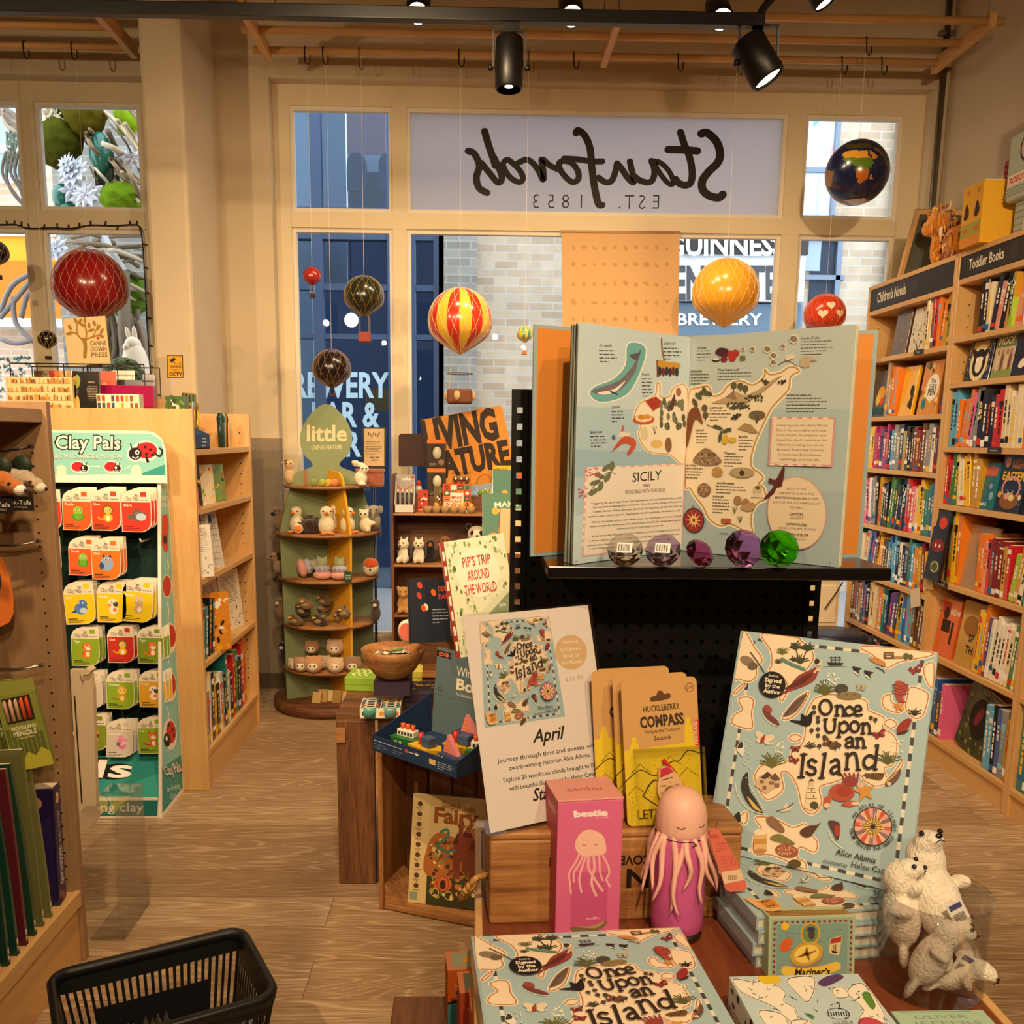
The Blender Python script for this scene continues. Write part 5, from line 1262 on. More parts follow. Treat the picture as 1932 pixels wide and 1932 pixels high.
KITS=[('turtle',OR,'Turtle',145,962,54,1.5,'orange turtle kit on the top row of the teal stand'),('lion','#e2482a','Lion',200,962,55,1,'red-orange lion kit in the middle of the stand’s top row'),('shark',RD,'Shark',257,964,56,.5,'red shark kit at the right end of the stand’s top row'),('turtle',OR,'Turtle',155,1050,51,2,'orange turtle kit tucked behind the owl kit on the second row'),('owl','#ee7a26','Owl',200,1055,55,.5,'orange blue-owl kit on the second row'),('bird',YL,'Bird',150,1138,58,-2,'yellow bluebird kit on the third row'),('koala',YL,'Koala',211,1136,56,1.5,'yellow koala kit in the middle of the third row'),('bunny',YL,'Bunny',260,1134,58,5,'yellow bunny kit tilted at the right of the third row'),('tiger',GR,'Tiger',161,1220,54,1,'green tiger kit at the left of the fourth row'),('lion','#c93428','Lion',228,1216,51,.5,'dark red lion kit on the fourth row'),('tiger','#7d9a2a','Tiger',284,1218,51,.5,'green tiger kit half hidden by the stand’s side panel'),('butterfly',WH,'Butterfly',168,1302,52,-2,'white butterfly kit half hidden behind the cream strut'),('monkey',GR,'Monkey',227,1302,54,1.5,'green monkey kit in the middle of the fifth row'),('koala','#e0a92c','Koala',288,1300,52,1,'mustard koala kit at the right of the fifth row'),('pug','#8a9a2c','Pug',176,1382,52,1,'green pug kit at the left of the bottom row'),('seahorse',WH,'Seahorse',225,1394,53,1,'white pink-seahorse kit on the bottom row'),('fox',GR,'Fox',285,1388,52,-1,'green fox kit at the right of the bottom row')]
for i,(k,col,nm,x,y,w_,rz,lab)in en(KITS):
 front=3.585-.02*(k=='owl')
 kit(k,col,nm,lab,x,y,w_,front,rad_(rz))
 for b in range(2):
  kit(k,col,nm,'kit directly behind the '+lab.split(' kit')[0]+' kit, '+('row %s, '%ORD[[3,5,8,11,14,17].index(next(v_ for v_ in(3,5,8,11,14,17)if i<v_))])+('next' if b==0 else 'rearmost')+' in its stack',x+7+5*b,y-3-2*b,w_*.985,front+.035+.03*b,rad_(rz*.4),True)
 q=MB('plastic','#e9e4d8');o_=aY(x+1,y-w_*.6,front);q.tube([(o_.x,3.734,o_.z-.006),(o_.x,front-.016,o_.z-.006),(o_.x,front-.022,o_.z+.006)],.003,6);tag(q.obj('display_hook'),'white peg holding the '+lab.split(' kit')[0]+' kit, '+ORD[i]+' counted along the rows','hook','white pegs of the teal stand')
for y,lab in((1042,'empty white peg on the right of the stand’s second row'),):
 q=MB('plastic','#e9e4d8');o_=aY(266,y-20,3.6);q.tube([(o_.x,3.734,o_.z),(o_.x,3.6,o_.z),(o_.x,3.59,o_.z+.012)],.0035,6);tag(q.obj('display_hook'),lab,'hook','white pegs of the teal stand')
for k,col,y,lab in(('turtle',RD,962,'red kit cut off by the near bookcase on the top row'),('turtle','#3fa090',1050,'teal kit cut off by the near bookcase on the second row')):kit(k,col,'Crab',lab,88,y,54,3.6,0)
# ========================== ROUND SOFT TOY TOWER
TX,TY=-.815,5.08
tw=thing('display_tower','round green and yellow soft toy tower with an egg shaped sign','display stand',(TX,TY,0))
GRN='#87946a';YEL='#e2a62a'
TS=[(1.228,.23),(.98,.29),(.735,.275),(.487,.265),(.238,.265)]
q=MB('print',GRN)
egg=[aY(x,y,TY)for x,y in smooth([(615,762),(647,785),(664,822),(657,855),(640,878),(672,893),(686,912),(548,912),(558,893),(590,878),(572,855),(566,822),(583,785)],5)]
q.pm(egg,(0,.012,0));pr_=P(q,lambda x,y:aY(x,y,TY),(0,-1,0),.0005)
pr_.text('little',617,832,30,'#dcd0a4','c',bold=.025,width=76);pr_.text('LIVING NATURE',617,848,9,'#dcd0a4','c',bold=.015,width=58,rot=-1);q.obj('sign_board',tw)
for a,col in((208,GRN),(305,YEL),(30,GRN),(122,YEL)):
 d=V((cos(rad_(a)),sin(rad_(a)),0));q=MB('print',col);nv=V((-d.y,d.x,0))*.006
 O=V((TX,TY,0));prof=[(.0,.06),(.255,.06),(.262,.73),(.27,.98),(.2,1.235),(.0,1.235)]
 q.pm([O+d*r_+V((0,0,z))-nv for r_,z in prof],nv*2);q.obj('upright_panel',tw,label='green upright panel' if col==GRN else 'yellow upright panel')
q=MB('print',YEL);d=V((cos(rad_(305)),sin(rad_(305)),0));nv=V((-d.y,d.x,0))*.006;O=V((TX,TY,0))
q.pm([O+d*r_+V((0,0,z))-nv for r_,z in((.02,1.23),(.2,1.23),(.19,1.27),(.15,1.3),(.02,1.31))],nv*2);q.obj('top_fin',tw)
for z,r_ in TS:
 q=MB('pineX','#fff');q.lathe([(0,z-.012),(r_,z-.012),(r_,z),(0,z)],(TX,TY,0),40);s_=q.obj('shelf',tw)
 q=MB('acrylic');q.lathe([(r_+.001,z-.03),(r_+.003,z-.03),(r_+.003,z+.03),(r_+.001,z+.03)],(TX,TY,0),40);q.obj('clear_lip',s_)
q=MB('crateX','#fff');q.lathe([(0,0),(.3,0),(.315,.01),(.315,.055),(.3,.06),(0,.06)],(TX,TY,0),40);q.obj('base',tw)
def toy(label,pos,ells,col,extra=None,vox=.007,cat='soft toy',name='soft_toy',group='soft toys on the round tower',sc=1.,rz=0):
 t=thing(name,label,cat,M=TRm(pos)@Matrix.Rotation(rz,4,'Z')@Matrix.Scale(sc,4),group=group)
 body_obj('body',ells,col,t,vox)
 if extra:
  for nm,mat,col2,L in extra:
   q=MB(mat,col2)
   for e in L:q.ell(e[0],e[1],12,8)
   q.obj(nm,t,world=False)
 return t
EYE=lambda x,y,z,d=.02:('eyes','gloss','#1a1412',[((x-d,y,z),.0045),((x+d,y,z),.0045)])
def duck(label,pos,rz=0,sc=1.):return toy(label,pos,[((0,0,.045),(.042,.04,.05)),((0,-.004,.112),(.033,.032,.031)),((0,0,.08),(.026,.026,.03))],'#e9ddb8',[('beak','plush','#e8762a',[((-.004,-.036,.108),(.012,.014,.009))]),('feet','plush','#e8862a',[((-.02,-.036,.008),(.016,.02,.008)),((.02,-.036,.008),(.016,.02,.008))]),EYE(0,-.029,.118,.018)],rz=rz,sc=sc)
def tp(px,py,y):return aY(px,py,y)
def onshelf(px,y,k):return V((aY(px,1000,y).x,y,TS[k][0]+.0005))
duck('cream duckling sitting at the left of the tower’s second shelf',onshelf(561,4.93,1),-.3)
duck('cream chick standing at the front middle of the second shelf',onshelf(616,4.86,1),.3,1.05)
duck('cream chick lying on its side at the right of the second shelf',onshelf(656,4.93,1),1.2,1.0)
duck('cream chick with an orange comb behind the front chick',onshelf(636,5.02,1),-.5,1.05)
hd=toy('dark brown hedgehog between the duckling and the chick',onshelf(586,4.9,1),[((0,0,.04),(.06,.05,.042)),((.0,-.03,.05),(.03,.03,.03))],'#3a2416',[EYE(0,-.058,.06,.014)])
q=MB('plush','#3a2416');r=Rd(3)
for k in range(120):
 th,ph=r.u(0,2*pi),r.u(0,1.5);n_=V((sin(ph)*cos(th),sin(ph)*sin(th),cos(ph)));p_=V((n_.x*.058,n_.y*.05,.04+n_.z*.042));q.tube([p_,p_+n_*.016],[.003,.0008],4,col=r.choice(['#2a180e','#5a3a22','#4a2e1a']))
q.o('spines',hd)
toy('round orange slice charm hanging from the duckling',onshelf(563,4.86,1),[((0,0,.03),(.022,.012,.022))],'#ee8a3a',[('rind','plush','#f3e2c0',[((0,.004,.03),(.026,.01,.026))])])
toy('cream teddy bear on the tower’s outer right side, second shelf',onshelf(690,5.0,1),[((0,0,.04),(.034,.032,.042)),((-.008,-.004,.096),(.028,.026,.026)),((.03,-.01,.05),(.03,.015,.014)),((-.028,0,.118),.01),((.014,0,.12),.01),((.016,-.03,.014),(.016,.03,.014))],'#e6d9b4',[EYE(-.01,-.029,.1,.011)])
toy('grey elephant behind the teddy bear on the second shelf',onshelf(706,5.08,1),[((0,0,.05),(.04,.035,.05)),((0,-.01,.11),(.035,.032,.032)),((-.038,0,.115),(.018,.008,.026)),((.038,0,.115),(.018,.008,.026)),((0,-.045,.09),(.01,.012,.03))],'#a89c8a',[EYE(0,-.04,.118,.016)])
toy('brown bird toy with a dark beak at the tower’s left, second shelf',onshelf(527,5.1,1),[((0,0,.04),(.03,.034,.045)),((-.006,0,.1),(.026,.028,.026)),((.025,.01,.07),(.014,.02,.04))],'#8a6f52',[('beak','plush','#1f1a18',[((-.028,-.012,.086),(.016,.012,.012))]),EYE(-.006,-.026,.105,.01)])
toy('white rabbit toy on the right of the tower’s top shelf',onshelf(682,4.98,0),[((0,0,.042),(.036,.034,.04)),((.022,-.01,.09),(.026,.024,.023)),((-.01,.012,.112),(.04,.014,.014)),((-.03,.0,.125),(.024,.01,.012)),((.01,-.028,.012),(.026,.012,.01))],'#efe6cd',[EYE(.024,-.032,.094,.009)])
toy('tan calf toy half hidden at the top shelf’s left side',onshelf(549,5.1,0),[((0,0,.045),(.03,.035,.05)),((.004,-.01,.105),(.026,.03,.026)),((-.03,0,.115),(.014,.008,.01))],'#d9b884',[EYE(.004,-.038,.112,.012),('patch','plush','#8a5a34',[((-.012,-.01,.125),(.012,.016,.01))])])
def cupcake(label,pos,rz,tilt=0):
 t=thing('soft_toy',label,'soft toy',M=TRm(pos)@Matrix.Rotation(rz,4,'Z')@Matrix.Rotation(tilt,4,'Y'),group='soft toys on the round tower')
 for nm,col,e in(('base','#e8a49a',[((0,0,.026),(.052,.05,.026))]),('middle','#b9b4c9',[((0,0,.06),(.044,.042,.024))]),('top','#a8b088',[((0,0,.09),(.03,.03,.03)),((-.022,0,.115),(.008,.006,.016)),((.022,0,.115),(.008,.006,.016))])):body_obj(nm,e,col,t,.006)
 q=MB('gloss','#2a2220');q.ell((-.012,-.042,.062),.003,8,6);q.ell((.012,-.042,.062),.003,8,6);q.o('eyes',t)
cupcake('layered pastel cat toy at the middle of the third shelf',onshelf(607,4.9,2),.1);cupcake('layered pastel cat toy at the right of the third shelf',onshelf(640,4.89,2),-.2)
cupcake('layered pastel toy tipped over showing its pink base',onshelf(566,4.93,2)+V((-.02,0,.05)),.4,1.35)
q=MB('print','#1f4a3c');p0_=onshelf(655,4.845,2);q.box(p0_-V((.018,.012,0)),p0_+V((.018,.012,.05)));pr_=P.rect(q,p0_+V((-.018,-.012,.05)),(.036,0,0),(0,0,-.05),36,50,.0004);pr_.boxes([(6+10*(k%3),14+9*(k//3),6,5)for k in range(9)],'#d9d2b4');tag(q.obj('carton'),'tiny dark green price carton at the front of the third shelf','box')
toy('round robin toy with an orange cap, right of the third shelf',onshelf(699,5.02,2),[((0,0,.05),(.045,.042,.05))],'#e0d3b8',[('cap','plush','#c8521c',[((0,-.002,.068),(.043,.042,.036))]),('beak','plush','#2a1a14',[((0,-.045,.045),(.006,.01,.006))])])
toy('brown spaniel toy at the third shelf’s left side',onshelf(522,5.1,2),[((0,0,.04),(.028,.034,.042)),((-.016,-.008,.095),(.026,.028,.024)),((-.042,-.014,.088),(.016,.012,.011))],'#a8856a',[('ear','plush','#3a2018',[((.008,-.012,.098),(.018,.014,.024))]),EYE(-.02,-.034,.1,.008)])
r=Rd(21)
names=['brown','olive','tan','grey-brown','dark brown'];cols=['#6a4f34','#5c5230','#8a6a44','#6f6050','#43301f']
for i in range(13):
 px=556+(i*41%118);y=4.87+.05*(i%4);lv=i//5
 ce=onshelf(px,y,3)+V((0,0,.045*lv))
 cl=cols[i%5]
 toy('small %s mallard toy heaped on the fourth shelf, %s from the front'%(names[i%5],ordn(i)),ce,[((0,0,.026),(.036,.028,.026)),((.024*(1 if i%2 else-1),-.012,.052),(.019,.018,.018))],cl,[('beak','plush','#d9a23a',[((.024*(1 if i%2 else-1),-.034,.05),(.012,.01,.006))]),('wing','plush','#9a8458',[((-.008,-.024,.03),(.02,.008,.012))])],group='mallard toys heaped on the tower',rz=r.u(-.6,.6))
for i,(px,y,z,s_,col,nm)in en(((562,4.86,0,1,'#b88a6a','brown'),(586,4.84,0,1.15,'#c9966a','tan'),(606,4.93,0,.9,'#d9c2a0','cream'),(628,4.84,0,1.05,'#d9b894','pale'),(662,4.86,0,1.05,'#9a7454','brown-faced'),(583,4.95,.075,.9,'#a8744c','dark tan'),(628,4.93,.075,1.1,'#c9a888','long cream'),(548,4.9,0,.8,'#d9c0a4','small cream'))):
 toy('%s round plush bun on the fifth shelf, %s of the pile'%(nm,ordn(i)),onshelf(px,y,4)+V((0,0,z)),[((0,0,.042*s_),(.046*s_,.042*s_,.042*s_)),((-.03*s_,0,.075*s_),.012),((.03*s_,0,.075*s_),.012)],col,[('face','plush','#efe2c8',[((0,-.03*s_,.038*s_),(.026*s_,.014*s_,.022*s_))]),EYE(0,-.043*s_,.044*s_,.012)],group='round plush buns on the tower')
for i,(px,z,k,col,lab)in en(((525,1170,3,'#8a6a4a','tan bird toy hanging over the fourth shelf’s left edge'),(530,1210,4,'#2a2220','black and white badger toy at the fifth shelf’s left edge'),(708,1150,3,'#4a3e38','grey badger toy at the fourth shelf’s right edge'),(703,1208,4,'#2f2a2c','black orca toy at the fifth shelf’s right edge'))):
 p_=aY(px,1000,5.06);toy(lab,(p_.x,5.06 if px<600 else 5.02,TS[k][0]+.0005),[((0,0,.045),(.03,.034,.046)),((-.008 if px<600 else 0,-.01,.1),(.028,.028,.026))],col,[('muzzle','plush','#d9cdb8',[((-.012 if px<600 else 0,-.034,.094),(.012,.012,.011))]),EYE(-.006,-.036,.108,.011)])
for i in range(6):
 q=MB('print',['#c9a86a','#b98f4c','#d9c08a','#a8854c','#c9b07a','#2a241c'][i]);y=4.88+.02*(i%3);x=aY(588+i*13,1000,y).x;q.M=TRm((x,y,.0605))@Matrix.Rotation(.3*(i%3)-.3,4,'Z')@Matrix.Rotation(-.35,4,'X');q.box((-.025,0,0),(.025,.012,.06+.01*(i%2)))
 tag(q.obj('gift_box'),'small kraft gift box on the tower’s base, %s from the left'%ORD[i],'box','gift boxes on the tower base')
for i,(px,col)in en(((610,'#a8b83a'),(622,'#e0b03a'),(633,'#e08a4a'),(594,'#8a9a4a'))):
 q=MB('plush',col);q.ell(onshelf(px,4.9,0)+V((0,0,.02)),(.018,.018,.02),14,10);tag(q.obj('felt_ball'),['lime','yellow','orange','olive'][i]+' felt egg behind the lip of the tower’s top shelf','egg','felt eggs')
q=MB('pineZ','#fff');p_=onshelf(579,4.9,0);q.bbox(p_-V((.008,.004,0)),p_+V((.008,.004,.088)),.003);tag(q.obj('wooden_stick'),'upright flat wooden stick on the tower’s top shelf','stick')
# ========================== KRAFT DISPLAY UNIT
ku=thing('display_unit','brown kraft display unit with soft toys beside the round tower','display stand',(-.1,5.1,0))
kx0,kx1,ky0,ky1=-.452,.3,4.95,5.22;KZ=[1.088,.812,.537,.2]
for x in(kx0,kx1):q=MB('crateZ');q.box((x-.006,ky0,0),(x+.006,ky1,1.29 if x<0 else 1.25));q.obj('side_panel',ku)
q=MB('crateX');q.box((kx0,ky1-.006,.0),(kx1,ky1,1.08));q.obj('back_panel',ku)
for z in KZ:q=MB('pineX');q.box((kx0+.006,ky0,z-.012),(kx1-.006,ky1-.006,z));q.obj('shelf',ku)
q=MB('crateX');q.box((kx0+.02,ky1-.12,1.088),(kx1-.02,ky1-.006,1.17));q.obj('riser',ku)
q=MB('print','#3a1f16');q.pm([aY(x,y,5.2)for x,y in smooth([(752,822),(756,818),(830,818),(830,880),(752,880)],1)],(0,.008,0));q.obj('brown_card',ku)
ls=thing('sign','tilted orange kraft sign with chunky dark lettering above the display unit','sign',aY(880,890,5.14))
q=MB('print','#c8822e');YS=5.14;crn=[(793,793),(945,765),(975,900),(826,925)]
q.pm([aY(x,y,YS)for x,y in((796,792),(942,765),(948,768),(976,905),(826,925),(793,798))],(0,.01,0));pr_=P(q,lambda x,y:aY(x,y,YS),(0,-1,0),.0005)
pr_.text('LIVING',803,851,56,'#2a1a10','l',bold=.05,rot=-10.5,width=142);pr_.text('NATURE',808,905,46,'#2a1a10','l',bold=.05,rot=-10.5,width=160);q.obj('board',ls)
nt_=thing('notice','small cream notice in a black frame on a stand behind the tower','sign',aY(706,884,5.3))
q=MB('blackmetal','#1c1714');q.pm([aY(x,y,5.3)for x,y in((684,806),(728,806),(727,882),(683,882))],(0,.012,0));q.obj('frame',nt_)
q=MB('print','#d2b488');q.pm([aY(x,y,5.299)for x,y in((687,809),(725,809),(725,879),(687,879))],(0,.001,0));pr_=P(q,lambda x,y:aY(x,y,5.2988),(0,-1,0),.0004);pr_.lines(691,833,31,9,3,1,'#5a4630','l',3);r=Rd(2);pr_.boxes([(694+3.4*k,815+2*(k%3),2,6)for k in range(7)],'#3a2418');pr_.lines(697,862,20,2,5,2,'#6a5640','c',5);q.obj('sheet',nt_)
q=MB('metal','#777');a=aY(706,884,5.305);q.tube([(a.x,5.306,a.z),(a.x,5.306,0)],.008,8);q.lathe([(0,0),(.04,0),(.04,.01),(0,.01)],(a.x,5.306,0),20);q.obj('stand',nt_)
q=MB('gloss','#b06a4e');q.bbox(aY(672,919,5.18),aY(725,887,5.24),.012);q.bbox(V(aY(670,890,5.17)),V(aY(727,884,5.25)),.004);bx=tag(q.obj('storage_tub'),'pinkish brown plastic tub under the framed notice','tub')
# top shelf goods
def kp(px,z,y=5.0):return V((aY(px,950,y).x,y,z+.0005))
pb=thing('pen_display','white counter box of black and orange pens on the display unit’s left','display',kp(764,KZ[0],5.0))
q=MB('print','#d9d2c8');o=kp(764,KZ[0],5.0);q.box(o+V((-.052,-.045,0)),o+V((.052,.045,.004)));q.box(o+V((-.052,-.045,0)),o+V((.052,-.042,.045)));q.pm([o+V((s,a,b))for s in(-.052,)for a,b in((-.045,0),(.045,0),(.045,.17),(-.045,.045))],(.003,0,0));q.pm([o+V((.049,a,b))for a,b in((-.045,0),(.045,0),(.045,.17),(-.045,.045))],(.003,0,0));q.box(o+V((-.052,.042,.0)),o+V((.052,.046,.2)),'#a8a29c')
pr_=P.rect(q,o+V((-.052,.0418,.2)),(.104,0,0),(0,0,-.1),104,100,.0004);pr_.text('coffee',56,30,14,'#f3ede0','c',bold=.03);pr_.sk([(8,60),(40,84),(90,56)],6,'#c8523a');pr_.box(84,8,16,10,'#c8302c');q.obj('carton',pb)
for i in range(4):q=MB('plastic','#1c1a1c');a=o+V((-.036+.024*i,-.02,.005));q.tube([a,a+V((0,.01,.1))],.006,8);q.use(col='#d9d2c8');q.tube([a+V((0,.01,.1)),a+V((0,.012,.118))],[.006,.004],8);q.use(col='#e0703a');q.tube([a+V((0,.007,.06)),a+V((0,.0085,.075))],.0064,8);q.obj('pen',pb)
for i,(px,z,lab)in en(((824,KZ[0]+.16,'upper boxed hatching egg toy stacked on another'),(824,KZ[0]+.0,'lower boxed hatching egg toy under its twin'))):
 o=kp(px,1.17 if i else 1.325,5.15);t=thing('egg_toy',lab,'toy',o,group='boxed hatching eggs')
 q=MB('print','#3a2a1c');q.box((-.05,-.03,0),(.05,.03,.15));pr_=P.rect(q,(-.05,-.03,.15),(.1,0,0),(0,0,-.15),100,150,.0004);pr_.box(0,0,100,22,'#d9722a');pr_.ell(55,72,34,48,'#241c14');pr_.ell(76,122,16,16,'#8a6a4a');pr_.lines(12,128,40,3,7,2,'#b0a07a','l',4);q.o('carton',t)
 q=MB('plastic','#c9bfa8');q.ell((.004,-.024,.078),(.026,.018,.036),16,12);q.o('egg',t)
o=kp(870,1.17,5.14);t=thing('ball_pack','clear pack of silver balls standing in front of the tilted sign','toy',o);r=Rd(7)
q=MB('acrylic');q.box((-.05,-.03,0),(.05,.03,.13));q.o('clear_box',t)
for k in range(9):q=MB('metal','#bcb4a4');q.ell((-.03+.03*(k%3),-.005+.004*(k%2),.018+.036*(k//3)),.0165,12,8);q.o('silver_ball',t)
o=kp(914,1.17,5.13);t=thing('squishy_pack','clear bag of green avocado squishies beside the silver balls','toy',o)
q=MB('acrylic');q.ell((0,0,.06),(.05,.035,.062),16,12);q.o('clear_bag',t)
for k in range(5):q=MB('gloss',['#6f9a2c','#8fae3a','#5c8a2a','#a8b84a','#6f9a2c'][k]);q.ell((-.024+.014*k,-.012,.018+.008*(k%2)),(.014,.012,.016),12,8);q.o('avocado',t)
o=kp(950,KZ[0]+.09,5.08);t=thing('egg_box_kit','yellow boxed kit at the right of the display unit’s top','box',kp(950,KZ[0],5.1))
q=MB('print','#e8b52a');o=kp(950,KZ[0],5.1);q.box(o+V((-.06,-.03,0)),o+V((.08,.03,.25)));pr_=P.rect(q,o+V((-.06,-.03,.25)),(.14,0,0),(0,0,-.25),140,250,.0004);pr_.text('MEMORIES',8,26,11,'#2a2216','l',bold=.02);pr_.text('Pick',96,80,18,'#c87a1c','c',bold=.02);pr_.text('chick',96,104,18,'#c87a1c','c',bold=.02);pr_.box(0,140,140,110,'#d9a01e');q.obj('carton',t)
o=kp(932,KZ[0],4.99);t=thing('popcorn_toy','popcorn tub squishy with red and cream stripes','toy',o)
q=MB('gloss','#e9dcc0');q.lathe([(0,0),(.026,0),(.036,.085),(0,.085)],(0,0,0),20,cols=lambda j,i:c('#b8342a')if i%4<2 else c('#e9dcc0'));q.o('tub',t);q=MB('plush','#efd9a0');r=Rd(2)
for k in range(22):q.ell((r.u(-.024,.024),r.u(-.024,.024),.09+r.u(0,.03)),.011,8,6,col=r.choice(['#efe0b8','#e9c878','#f3e8cc']))
q.o('popcorn',t)
o=kp(862,KZ[0],4.98);t=thing('boxed_game','orange patterned box with red face-making title on the unit','box',o)
q=MB('print','#c8502c');q.box((-.075,-.012,0),(.075,.02,.155));pr_=P.rect(q,(-.075,-.012,.155),(.15,0,0),(0,0,-.155),150,155,.0003);r=Rd(5)
for i in range(4):
 for j in range(5):
  pr_.box(6+36*i,4+30*j,32,27,['#c8402c','#4a5a3a','#d98a4a','#e9d9b8','#6a8a5a'][(i*3+j)%5]);pr_.ell(22+36*i,18+30*j,10,9,['#2a241c','#efe2c4','#a83a24'][(i+j)%3]);pr_.ell(18+36*i,16+30*j,2,2,'#f3ead2');pr_.ell(26+36*i,16+30*j,2,2,'#f3ead2')
pr_.box(40,46,70,96,'#efe4cc')
for t_,y in(('MAKE',78),('FUNNY',100),('FACES',122)):pr_.text(t_,75,y,15,'#b8402a','c',bold=.03,width=56)
q.o('carton',t)
eb=thing('egg_tray','grey pulp egg tray with orange toy eggs at the shelf front','eggs',kp(848,KZ[0],4.965))
q=MB('paper','#a8865a')
for k in range(6):q.lathe([(.012,0),(.018,.001),(.026,.036),(.024,.036),(.016,.004)],(-.115+.046*k,0,0),10)
q.box((-.14,-.004,.03),(.14,.026,.034));q.o('tray',eb)
for k in range(5):q=MB('gloss',['#e08a2c','#c9a878','#e0862a','#e59a34','#df8e2e'][k]);q.ell((-.069+.046*k,0,.036),(.016,.016,.02),12,9);q.o('egg',eb)
for i,(px,w_,h,col,lab)in en(((798,.055,.12,'#b8402c','small red card box behind the egg tray'),(826,.04,.14,'#6a5a34','narrow patterned bag hanging above the egg tray'))):
 q=MB('print',col);o=kp(px,KZ[0],5.03);q.box(o+V((-w_/2,-.01,0)),o+V((w_/2,.01,h)));pr_=P.rect(q,o+V((-w_/2,-.01,h)),(w_,0,0),(0,0,-h),50,110,.0004);r=Rd(i)
 for k in range(16):pr_.ell(r.u(6,44),r.u(20,104),r.u(3,7),r.u(3,6),r.choice(['#3a2418','#d9a86a','#efe2c4']))
 tag(q.obj('carton'),lab,'box')
tin=thing('gnome_tin','clear tub with a red capped gnome at the unit’s back left','toy',kp(790,1.17,5.15));q=MB('acrylic');q.box((-.04,-.03,0),(.04,.03,.1));q.o('clear_box',tin);q=MB('gloss','#e9e0d0');q.ell((0,0,.03),(.02,.02,.03),12,8);q.use(col='#c8302c');q.ell((0,0,.062),(.014,.014,.022),12,8);q.o('gnome',tin)
# soft toys in the unit
KG='soft toys in the kraft display unit'
def husky(px,lab,rz=0):return toy(lab,kp(px,KZ[1],5.0),[((0,0,.045),(.036,.032,.046)),((0,-.008,.105),(.032,.03,.028)),((0,-.035,.098),(.014,.014,.012)),((-.018,0,.135),(.008,.006,.014)),((.018,0,.135),(.008,.006,.014)),((-.018,-.03,.02),(.013,.02,.02)),((.018,-.03,.02),(.013,.02,.02))],'#e9dcc0',[('mask','plush','#2f2620',[((0,.01,.122),(.03,.022,.016)),((-.03,.01,.06),(.012,.026,.04)),((.03,.01,.06),(.012,.026,.04))]),('nose','gloss','#14100e',[((0,-.049,.102),.005)]),EYE(0,-.034,.114,.012)],group=KG,rz=rz)
husky(762,'black and cream husky toy at the left of the unit’s middle shelf',-.4);husky(790,'black and cream husky toy facing forward beside its twin')
pd_=toy('large panda toy at the right of the unit’s middle shelf',kp(900,KZ[1],5.02),[((0,0,.16),(.052,.05,.046)),((.0,-.044,.148),(.022,.02,.018))],'#e9dcc4',[('patches','plush','#181312',[((-.024,-.034,.168),(.012,.012,.015)),((.022,-.038,.168),(.012,.012,.015)),((-.045,.01,.2),.018),((.042,.01,.2),.018)]),('torso','plush','#181312',[((0,.01,.06),(.06,.05,.065)),((.055,-.03,.05),(.025,.03,.03))]),('nose','gloss','#14100e',[((.002,-.064,.156),(.008,.005,.006))])],group=KG)
for px,lab in((812,'black penguin chick toy beside the huskies'),(868,'black penguin chick toy left of the panda')):toy(lab,kp(px,KZ[1],5.05),[((0,0,.045),(.034,.032,.046)),((0,-.004,.1),(.026,.026,.024))],'#1c1614',[('face','plush','#c8803a',[((0,-.024,.1),(.014,.008,.012))]),EYE(0,-.03,.106,.01)],group=KG)
toy('tan monkey toy in the middle of the unit’s middle shelf',kp(840,KZ[1],5.05),[((0,0,.06),(.035,.032,.05)),((0,-.01,.12),(.03,.028,.028))],'#a8703a',[EYE(0,-.038,.126,.011)],group=KG)
toy('tan toy elephant sitting on the unit’s lower shelf',kp(760,KZ[2],4.99),[((0,0,.05),(.036,.034,.05)),((0,-.008,.118),(.034,.032,.032)),((-.03,0,.142),(.01,.008,.014)),((.036,.004,.145),(.016,.008,.014)),((-.018,-.034,.02),(.014,.02,.018)),((.02,-.034,.02),(.014,.02,.018)),((0,-.038,.105),(.014,.014,.014))],'#c8924a',[EYE(0,-.037,.128,.014)],group=KG)
# ========================== WOODEN CRATES AND TOYS IN THE AISLE
def crate_planks(q,P0,ux,uz,w_,h,th,n,nv,along='z',gap=.006):
 """n planks filling a w x h rectangle, thickness th along nv"""
 P0,ux,uz,nv=V(P0),V(ux),V(uz),V(nv)
 for i in range(n):
  if along=='z':a,b,c0,c1=i*w_/n+gap/2,(i+1)*w_/n-gap/2,0,h
  else:a,b,c0,c1=0,w_,i*h/n+gap/2,(i+1)*h/n-gap/2
  q.pm([P0+ux*a+uz*c0,P0+ux*b+uz*c0,P0+ux*b+uz*c1,P0+ux*a+uz*c1],nv*th)
ca=thing('wooden_crate','tall dark wooden crate standing on the floor under the bowl and game boxes','crate',(-.08,3.17,0))
q=MB('crateZ');q.bbox((-.458,2.935,0),(-.333,2.96,.575),.004);q.obj('corner_board',ca)
q=MB('crateZ');crate_planks(q,(-.325,2.945,0),(1,0,0),(0,0,1),.6,.575,.015,4,(0,1,0));q.obj('front_boards',ca)
q=MB('crateZ');crate_planks(q,(-.458,2.962,0),(0,1,0),(0,0,1),.42,.575,.015,3,(1,0,0));q.obj('side_boards',ca)
q=MB('crateX');crate_planks(q,(-.458,2.935,.576),(1,0,0),(0,1,0),.75,.45,.018,3,(0,0,1),along='y')
q.obj('top_boards',ca)
q=MB('pineX');a=aY(634,1385,2.93);q.box((a.x,2.928,a.z-.03),(a.x+.03,2.936,a.z+.02));q.obj('end_batten',ca)
TA=.595
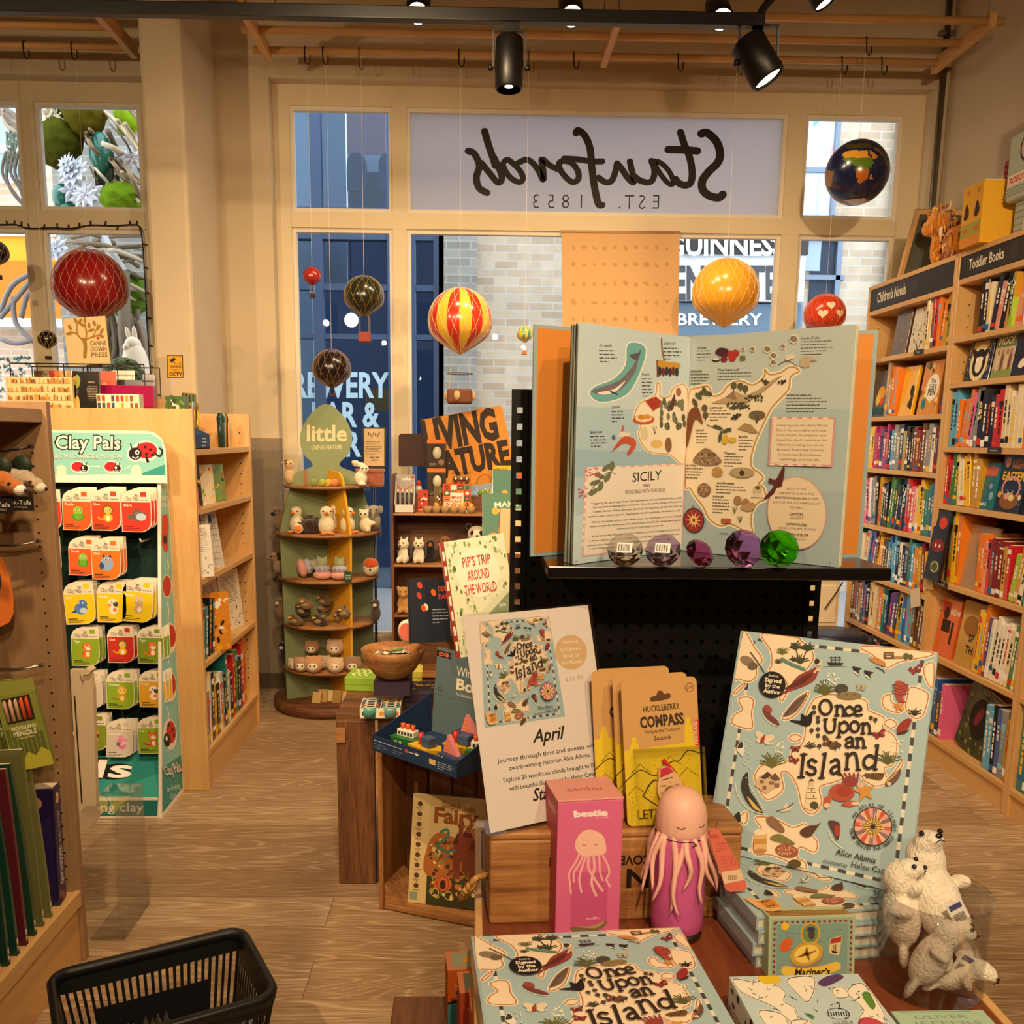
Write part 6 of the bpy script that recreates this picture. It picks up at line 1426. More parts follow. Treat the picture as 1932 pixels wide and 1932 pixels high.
# open fronted crate, turned a little
Bo=V((-.307,2.768,0));bu=V((.93,-.367,0)).normalized();bn=V((bu.y,-bu.x,0));bv=-bn
MBt=TRm(Bo)@Matrix(((bu.x,bv.x,0),(bu.y,bv.y,0),(0,0,1))).to_4x4()
cb=thing('wooden_crate','open fronted pine crate on its side with a fairy tale book inside','crate',M=MBt)
WB,DB,HB=.46,.17,.548
for x in(0,WB-.018):q=MB('pineZ');q.bbox((x,0,0),(x+.018,DB,HB),.003);q.obj('side_board',cb,world=False)
q=MB('crateZ');crate_planks(q,(.019,DB-.014,0),(1,0,0),(0,0,1),WB-.038,HB-.02,.013,5,(0,1,0),gap=.009);q.o('back_boards',cb)
q=MB('pineX');q.bbox((.019,.0,.004),(WB-.019,DB-.016,.022),.003);q.o('floor_board',cb)
q=MB('pineX');q.bbox((.019,.0,HB-.02),(WB-.019,DB-.002,HB),.003);q.o('roof_board',cb)
q=MB('pineX')
for x in(.019,WB-.019):q.pm([(x,.004,.022),(x+(.07 if x<.1 else-.07),.004,.022),(x,.004,.09)],(0,DB-.03,0))
q.o('corner_block',cb)
def f_fairy(p):
 # 0..100 x 0..140
 p.box(0,0,100,140,'#d8bd84');p.box(24,2,74,136,'#cdb27a')
 p.blob([(24,62),(40,46),(60,52),(80,44),(98,52),(98,104),(24,104)],'#a8642c');p.box(24,104,76,36,'#3c3a1c')
 r=Rd(12)
 for k in range(150):p.ell(r.u(27,98),r.u(56,130),r.u(1,4.5),r.u(1,4),r.choice(['#7a3e1e','#c8742c','#d9a84a','#4a3a1e','#8a8a4a','#e0c88a','#5a2418','#6a7a4a']),r.u(0,180),7)
 for x,w_,y0 in((58,10,60),(70,12,50),(64,6,38),(80,8,66)):
  p.box(x,y0,w_,44,'#7a3a22');p.poly([(x-2,y0),(x+w_/2,y0-16),(x+w_+2,y0)],'#5a2018')
 p.sk([(40,46),(48,42),(50,50),(42,58),(36,64),(48,70),(60,68)],3.4,'#3f7a6a')
 p.ell(46,112,12,10,'#c8622a');p.ell(46,113,4,6,'#3a1e10');p.ring(46,112,8,10,1,'#8a3a18');p.ring(36,124,5,5,1,'#d9b45a');p.ring(54,126,5,5,1,'#d9b45a')
 p.text('Step Inside',62,16,8,'#a86a2c','c',bold=.02,rot=4,width=46);p.text('Fairy',60,34,19,'#8a4a1e','c',bold=.04,width=60);p.text('Tales',92,44,9,'#8a4a1e','r',bold=.03)
 for k in range(9):p.ell(10,12+13.2*k,3.4,3.2,'#5a3c20');p.lines(5,17+13.2*k,10,2,2,.8,'#6a4c2c','c',k)
 p.box(2,126,10,10,'#8a9a80')
fb0=thing('picture_book','cream and brown fairy tale atlas leaning inside the open crate','book',M=MBt@TRm((.085,.035,.0225))@Matrix.Rotation(-.05,4,'Y')@Matrix.Rotation(-.24,4,'X')@Matrix.Rotation(rad_(6),4,'Z'))
q=MB('gloss','#d8bd84');q.bbox((0,0,0),(.25,.014,.345),.002);q.use('print');pr_=P.rect(q,(.001,0,.344),(.248,0,0),(0,0,-.343),100,140,.0002);f_fairy(pr_);q.o('cover',fb0)
q=MB('paper','#e0d2b0');q.box((.004,.002,.3445),(.247,.012,.346));q.o('pages',fb0)
# wind-up boat display
zt_=.552
FL=aZ(703,1415,zt_);FR=aZ(863,1470,zt_);du=(FR-FL);wt=du.length;du.normalize();dv=V((-du.y,du.x,0));
MT=TRm(FL)@Matrix(((du.x,dv.x,0),(du.y,dv.y,0),(0,0,1))).to_4x4()
DT=.25;NAVY='#24395c'
bd=thing('counter_display','navy cardboard counter tray of wind-up boats on the open crate','display',M=MT)
q=MB('print',NAVY)
q.box((0,0,0),(wt,DT,.003));q.box((0,0,0),(wt,.003,.048));q.pm([(0,0,0),(0,DT,0),(0,DT,.13),(0,0,.048)],(.003,0,0));q.pm([(wt-.003,0,0),(wt-.003,DT,0),(wt-.003,DT,.13),(wt-.003,0,.048)],(.003,0,0))
q.use('print');pr_=P.rect(q,(0,0,.048),(wt,0,0),(0,0,-.048),wt*1000,48,.0004)
pr_.line([(6,14),(130,15)],1.4,'#d9e0e4');pr_.poly([(214-60,15),(190,15),(190,11),(204,16),(190,21),(190,17),(154,17)],'#e9ece8');pr_.ell(150,15,7,6,'#c8502c');pr_.lines(8,24,60,3,7,1.6,'#8a98a8','l',3);pr_.lines(90,26,50,2,7,1.6,'#8a98a8','l',4);pr_.boxes([(wt*1000-112,14,26,16)],'#d9b87a');pr_.lines(wt*1000-78,16,66,4,6,2,'#a8b4c0','l',5)
q.o('tray',bd)
q=MB('print','#5d7078');HL=.275;ln=.03
q.add([(0,DT,.003),(wt,DT,.003),(wt,DT+ln,HL),(0,DT+ln,HL),(0,DT+.003,.003),(wt,DT+.003,.003),(wt,DT+ln+.003,HL),(0,DT+ln+.003,HL)],[(0,1,2,3),(7,6,5,4),(0,3,7,4),(1,5,6,2),(3,2,6,7)])
pr_=P.rect(q,(0,DT+ln,HL),(wt,0,0),(0,-ln,.003-HL),wt*1000,272,.0004)
pr_.text('Wind-up',92,74,28,'#e6dcc0','l',bold=.015,width=132);pr_.text('Boat',96,118,34,'#e6dcc0','l',bold=.035,width=128);pr_.text('No batteries required',98,138,10,'#cfc8b4','l',bold=.01,width=124);pr_.poly([(0,8),(66,10),(58,20),(66,30),(0,28)],'#241c1c');pr_.text('EDGE',32,25,12,'#e0703a','c',bold=.03,width=44);pr_.ring(26,130,8,8,2,'#2f3c42');pr_.line([(0,150),(wt*1000,150)],1,'#4a5a62')
q.o('header',bd)
def boat(kind,x,y,z,rz,label):
 t=thing('toy_boat',label,'toy boat',M=MT@TRm((x,y,z))@Matrix.Rotation(rz,4,'Z'),group='wind-up boats in the tray')
 col={'liner':'#2f7a3a','tug':'#e9b524','sail':'#34466a'}[kind];q=MB('plastic',col)
 if kind=='sail':q.bbox((-.055,-.026,0),(.045,.026,.038),.005);q.pm([(.04,-.024,.001),(.062,0,.001),(.04,.024,.001)],(0,0,.036))
 else:q.pm([(-.045,-.024,0),(.025,-.024,0),(.055,0,0),(.025,.024,0),(-.045,.024,0)],(0,0,.012));q.add([(-.045,-.024,.012),(.025,-.024,.012),(.055,0,.012),(.025,.024,.012),(-.045,.024,.012),(-.055,-.03,.04),(.03,-.03,.04),(.068,0,.042),(.03,.03,.04),(-.055,.03,.04)],[(0,1,6,5),(1,2,7,6),(2,3,8,7),(3,4,9,8),(4,0,5,9),(5,6,7,8,9)])
 q.use('print')
 for a in((-.03),(-.012)):disc(q,(a,-.0302 if kind!='sail' else-.0262,.026),(0,-1,0),.005,10,'#e9e4d2');disc(q,(a,-.0305 if kind!='sail' else-.0265,.026),(0,-1,0),.0025,8,'#1a1a1a')
 q.o('hull',t)
 if kind=='liner':
  q=MB('plastic','#efe9da');q.bbox((-.04,-.014,.04),(.026,.014,.062),.003);q.use('print');q.boxes=None
  for k in range(5):q.add([(-.034+.012*k,-.0145,.046),(-.026+.012*k,-.0145,.046),(-.026+.012*k,-.0145,.056),(-.034+.012*k,-.0145,.056)],[(0,1,2,3)],col='#3a3a3a')
  q.o('cabin',t);q=MB('plastic','#e8622a')
  for k in range(3):q.tube([(-.026+.02*k,0,.062),(-.026+.02*k,0,.078)],.007,10)
  q.o('funnels',t)
 elif kind=='tug':
  q=MB('plastic','#44577c');q.bbox((-.01,-.016,.04),(.028,.016,.07),.003);q.o('cabin',t);q=MB('plastic','#c8302a');q.tube([(-.026,0,.04),(-.026,0,.074)],.009,12);q.o('funnel',t)
 else:
  q=MB('plastic','#e88a90');q.pm([(-.032,-.007,.038),(.035,-.007,.038),(-.012,-.007,.092)],(0,.014,0));q.use('print')
  for k in range(3):q.add([(-.028+.006*k,-.0073,.044+.013*k),(.0,-.0073,.044+.013*k),(-.004,-.0073,.05+.013*k),(-.026+.007*k,-.0073,.05+.013*k)],[(0,1,2,3)],col='#e8803a')
  q.o('sail',t)
 q=MB('plastic','#1f6a34' if kind=='liner' else '#c8502c');q.lathe([(0,0),(.012,0),(.012,.004),(0,.004)],(.01,-.034,.012),10,ax=V((0,-1,0)));q.o('winding_key',t)
 return t
boat('liner',.085,.075,.004,.1,'green liner boat with three orange funnels at the tray’s left');boat('tug',.185,.05,.004,-.1,'yellow tug boat in the tray’s front middle');boat('sail',.28,.058,.004,-.15,'dark blue sailing boat with a pink sail at the tray’s front right')
boat('sail',.22,.2,.02,.05,'dark blue sailing boat at the back of the tray');boat('tug',.25,.135,.004,.1,'yellow tug boat half hidden behind the front sail');boat('liner',.325,.15,.004,.6,'green liner boat at the tray’s far right by the poster')
# games, tins and the bowl on the tall crate
def pbox(name,label,cat,o,w_,d,h,rz,col,art=None,top=None,group=None):
 t=thing(name,label,cat,M=TRm(o)@Matrix.Rotation(rz,4,'Z'),group=group)
 q=MB('print',col);q.bbox((-w_/2,-d/2,0),(w_/2,d/2,h*.62),.002);q.o('carton',t)
 q=MB('print',col);q.bbox((-w_/2-.0012,-d/2-.0012,h*.45),(w_/2+.0012,d/2+.0012,h),.002);q.use('print')
 if art:art(P.rect(q,(-w_/2,-d/2-.0012,h),(w_,0,0),(0,0,-h*.55),w_*1000,h*550,.0003))
 if top:top(P.rect(q,(-w_/2,d/2,h),(w_,0,0),(0,-d,0),w_*1000,d*1000,.0003))
 q.o('lid',t);return t
def t_worm(p):
 for k in range(3):p.sk([(20+22*k,20),(34+22*k,50),(18+22*k,80),(30+22*k,104)],8,'#d9e8a0')
pbox('game_box','lime green game box with pale wavy lines on the crate’s left','box',aZ(668,1308,TA)+V((.04,.09,0)),.14,.13,.05,-.1,'#8ab03c',top=t_worm)
def t_checks(p):
 r=Rd(8)
 for k in range(40):p.ell(r.u(8,150),r.u(8,110),r.u(3,9),r.u(3,6),r.choice(['#2a2a1c','#e9d95a','#f0ecd0','#6a8a2c']),n=10)
pbox('game_box','yellow and black patterned game box beside the lime one','box',aZ(745,1302,TA)+V((.015,.15,0)),.15,.12,.045,.05,'#c9c04a',top=t_checks)
def t_dark(p):t_checks(p);p.ell(80,60,50,30,'#2a2028');p.text('BUGS',80,68,22,'#e9c23a','c',bold=.04);p.text('Bleu',118,80,14,'#f0ecd8','c',bold=.02)
pbox('game_box','dark purple game box with yellow title under the bowl’s right side','box',V((-.17,3.08,TA)),.15,.16,.055,.1,'#3a2c3c',top=t_dark)
tt=thing('tin_tray','white animal-print tray of eight little round tins at the crate’s front edge','display',M=TRm(aZ(716,1356,TA)+V((0,.062,0)))@Matrix.Rotation(.03,4,'Z'))
q=MB('print','#efe8d8');q.box((-.065,-.06,0),(.065,.06,.003));q.box((-.065,-.06,0),(.065,-.057,.034));q.box((-.065,.057,0),(.065,.06,.034));q.box((-.065,-.057,0),(-.062,.057,.034));q.box((.062,-.057,0),(.065,.057,.034));q.box((-.0015,-.057,0),(.0015,.057,.03))
pr_=P.rect(q,(-.065,-.06,.034),(.13,0,0),(0,0,-.034),130,34,.0004);pr_.ell(18,18,12,10,'#3a6a5c');pr_.ell(46,14,6,5,'#8a4a2c');pr_.ell(70,18,9,8,'#d9a23a');pr_.ell(90,16,4,9,'#2f5a4a');pr_.ell(112,18,13,10,'#c8702c');pr_.ell(112,18,6,5,'#e9b48a');pr_.ell(18,16,5,6,'#c8502c');q.o('tray',tt)
for i in range(8):
 q=MB('gloss',['#4a8aa8','#e8622c','#3f7a9a','#e0a830','#d9644a','#4a86a8','#5aa89a','#6aa8a0'][i]);x,y=(-.033 if i%2==0 else.033),.04-.027*(i//2)
 q.lathe([(0,.004),(.027,.004),(.0285,.03),(.0265,.034),(0,.034)],(x,y,0),18);q.use(col='#e9dcc0');q.lathe([(.02,.0345),(.012,.0346)],(x,y,0),18);q.o('tin',tt)
bw=thing('wooden_bowl','brown wooden bowl of key rings and badges on the crate’s game boxes','bowl',aY(742,1279,3.02))
zb=WM[bw.name].translation.z;
q=MB('pineX','#fff');k_=3.02/F;r_=62*k_
q.lathe([(0,0),(r_*.45,0),(r_*.7,18*k_),(r_*.92,40*k_),(r_,58*k_),(r_*.96,60*k_),(r_*.86,42*k_),(r_*.6,20*k_),(0,8*k_)],(0,0,0),36);q.o('bowl',bw)
q=MB('print','#3a2c3c');o=WM[bw.name].translation;q.box(o+V((-.06,-.06,TA+.056-o.z)),o+V((.06,.06,0)))
if o.z>TA+.06:tag(q.obj('game_box'),'small dark box directly under the wooden bowl','box')
r=Rd(13)
KR=[('black','#1c1a1a'),('white','#efe9dc'),('green','#6f8a3a'),('pink','#e8a090'),('brown','#6a3a22'),('grey','#8a8478'),('dark','#2a2430'),('lime','#a8b83a'),('black','#17151a')]
for i,(nm,k)in en(KR):
 a=2*pi*i/9;p_=o+V((.05*cos(a)*(1 if i%2 else.5),.05*sin(a)*(1 if i%2 else.5),40*k_+.008*(i%3)))
 t=thing('key_ring','%s key ring tag in the wooden bowl, %s around the pile'%(nm,ORD[i]),'key ring',M=TRm(p_)@Matrix.Rotation(r.u(0,3),4,'Z')@Matrix.Rotation(r.u(-.6,.6),4,'X'),group='key rings in the bowl')
 q=MB('gloss',k);q.bbox((-.024,-.015,0),(.024,.015,.008),.003);q.use(col='#e9e0c8');q.box((-.014,-.006,.008),(.014,.006,.0085));q.o('tag_body',t)
 q=MB('chrome');q.tube([(.034+.01*cos(2*pi*j/12),.01*sin(2*pi*j/12),.004)for j in range(12)],.0014,5,closed=True);q.o('ring',t)
# plywood drum with board books
DZ=.842
dr=thing('display_drum','round layered plywood drum behind the boat tray carrying picture books','display stand',(.07,3.16,TA))
q=MB('pineX');q.lathe([(0,DZ-.03),(.2,DZ-.03),(.205,DZ-.02),(.2,DZ-.012),(.205,DZ-.006),(.2,DZ),(0,DZ)],(.07,3.16,0),48);q.obj('top_disc',dr)
q=MB('pineZ');q.lathe([(.17,TA),(.17,DZ-.03)],(.07,3.16,0),40);q.lathe([(0,TA),(.19,TA),(.19,TA+.015),(.17,TA+.02)],(.07,3.16,0),40);q.obj('drum_body',dr)
def book_thing(name,label,corners,w_,h,th,base,art,src=None,world=True,edge='#e6dcc6',spine=None,group=None):
 """corners: BL, u, v (unit), n towards viewer"""
 BL,u,v_,n=corners
 M_=TRm(BL)@Matrix(((u.x,-n.x,v_.x),(u.y,-n.y,v_.y),(u.z,-n.z,v_.z))).to_4x4()
 t=thing(name,label,'book',M=M_,group=group)
 q=MB('gloss',base);q.slab((0,0,h),(w_,0,0),(0,0,-h),(0,-1,0),.003);q.slab((0,th-.003,h),(w_,0,0),(0,0,-h),(0,-1,0),.003);q.box((-.003,0,0),(0,th,h),spine or base)
 q.use('print');pr=P(q,lambda x,y:V((x*w_,0,h*(1-y))),(0,-1,0),.00012);art(pr,t);q.o('cover',t)
 q=MB('paper',edge);q.box((.001,.003,.003),(w_-.004,th-.003,h-.003));q.o('pages',t)
 return t
def frame_from(bl,br,tl):
 bl,br,tl=V(bl),V(br),V(tl);u=(br-bl).normalized();n=u.cross(tl-bl).normalized()*-1;n=-n if n.dot(C0-bl)<0 else n
 v_=n.cross(u);v_=v_ if v_.z>0 else-v_;return bl,u,v_,n
def sc100(pr):return P(pr.mb,lambda x,y:pr.fn(x/100,y/100),pr.n,pr.eps)
def f_pip(pr,t):
 p=sc100(pr);p.box(0,0,100,100,'#d5d6b8');r=Rd(4)
 for k in range(230):
  x,y,s_=r.u(8,97),r.u(2,97),r.u(1,3.4)
  if k%3:p.poly([(x-s_,y),(x,y-s_*.8),(x+s_,y),(x,y+s_*.8)],r.choice(['#b4b88e','#8f9a6a','#c9ccae','#6f7a50','#e3e4cc','#9aa878']))
  else:p.ell(x,y,s_*.7,s_*.9,r.choice(['#5f7a3a','#7a964a','#475c30']),n=7)
 p.poly([(48,70),(100,48),(100,100),(86,100)],'#7d8c6c');p.poly([(40,66),(100,44),(100,48),(52,70)],'#c9ccae');p.ell(52,30,34,22,'#e2e0c8',n=28)
 for t_,y,w_ in(('PIP’S TRIP',24,44),('AROUND',36,34),('THE WORLD',48,50)):p.text(t_,52,y,8.4,'#b8322c','c',bold=.02,width=w_)
 p.sk([(36,70),(56,78),(88,74)],6,'#e3b524');p.sk([(26,92),(40,84),(60,90),(78,92)],12,'#e0ae1e');p.ell(44,80,8,6,'#c8924a');p.ell(66,86,7,5,'#e9e0c4');p.text('Jenny',82,62,3.4,'#e9e8d4','c')
 p.box(0,0,6,100,'#8a2c22');p.boxes([(1.2,8+13*k,3.4,8)for k in range(7)],'#e2d8bc')
BLp=aZ(862,1242,DZ+.002);q_=BLp.y
book_thing('picture_book','green street-map picture book standing on the drum, red hand-lettered title',frame_from(BLp,aY(975,1225,q_-.01),aY(820,1040,q_+.1)if 0 else aY(822,1040,q_+.075)),aY(948,1100,q_).x-aY(826,1100,q_).x+.004,.35,.016,'#b8b894',f_pip,spine='#8a2c22')
def f_night(pr,t):
 p=sc100(pr);p.box(0,0,100,100,'#1c2230');r=Rd(6)
 for x,y,k in((26,10,'#c8402c'),(60,22,'#d9622c'),(24,26,'#b83a2c'),(40,44,'#e0d2b8'),(34,46,'#c8502c')):p.ell(x,y,7,5,k,30,10)
 p.text('ODD',84,20,8,'#c8402c','c',bold=.03);p.text('DAY',84,32,8,'#c8402c','c',bold=.03);p.lines(56,48,40,5,5,1.6,'#9aa4b0','l',4)
BLn=aZ(775,1214,DZ+.002)
book_thing('board_book','dark navy board book left of the green map book',frame_from(BLn,aY(850,1240,BLn.y+.0)if 0 else BLn+V((.12,.03,0)),BLn+V((.02,.03,.2))),.13,.205,.02,'#1c2230',f_night,edge='#d9c9a4')
q=MB('print','#e9dcc8');d_=aY(776,1190,BLn.y+.1);q.lathe([(0,0),(.04,0),(.04,.02),(0,.02)],d_+V((0,0,-.0)),20,ax=V((-.6,-1,0)));disc(q,d_+V((-.013,-.021,0)),V((-.6,-1,0)),.03,18,'#d9705a');tag(q.obj('round_card'),'round white and pink card half hidden behind the navy board book','card')
# books beyond, in front of the pegboard's left edge
def f_green(title,sub,col2):
 def f(pr,t):
  p=sc100(pr);p.box(0,0,100,100,'#4f7a66');p.text(title,58,22,9,'#dfe0c4','c',bold=.02,width=70,rot=-4);p.text(sub,56,34,7,'#dfe0c4','c',width=56);p.ell(24,30,7,6,'#d9a23a');p.ell(20,82,14,16,'#d08a2c');p.ell(34,70,5,18,'#d9a04a');p.box(50,0,50,10,col2)
 return f
Yg=3.3
q=MB('crateX');a=aY(905,1040,3.4);q.box((a.x-.02,3.39,0),(a.x+.24,3.62,aY(905,1045,3.4).z));tag(q.obj('book_riser'),'dark wooden riser block behind the green map book','riser')
b0=aY(912,1043,3.42)
book_thing('picture_book','green animal-puzzle picture book standing behind the map book',frame_from(b0,b0+V((.2,.01,0)),b0+V((.035,.06,.22))),.19,.225,.014,'#4f7a66',f_green('MAKING','ANIMALS','#4f7a66'))
b1=aY(930,1043,3.5)
book_thing('picture_book','teal book with a red title strip at the back of the book row',frame_from(b1,b1+V((.2,.01,0)),b1+V((.03,.05,.3))),.19,.315,.014,'#4f7a66',f_green(' ',' ','#c8523a'))
b2=aY(940,1043,3.42)
book_thing('board_book','thick kraft coloured board book in front of the green books',frame_from(b2,b2+V((.09,-.03,0)),b2+V((.02,.02,.16))),.12,.165,.035,'#c9a878',lambda pr,t:sc100(pr).box(0,0,100,100,'#c8ac80'),spine='#a83a2c')
# ========================== SHOPPING BASKET
zr=.3
cfl,cfr,cnr=aZ(100,1838,zr),aZ(452,1752,zr),aZ(502,1862,zr)
bu_=(cfr-cfl).normalized();bw_=(cfr-cfl).length;bd_=.3;bnv=V((bu_.y,-bu_.x,0))
MK=TRm(V((cfl.x,cfl.y,0))+bnv*bd_)@Matrix(((bu_.x,-bnv.x,0),(bu_.y,-bnv.y,0),(0,0,1))).to_4x4()
bk_=thing('shopping_basket','black plastic shopping basket on the floor holding grey leaflets','basket',M=MK)
ins=.045
def wallpt(side,s_,h):
 """point on a tapered wall: s in 0..1 along, h in 0..1 up"""
 f=ins*(1-h);z=.006+(zr-.012)*h
 L_,D_=bw_,bd_
 if side=='far':return V((f+(L_-2*f)*s_,D_-f,z))
 if side=='near':return V((f+(L_-2*f)*s_,f,z))
 if side=='left':return V((f,f+(D_-2*f)*s_,z))
 return V((L_-f,f+(D_-2*f)*s_,z))
def slot_wall(q,side,ncol,rows,solid):
 """rows: list of (h0,h1,open?)"""
 nv={'far':V((0,1,0)),'near':V((0,-1,0)),'left':V((-1,0,0)),'right':V((1,0,0))}[side]*.003
 def cell(s0,s1,h0,h1):q.pm([wallpt(side,s0,h0),wallpt(side,s1,h0),wallpt(side,s1,h1),wallpt(side,s0,h1)],nv)
 for h0,h1,op in rows:
  if not op:cell(0,1,h0,h1);continue
  for i in range(ncol):
   s0,s1=i/ncol,(i+1)/ncol;w_=.58*(s1-s0)
   if op==2 and solid[0]<(s0+s1)/2<solid[1]:cell(s0,s1,h0,h1)
   else:cell(s0,s0+(s1-s0)*.21,h0,h1);cell(s1-(s1-s0)*.21,s1,h0,h1)
q=MB('blackmetal','#121214')
slot_wall(q,'far',24,[(0,.1,0),(.1,.28,1),(.28,.34,0),(.34,.66,2),(.66,.84,1),(.84,1,0)],(.16,.84));slot_wall(q,'near',24,[(0,.1,0),(.1,.28,1),(.28,.34,0),(.34,.66,2),(.66,.84,1),(.84,1,0)],(.16,.84))
for s_ in('left','right'):slot_wall(q,s_,14,[(0,.15,0),(.15,.5,1),(.5,.56,0),(.56,.8,1),(.8,1,0)],(0,0))
q.o('basket_walls',bk_)
q=MB('blackmetal','#121214');q.box((ins,ins,0),(bw_-ins,bd_-ins,.006));q.o('basket_floor',bk_)
q=MB('blackmetal','#161618')
rc=.035;rim=[]
for cx_,cy_,a0 in((bw_-rc,bd_-rc,0),(rc,bd_-rc,90),(rc,rc,180),(bw_-rc,rc,270)):
 for k in range(6):a=rad_(a0+18*k);rim.append((cx_+(rc+.008)*cos(a),cy_+(rc+.008)*sin(a)))
n_=len(rim)
prof=[(-.012,-.02),(.004,-.026),(.008,-.004),(.002,.004),(-.01,.002)]
cxm,cym=bw_/2,bd_/2
vs=[];fs=[]
for i,(x,y)in en(rim):
 xa,ya=rim[i-1];xb,yb=rim[(i+1)%n_];tx,ty=xb-xa,yb-ya;l=hypot(tx,ty);nx,ny=ty/l,-tx/l
 for a,b in prof:vs.append((x+nx*a,y+ny*a,zr+b))
for i in range(n_):
 for k in range(5):fs.append((i*5+k,((i+1)%n_)*5+k,((i+1)%n_)*5+(k+1)%5,i*5+(k+1)%5))
q.add(vs,fs,smooth=True);q.o('rim',bk_)
r=Rd(6)
for i in range(22):
 x=.075+.0105*i;kind=0 if i<8 else(1 if i<14 else 2)
 M_=MK@TRm((x,.05+.012*(i%2),.01))@Matrix.Rotation(.32+.012*i*(1 if kind else.4),4,'Y')@Matrix.Rotation(r.u(-.06,.06),4,'Z')
 q=MB('paper',['#5f5850','#6a5a48','#8d9aa4'][kind]);hh=[.2,.185,.19][kind]+r.u(-.008,.01)
 q.box((0,0,0),(.002,.13,hh));q.use('print');pr_=P.rect(q,(.0,.0,hh),(0,.13,0),(0,0,-hh),130,200,.0003);pr_.n=V((-1,0,0));pr_.lines(20,40,80,8,14,4,'#b8aea0','l',i);pr_.text('PRESS',20,160,12,'#d9d2c4','l',bold=.02)
 tag(q.obj('leaflet',M=M_),'%s leaflet standing in the basket, %s from the left'%(['dark taupe','brown','pale grey-blue'][kind],ordn(i)),'leaflet','leaflets in the shopping basket')
# ========================== FRONT TABLE
ZT=.80
tb=thing('display_table','reddish brown display table with a pale edge strip in the foreground','table',(.33,1.14,0))
q=MB('cherryY');q.bbox((.012,.7,ZT-.03),(.645,1.575,ZT),.002);q.obj('tabletop',tb)
for x in(0,.645):q=MB('mapleY');q.bbox((x,.7,ZT-.034),(x+.012,1.575,ZT+.001),.002);q.obj('edge_strip',tb)
for x in(.04,.57):
 for y in(.74,1.5):q=MB('cherryZ');q.bbox((x,y,0),(x+.045,y+.045,ZT-.03),.003);q.obj('leg',tb)
q=MB('cherryX');q.box((.04,1.52,ZT-.11),(.615,1.54,ZT-.03));q.obj('apron',tb)
# -------------------------- island atlas cover art, traced in detail-crop units
ONCE_Q=[(290,45),(1808,207),(1566,2084),(20,1730)]
BLUE='#a5c0c8';CRM='#efdcc0';BRN='#b4794a';INK='#2b2320'
def isl(p,pts,n=4):p.line(smooth(pts,n),26,'#f3e6d2',True);p.poly(smooth(pts,n),CRM);p.line(smooth(pts,n),9,BRN,True)
def leaves(p,x,y,r,n,col,up=True,w_=5,seed=0):
 rr=Rd(seed)
 for i in range(n):
  a=pi*(.12+.76*i/max(1,n-1));l=r*rr.u(.7,1.1)
  p.sk([(x,y),(x+cos(a)*l*.55,y-sin(a)*l*.7),(x+cos(a)*l,y-sin(a)*l*.95)],w_,col,3)
def fly(p,x,y,s_,col,rot=0):
 a=rad_(rot)
 for sx,sy,rx,ry in((-1,-.5,24,15),(1,-.5,24,15),(-.8,.6,16,12),(.8,.6,16,12)):
  dx,dy=sx*22*s_,sy*18*s_;p.ell(x+dx*cos(a)-dy*sin(a),y+dx*sin(a)+dy*cos(a),rx*s_,ry*s_,col,rot+(30 if sx*sy>0 else-30))
 p.ell(x,y,4*s_,20*s_,INK,rot);p.ell(x-20*s_,y-10*s_,5*s_,4*s_,'#e9c9a0');p.ell(x+20*s_,y-10*s_,5*s_,4*s_,'#e9c9a0')
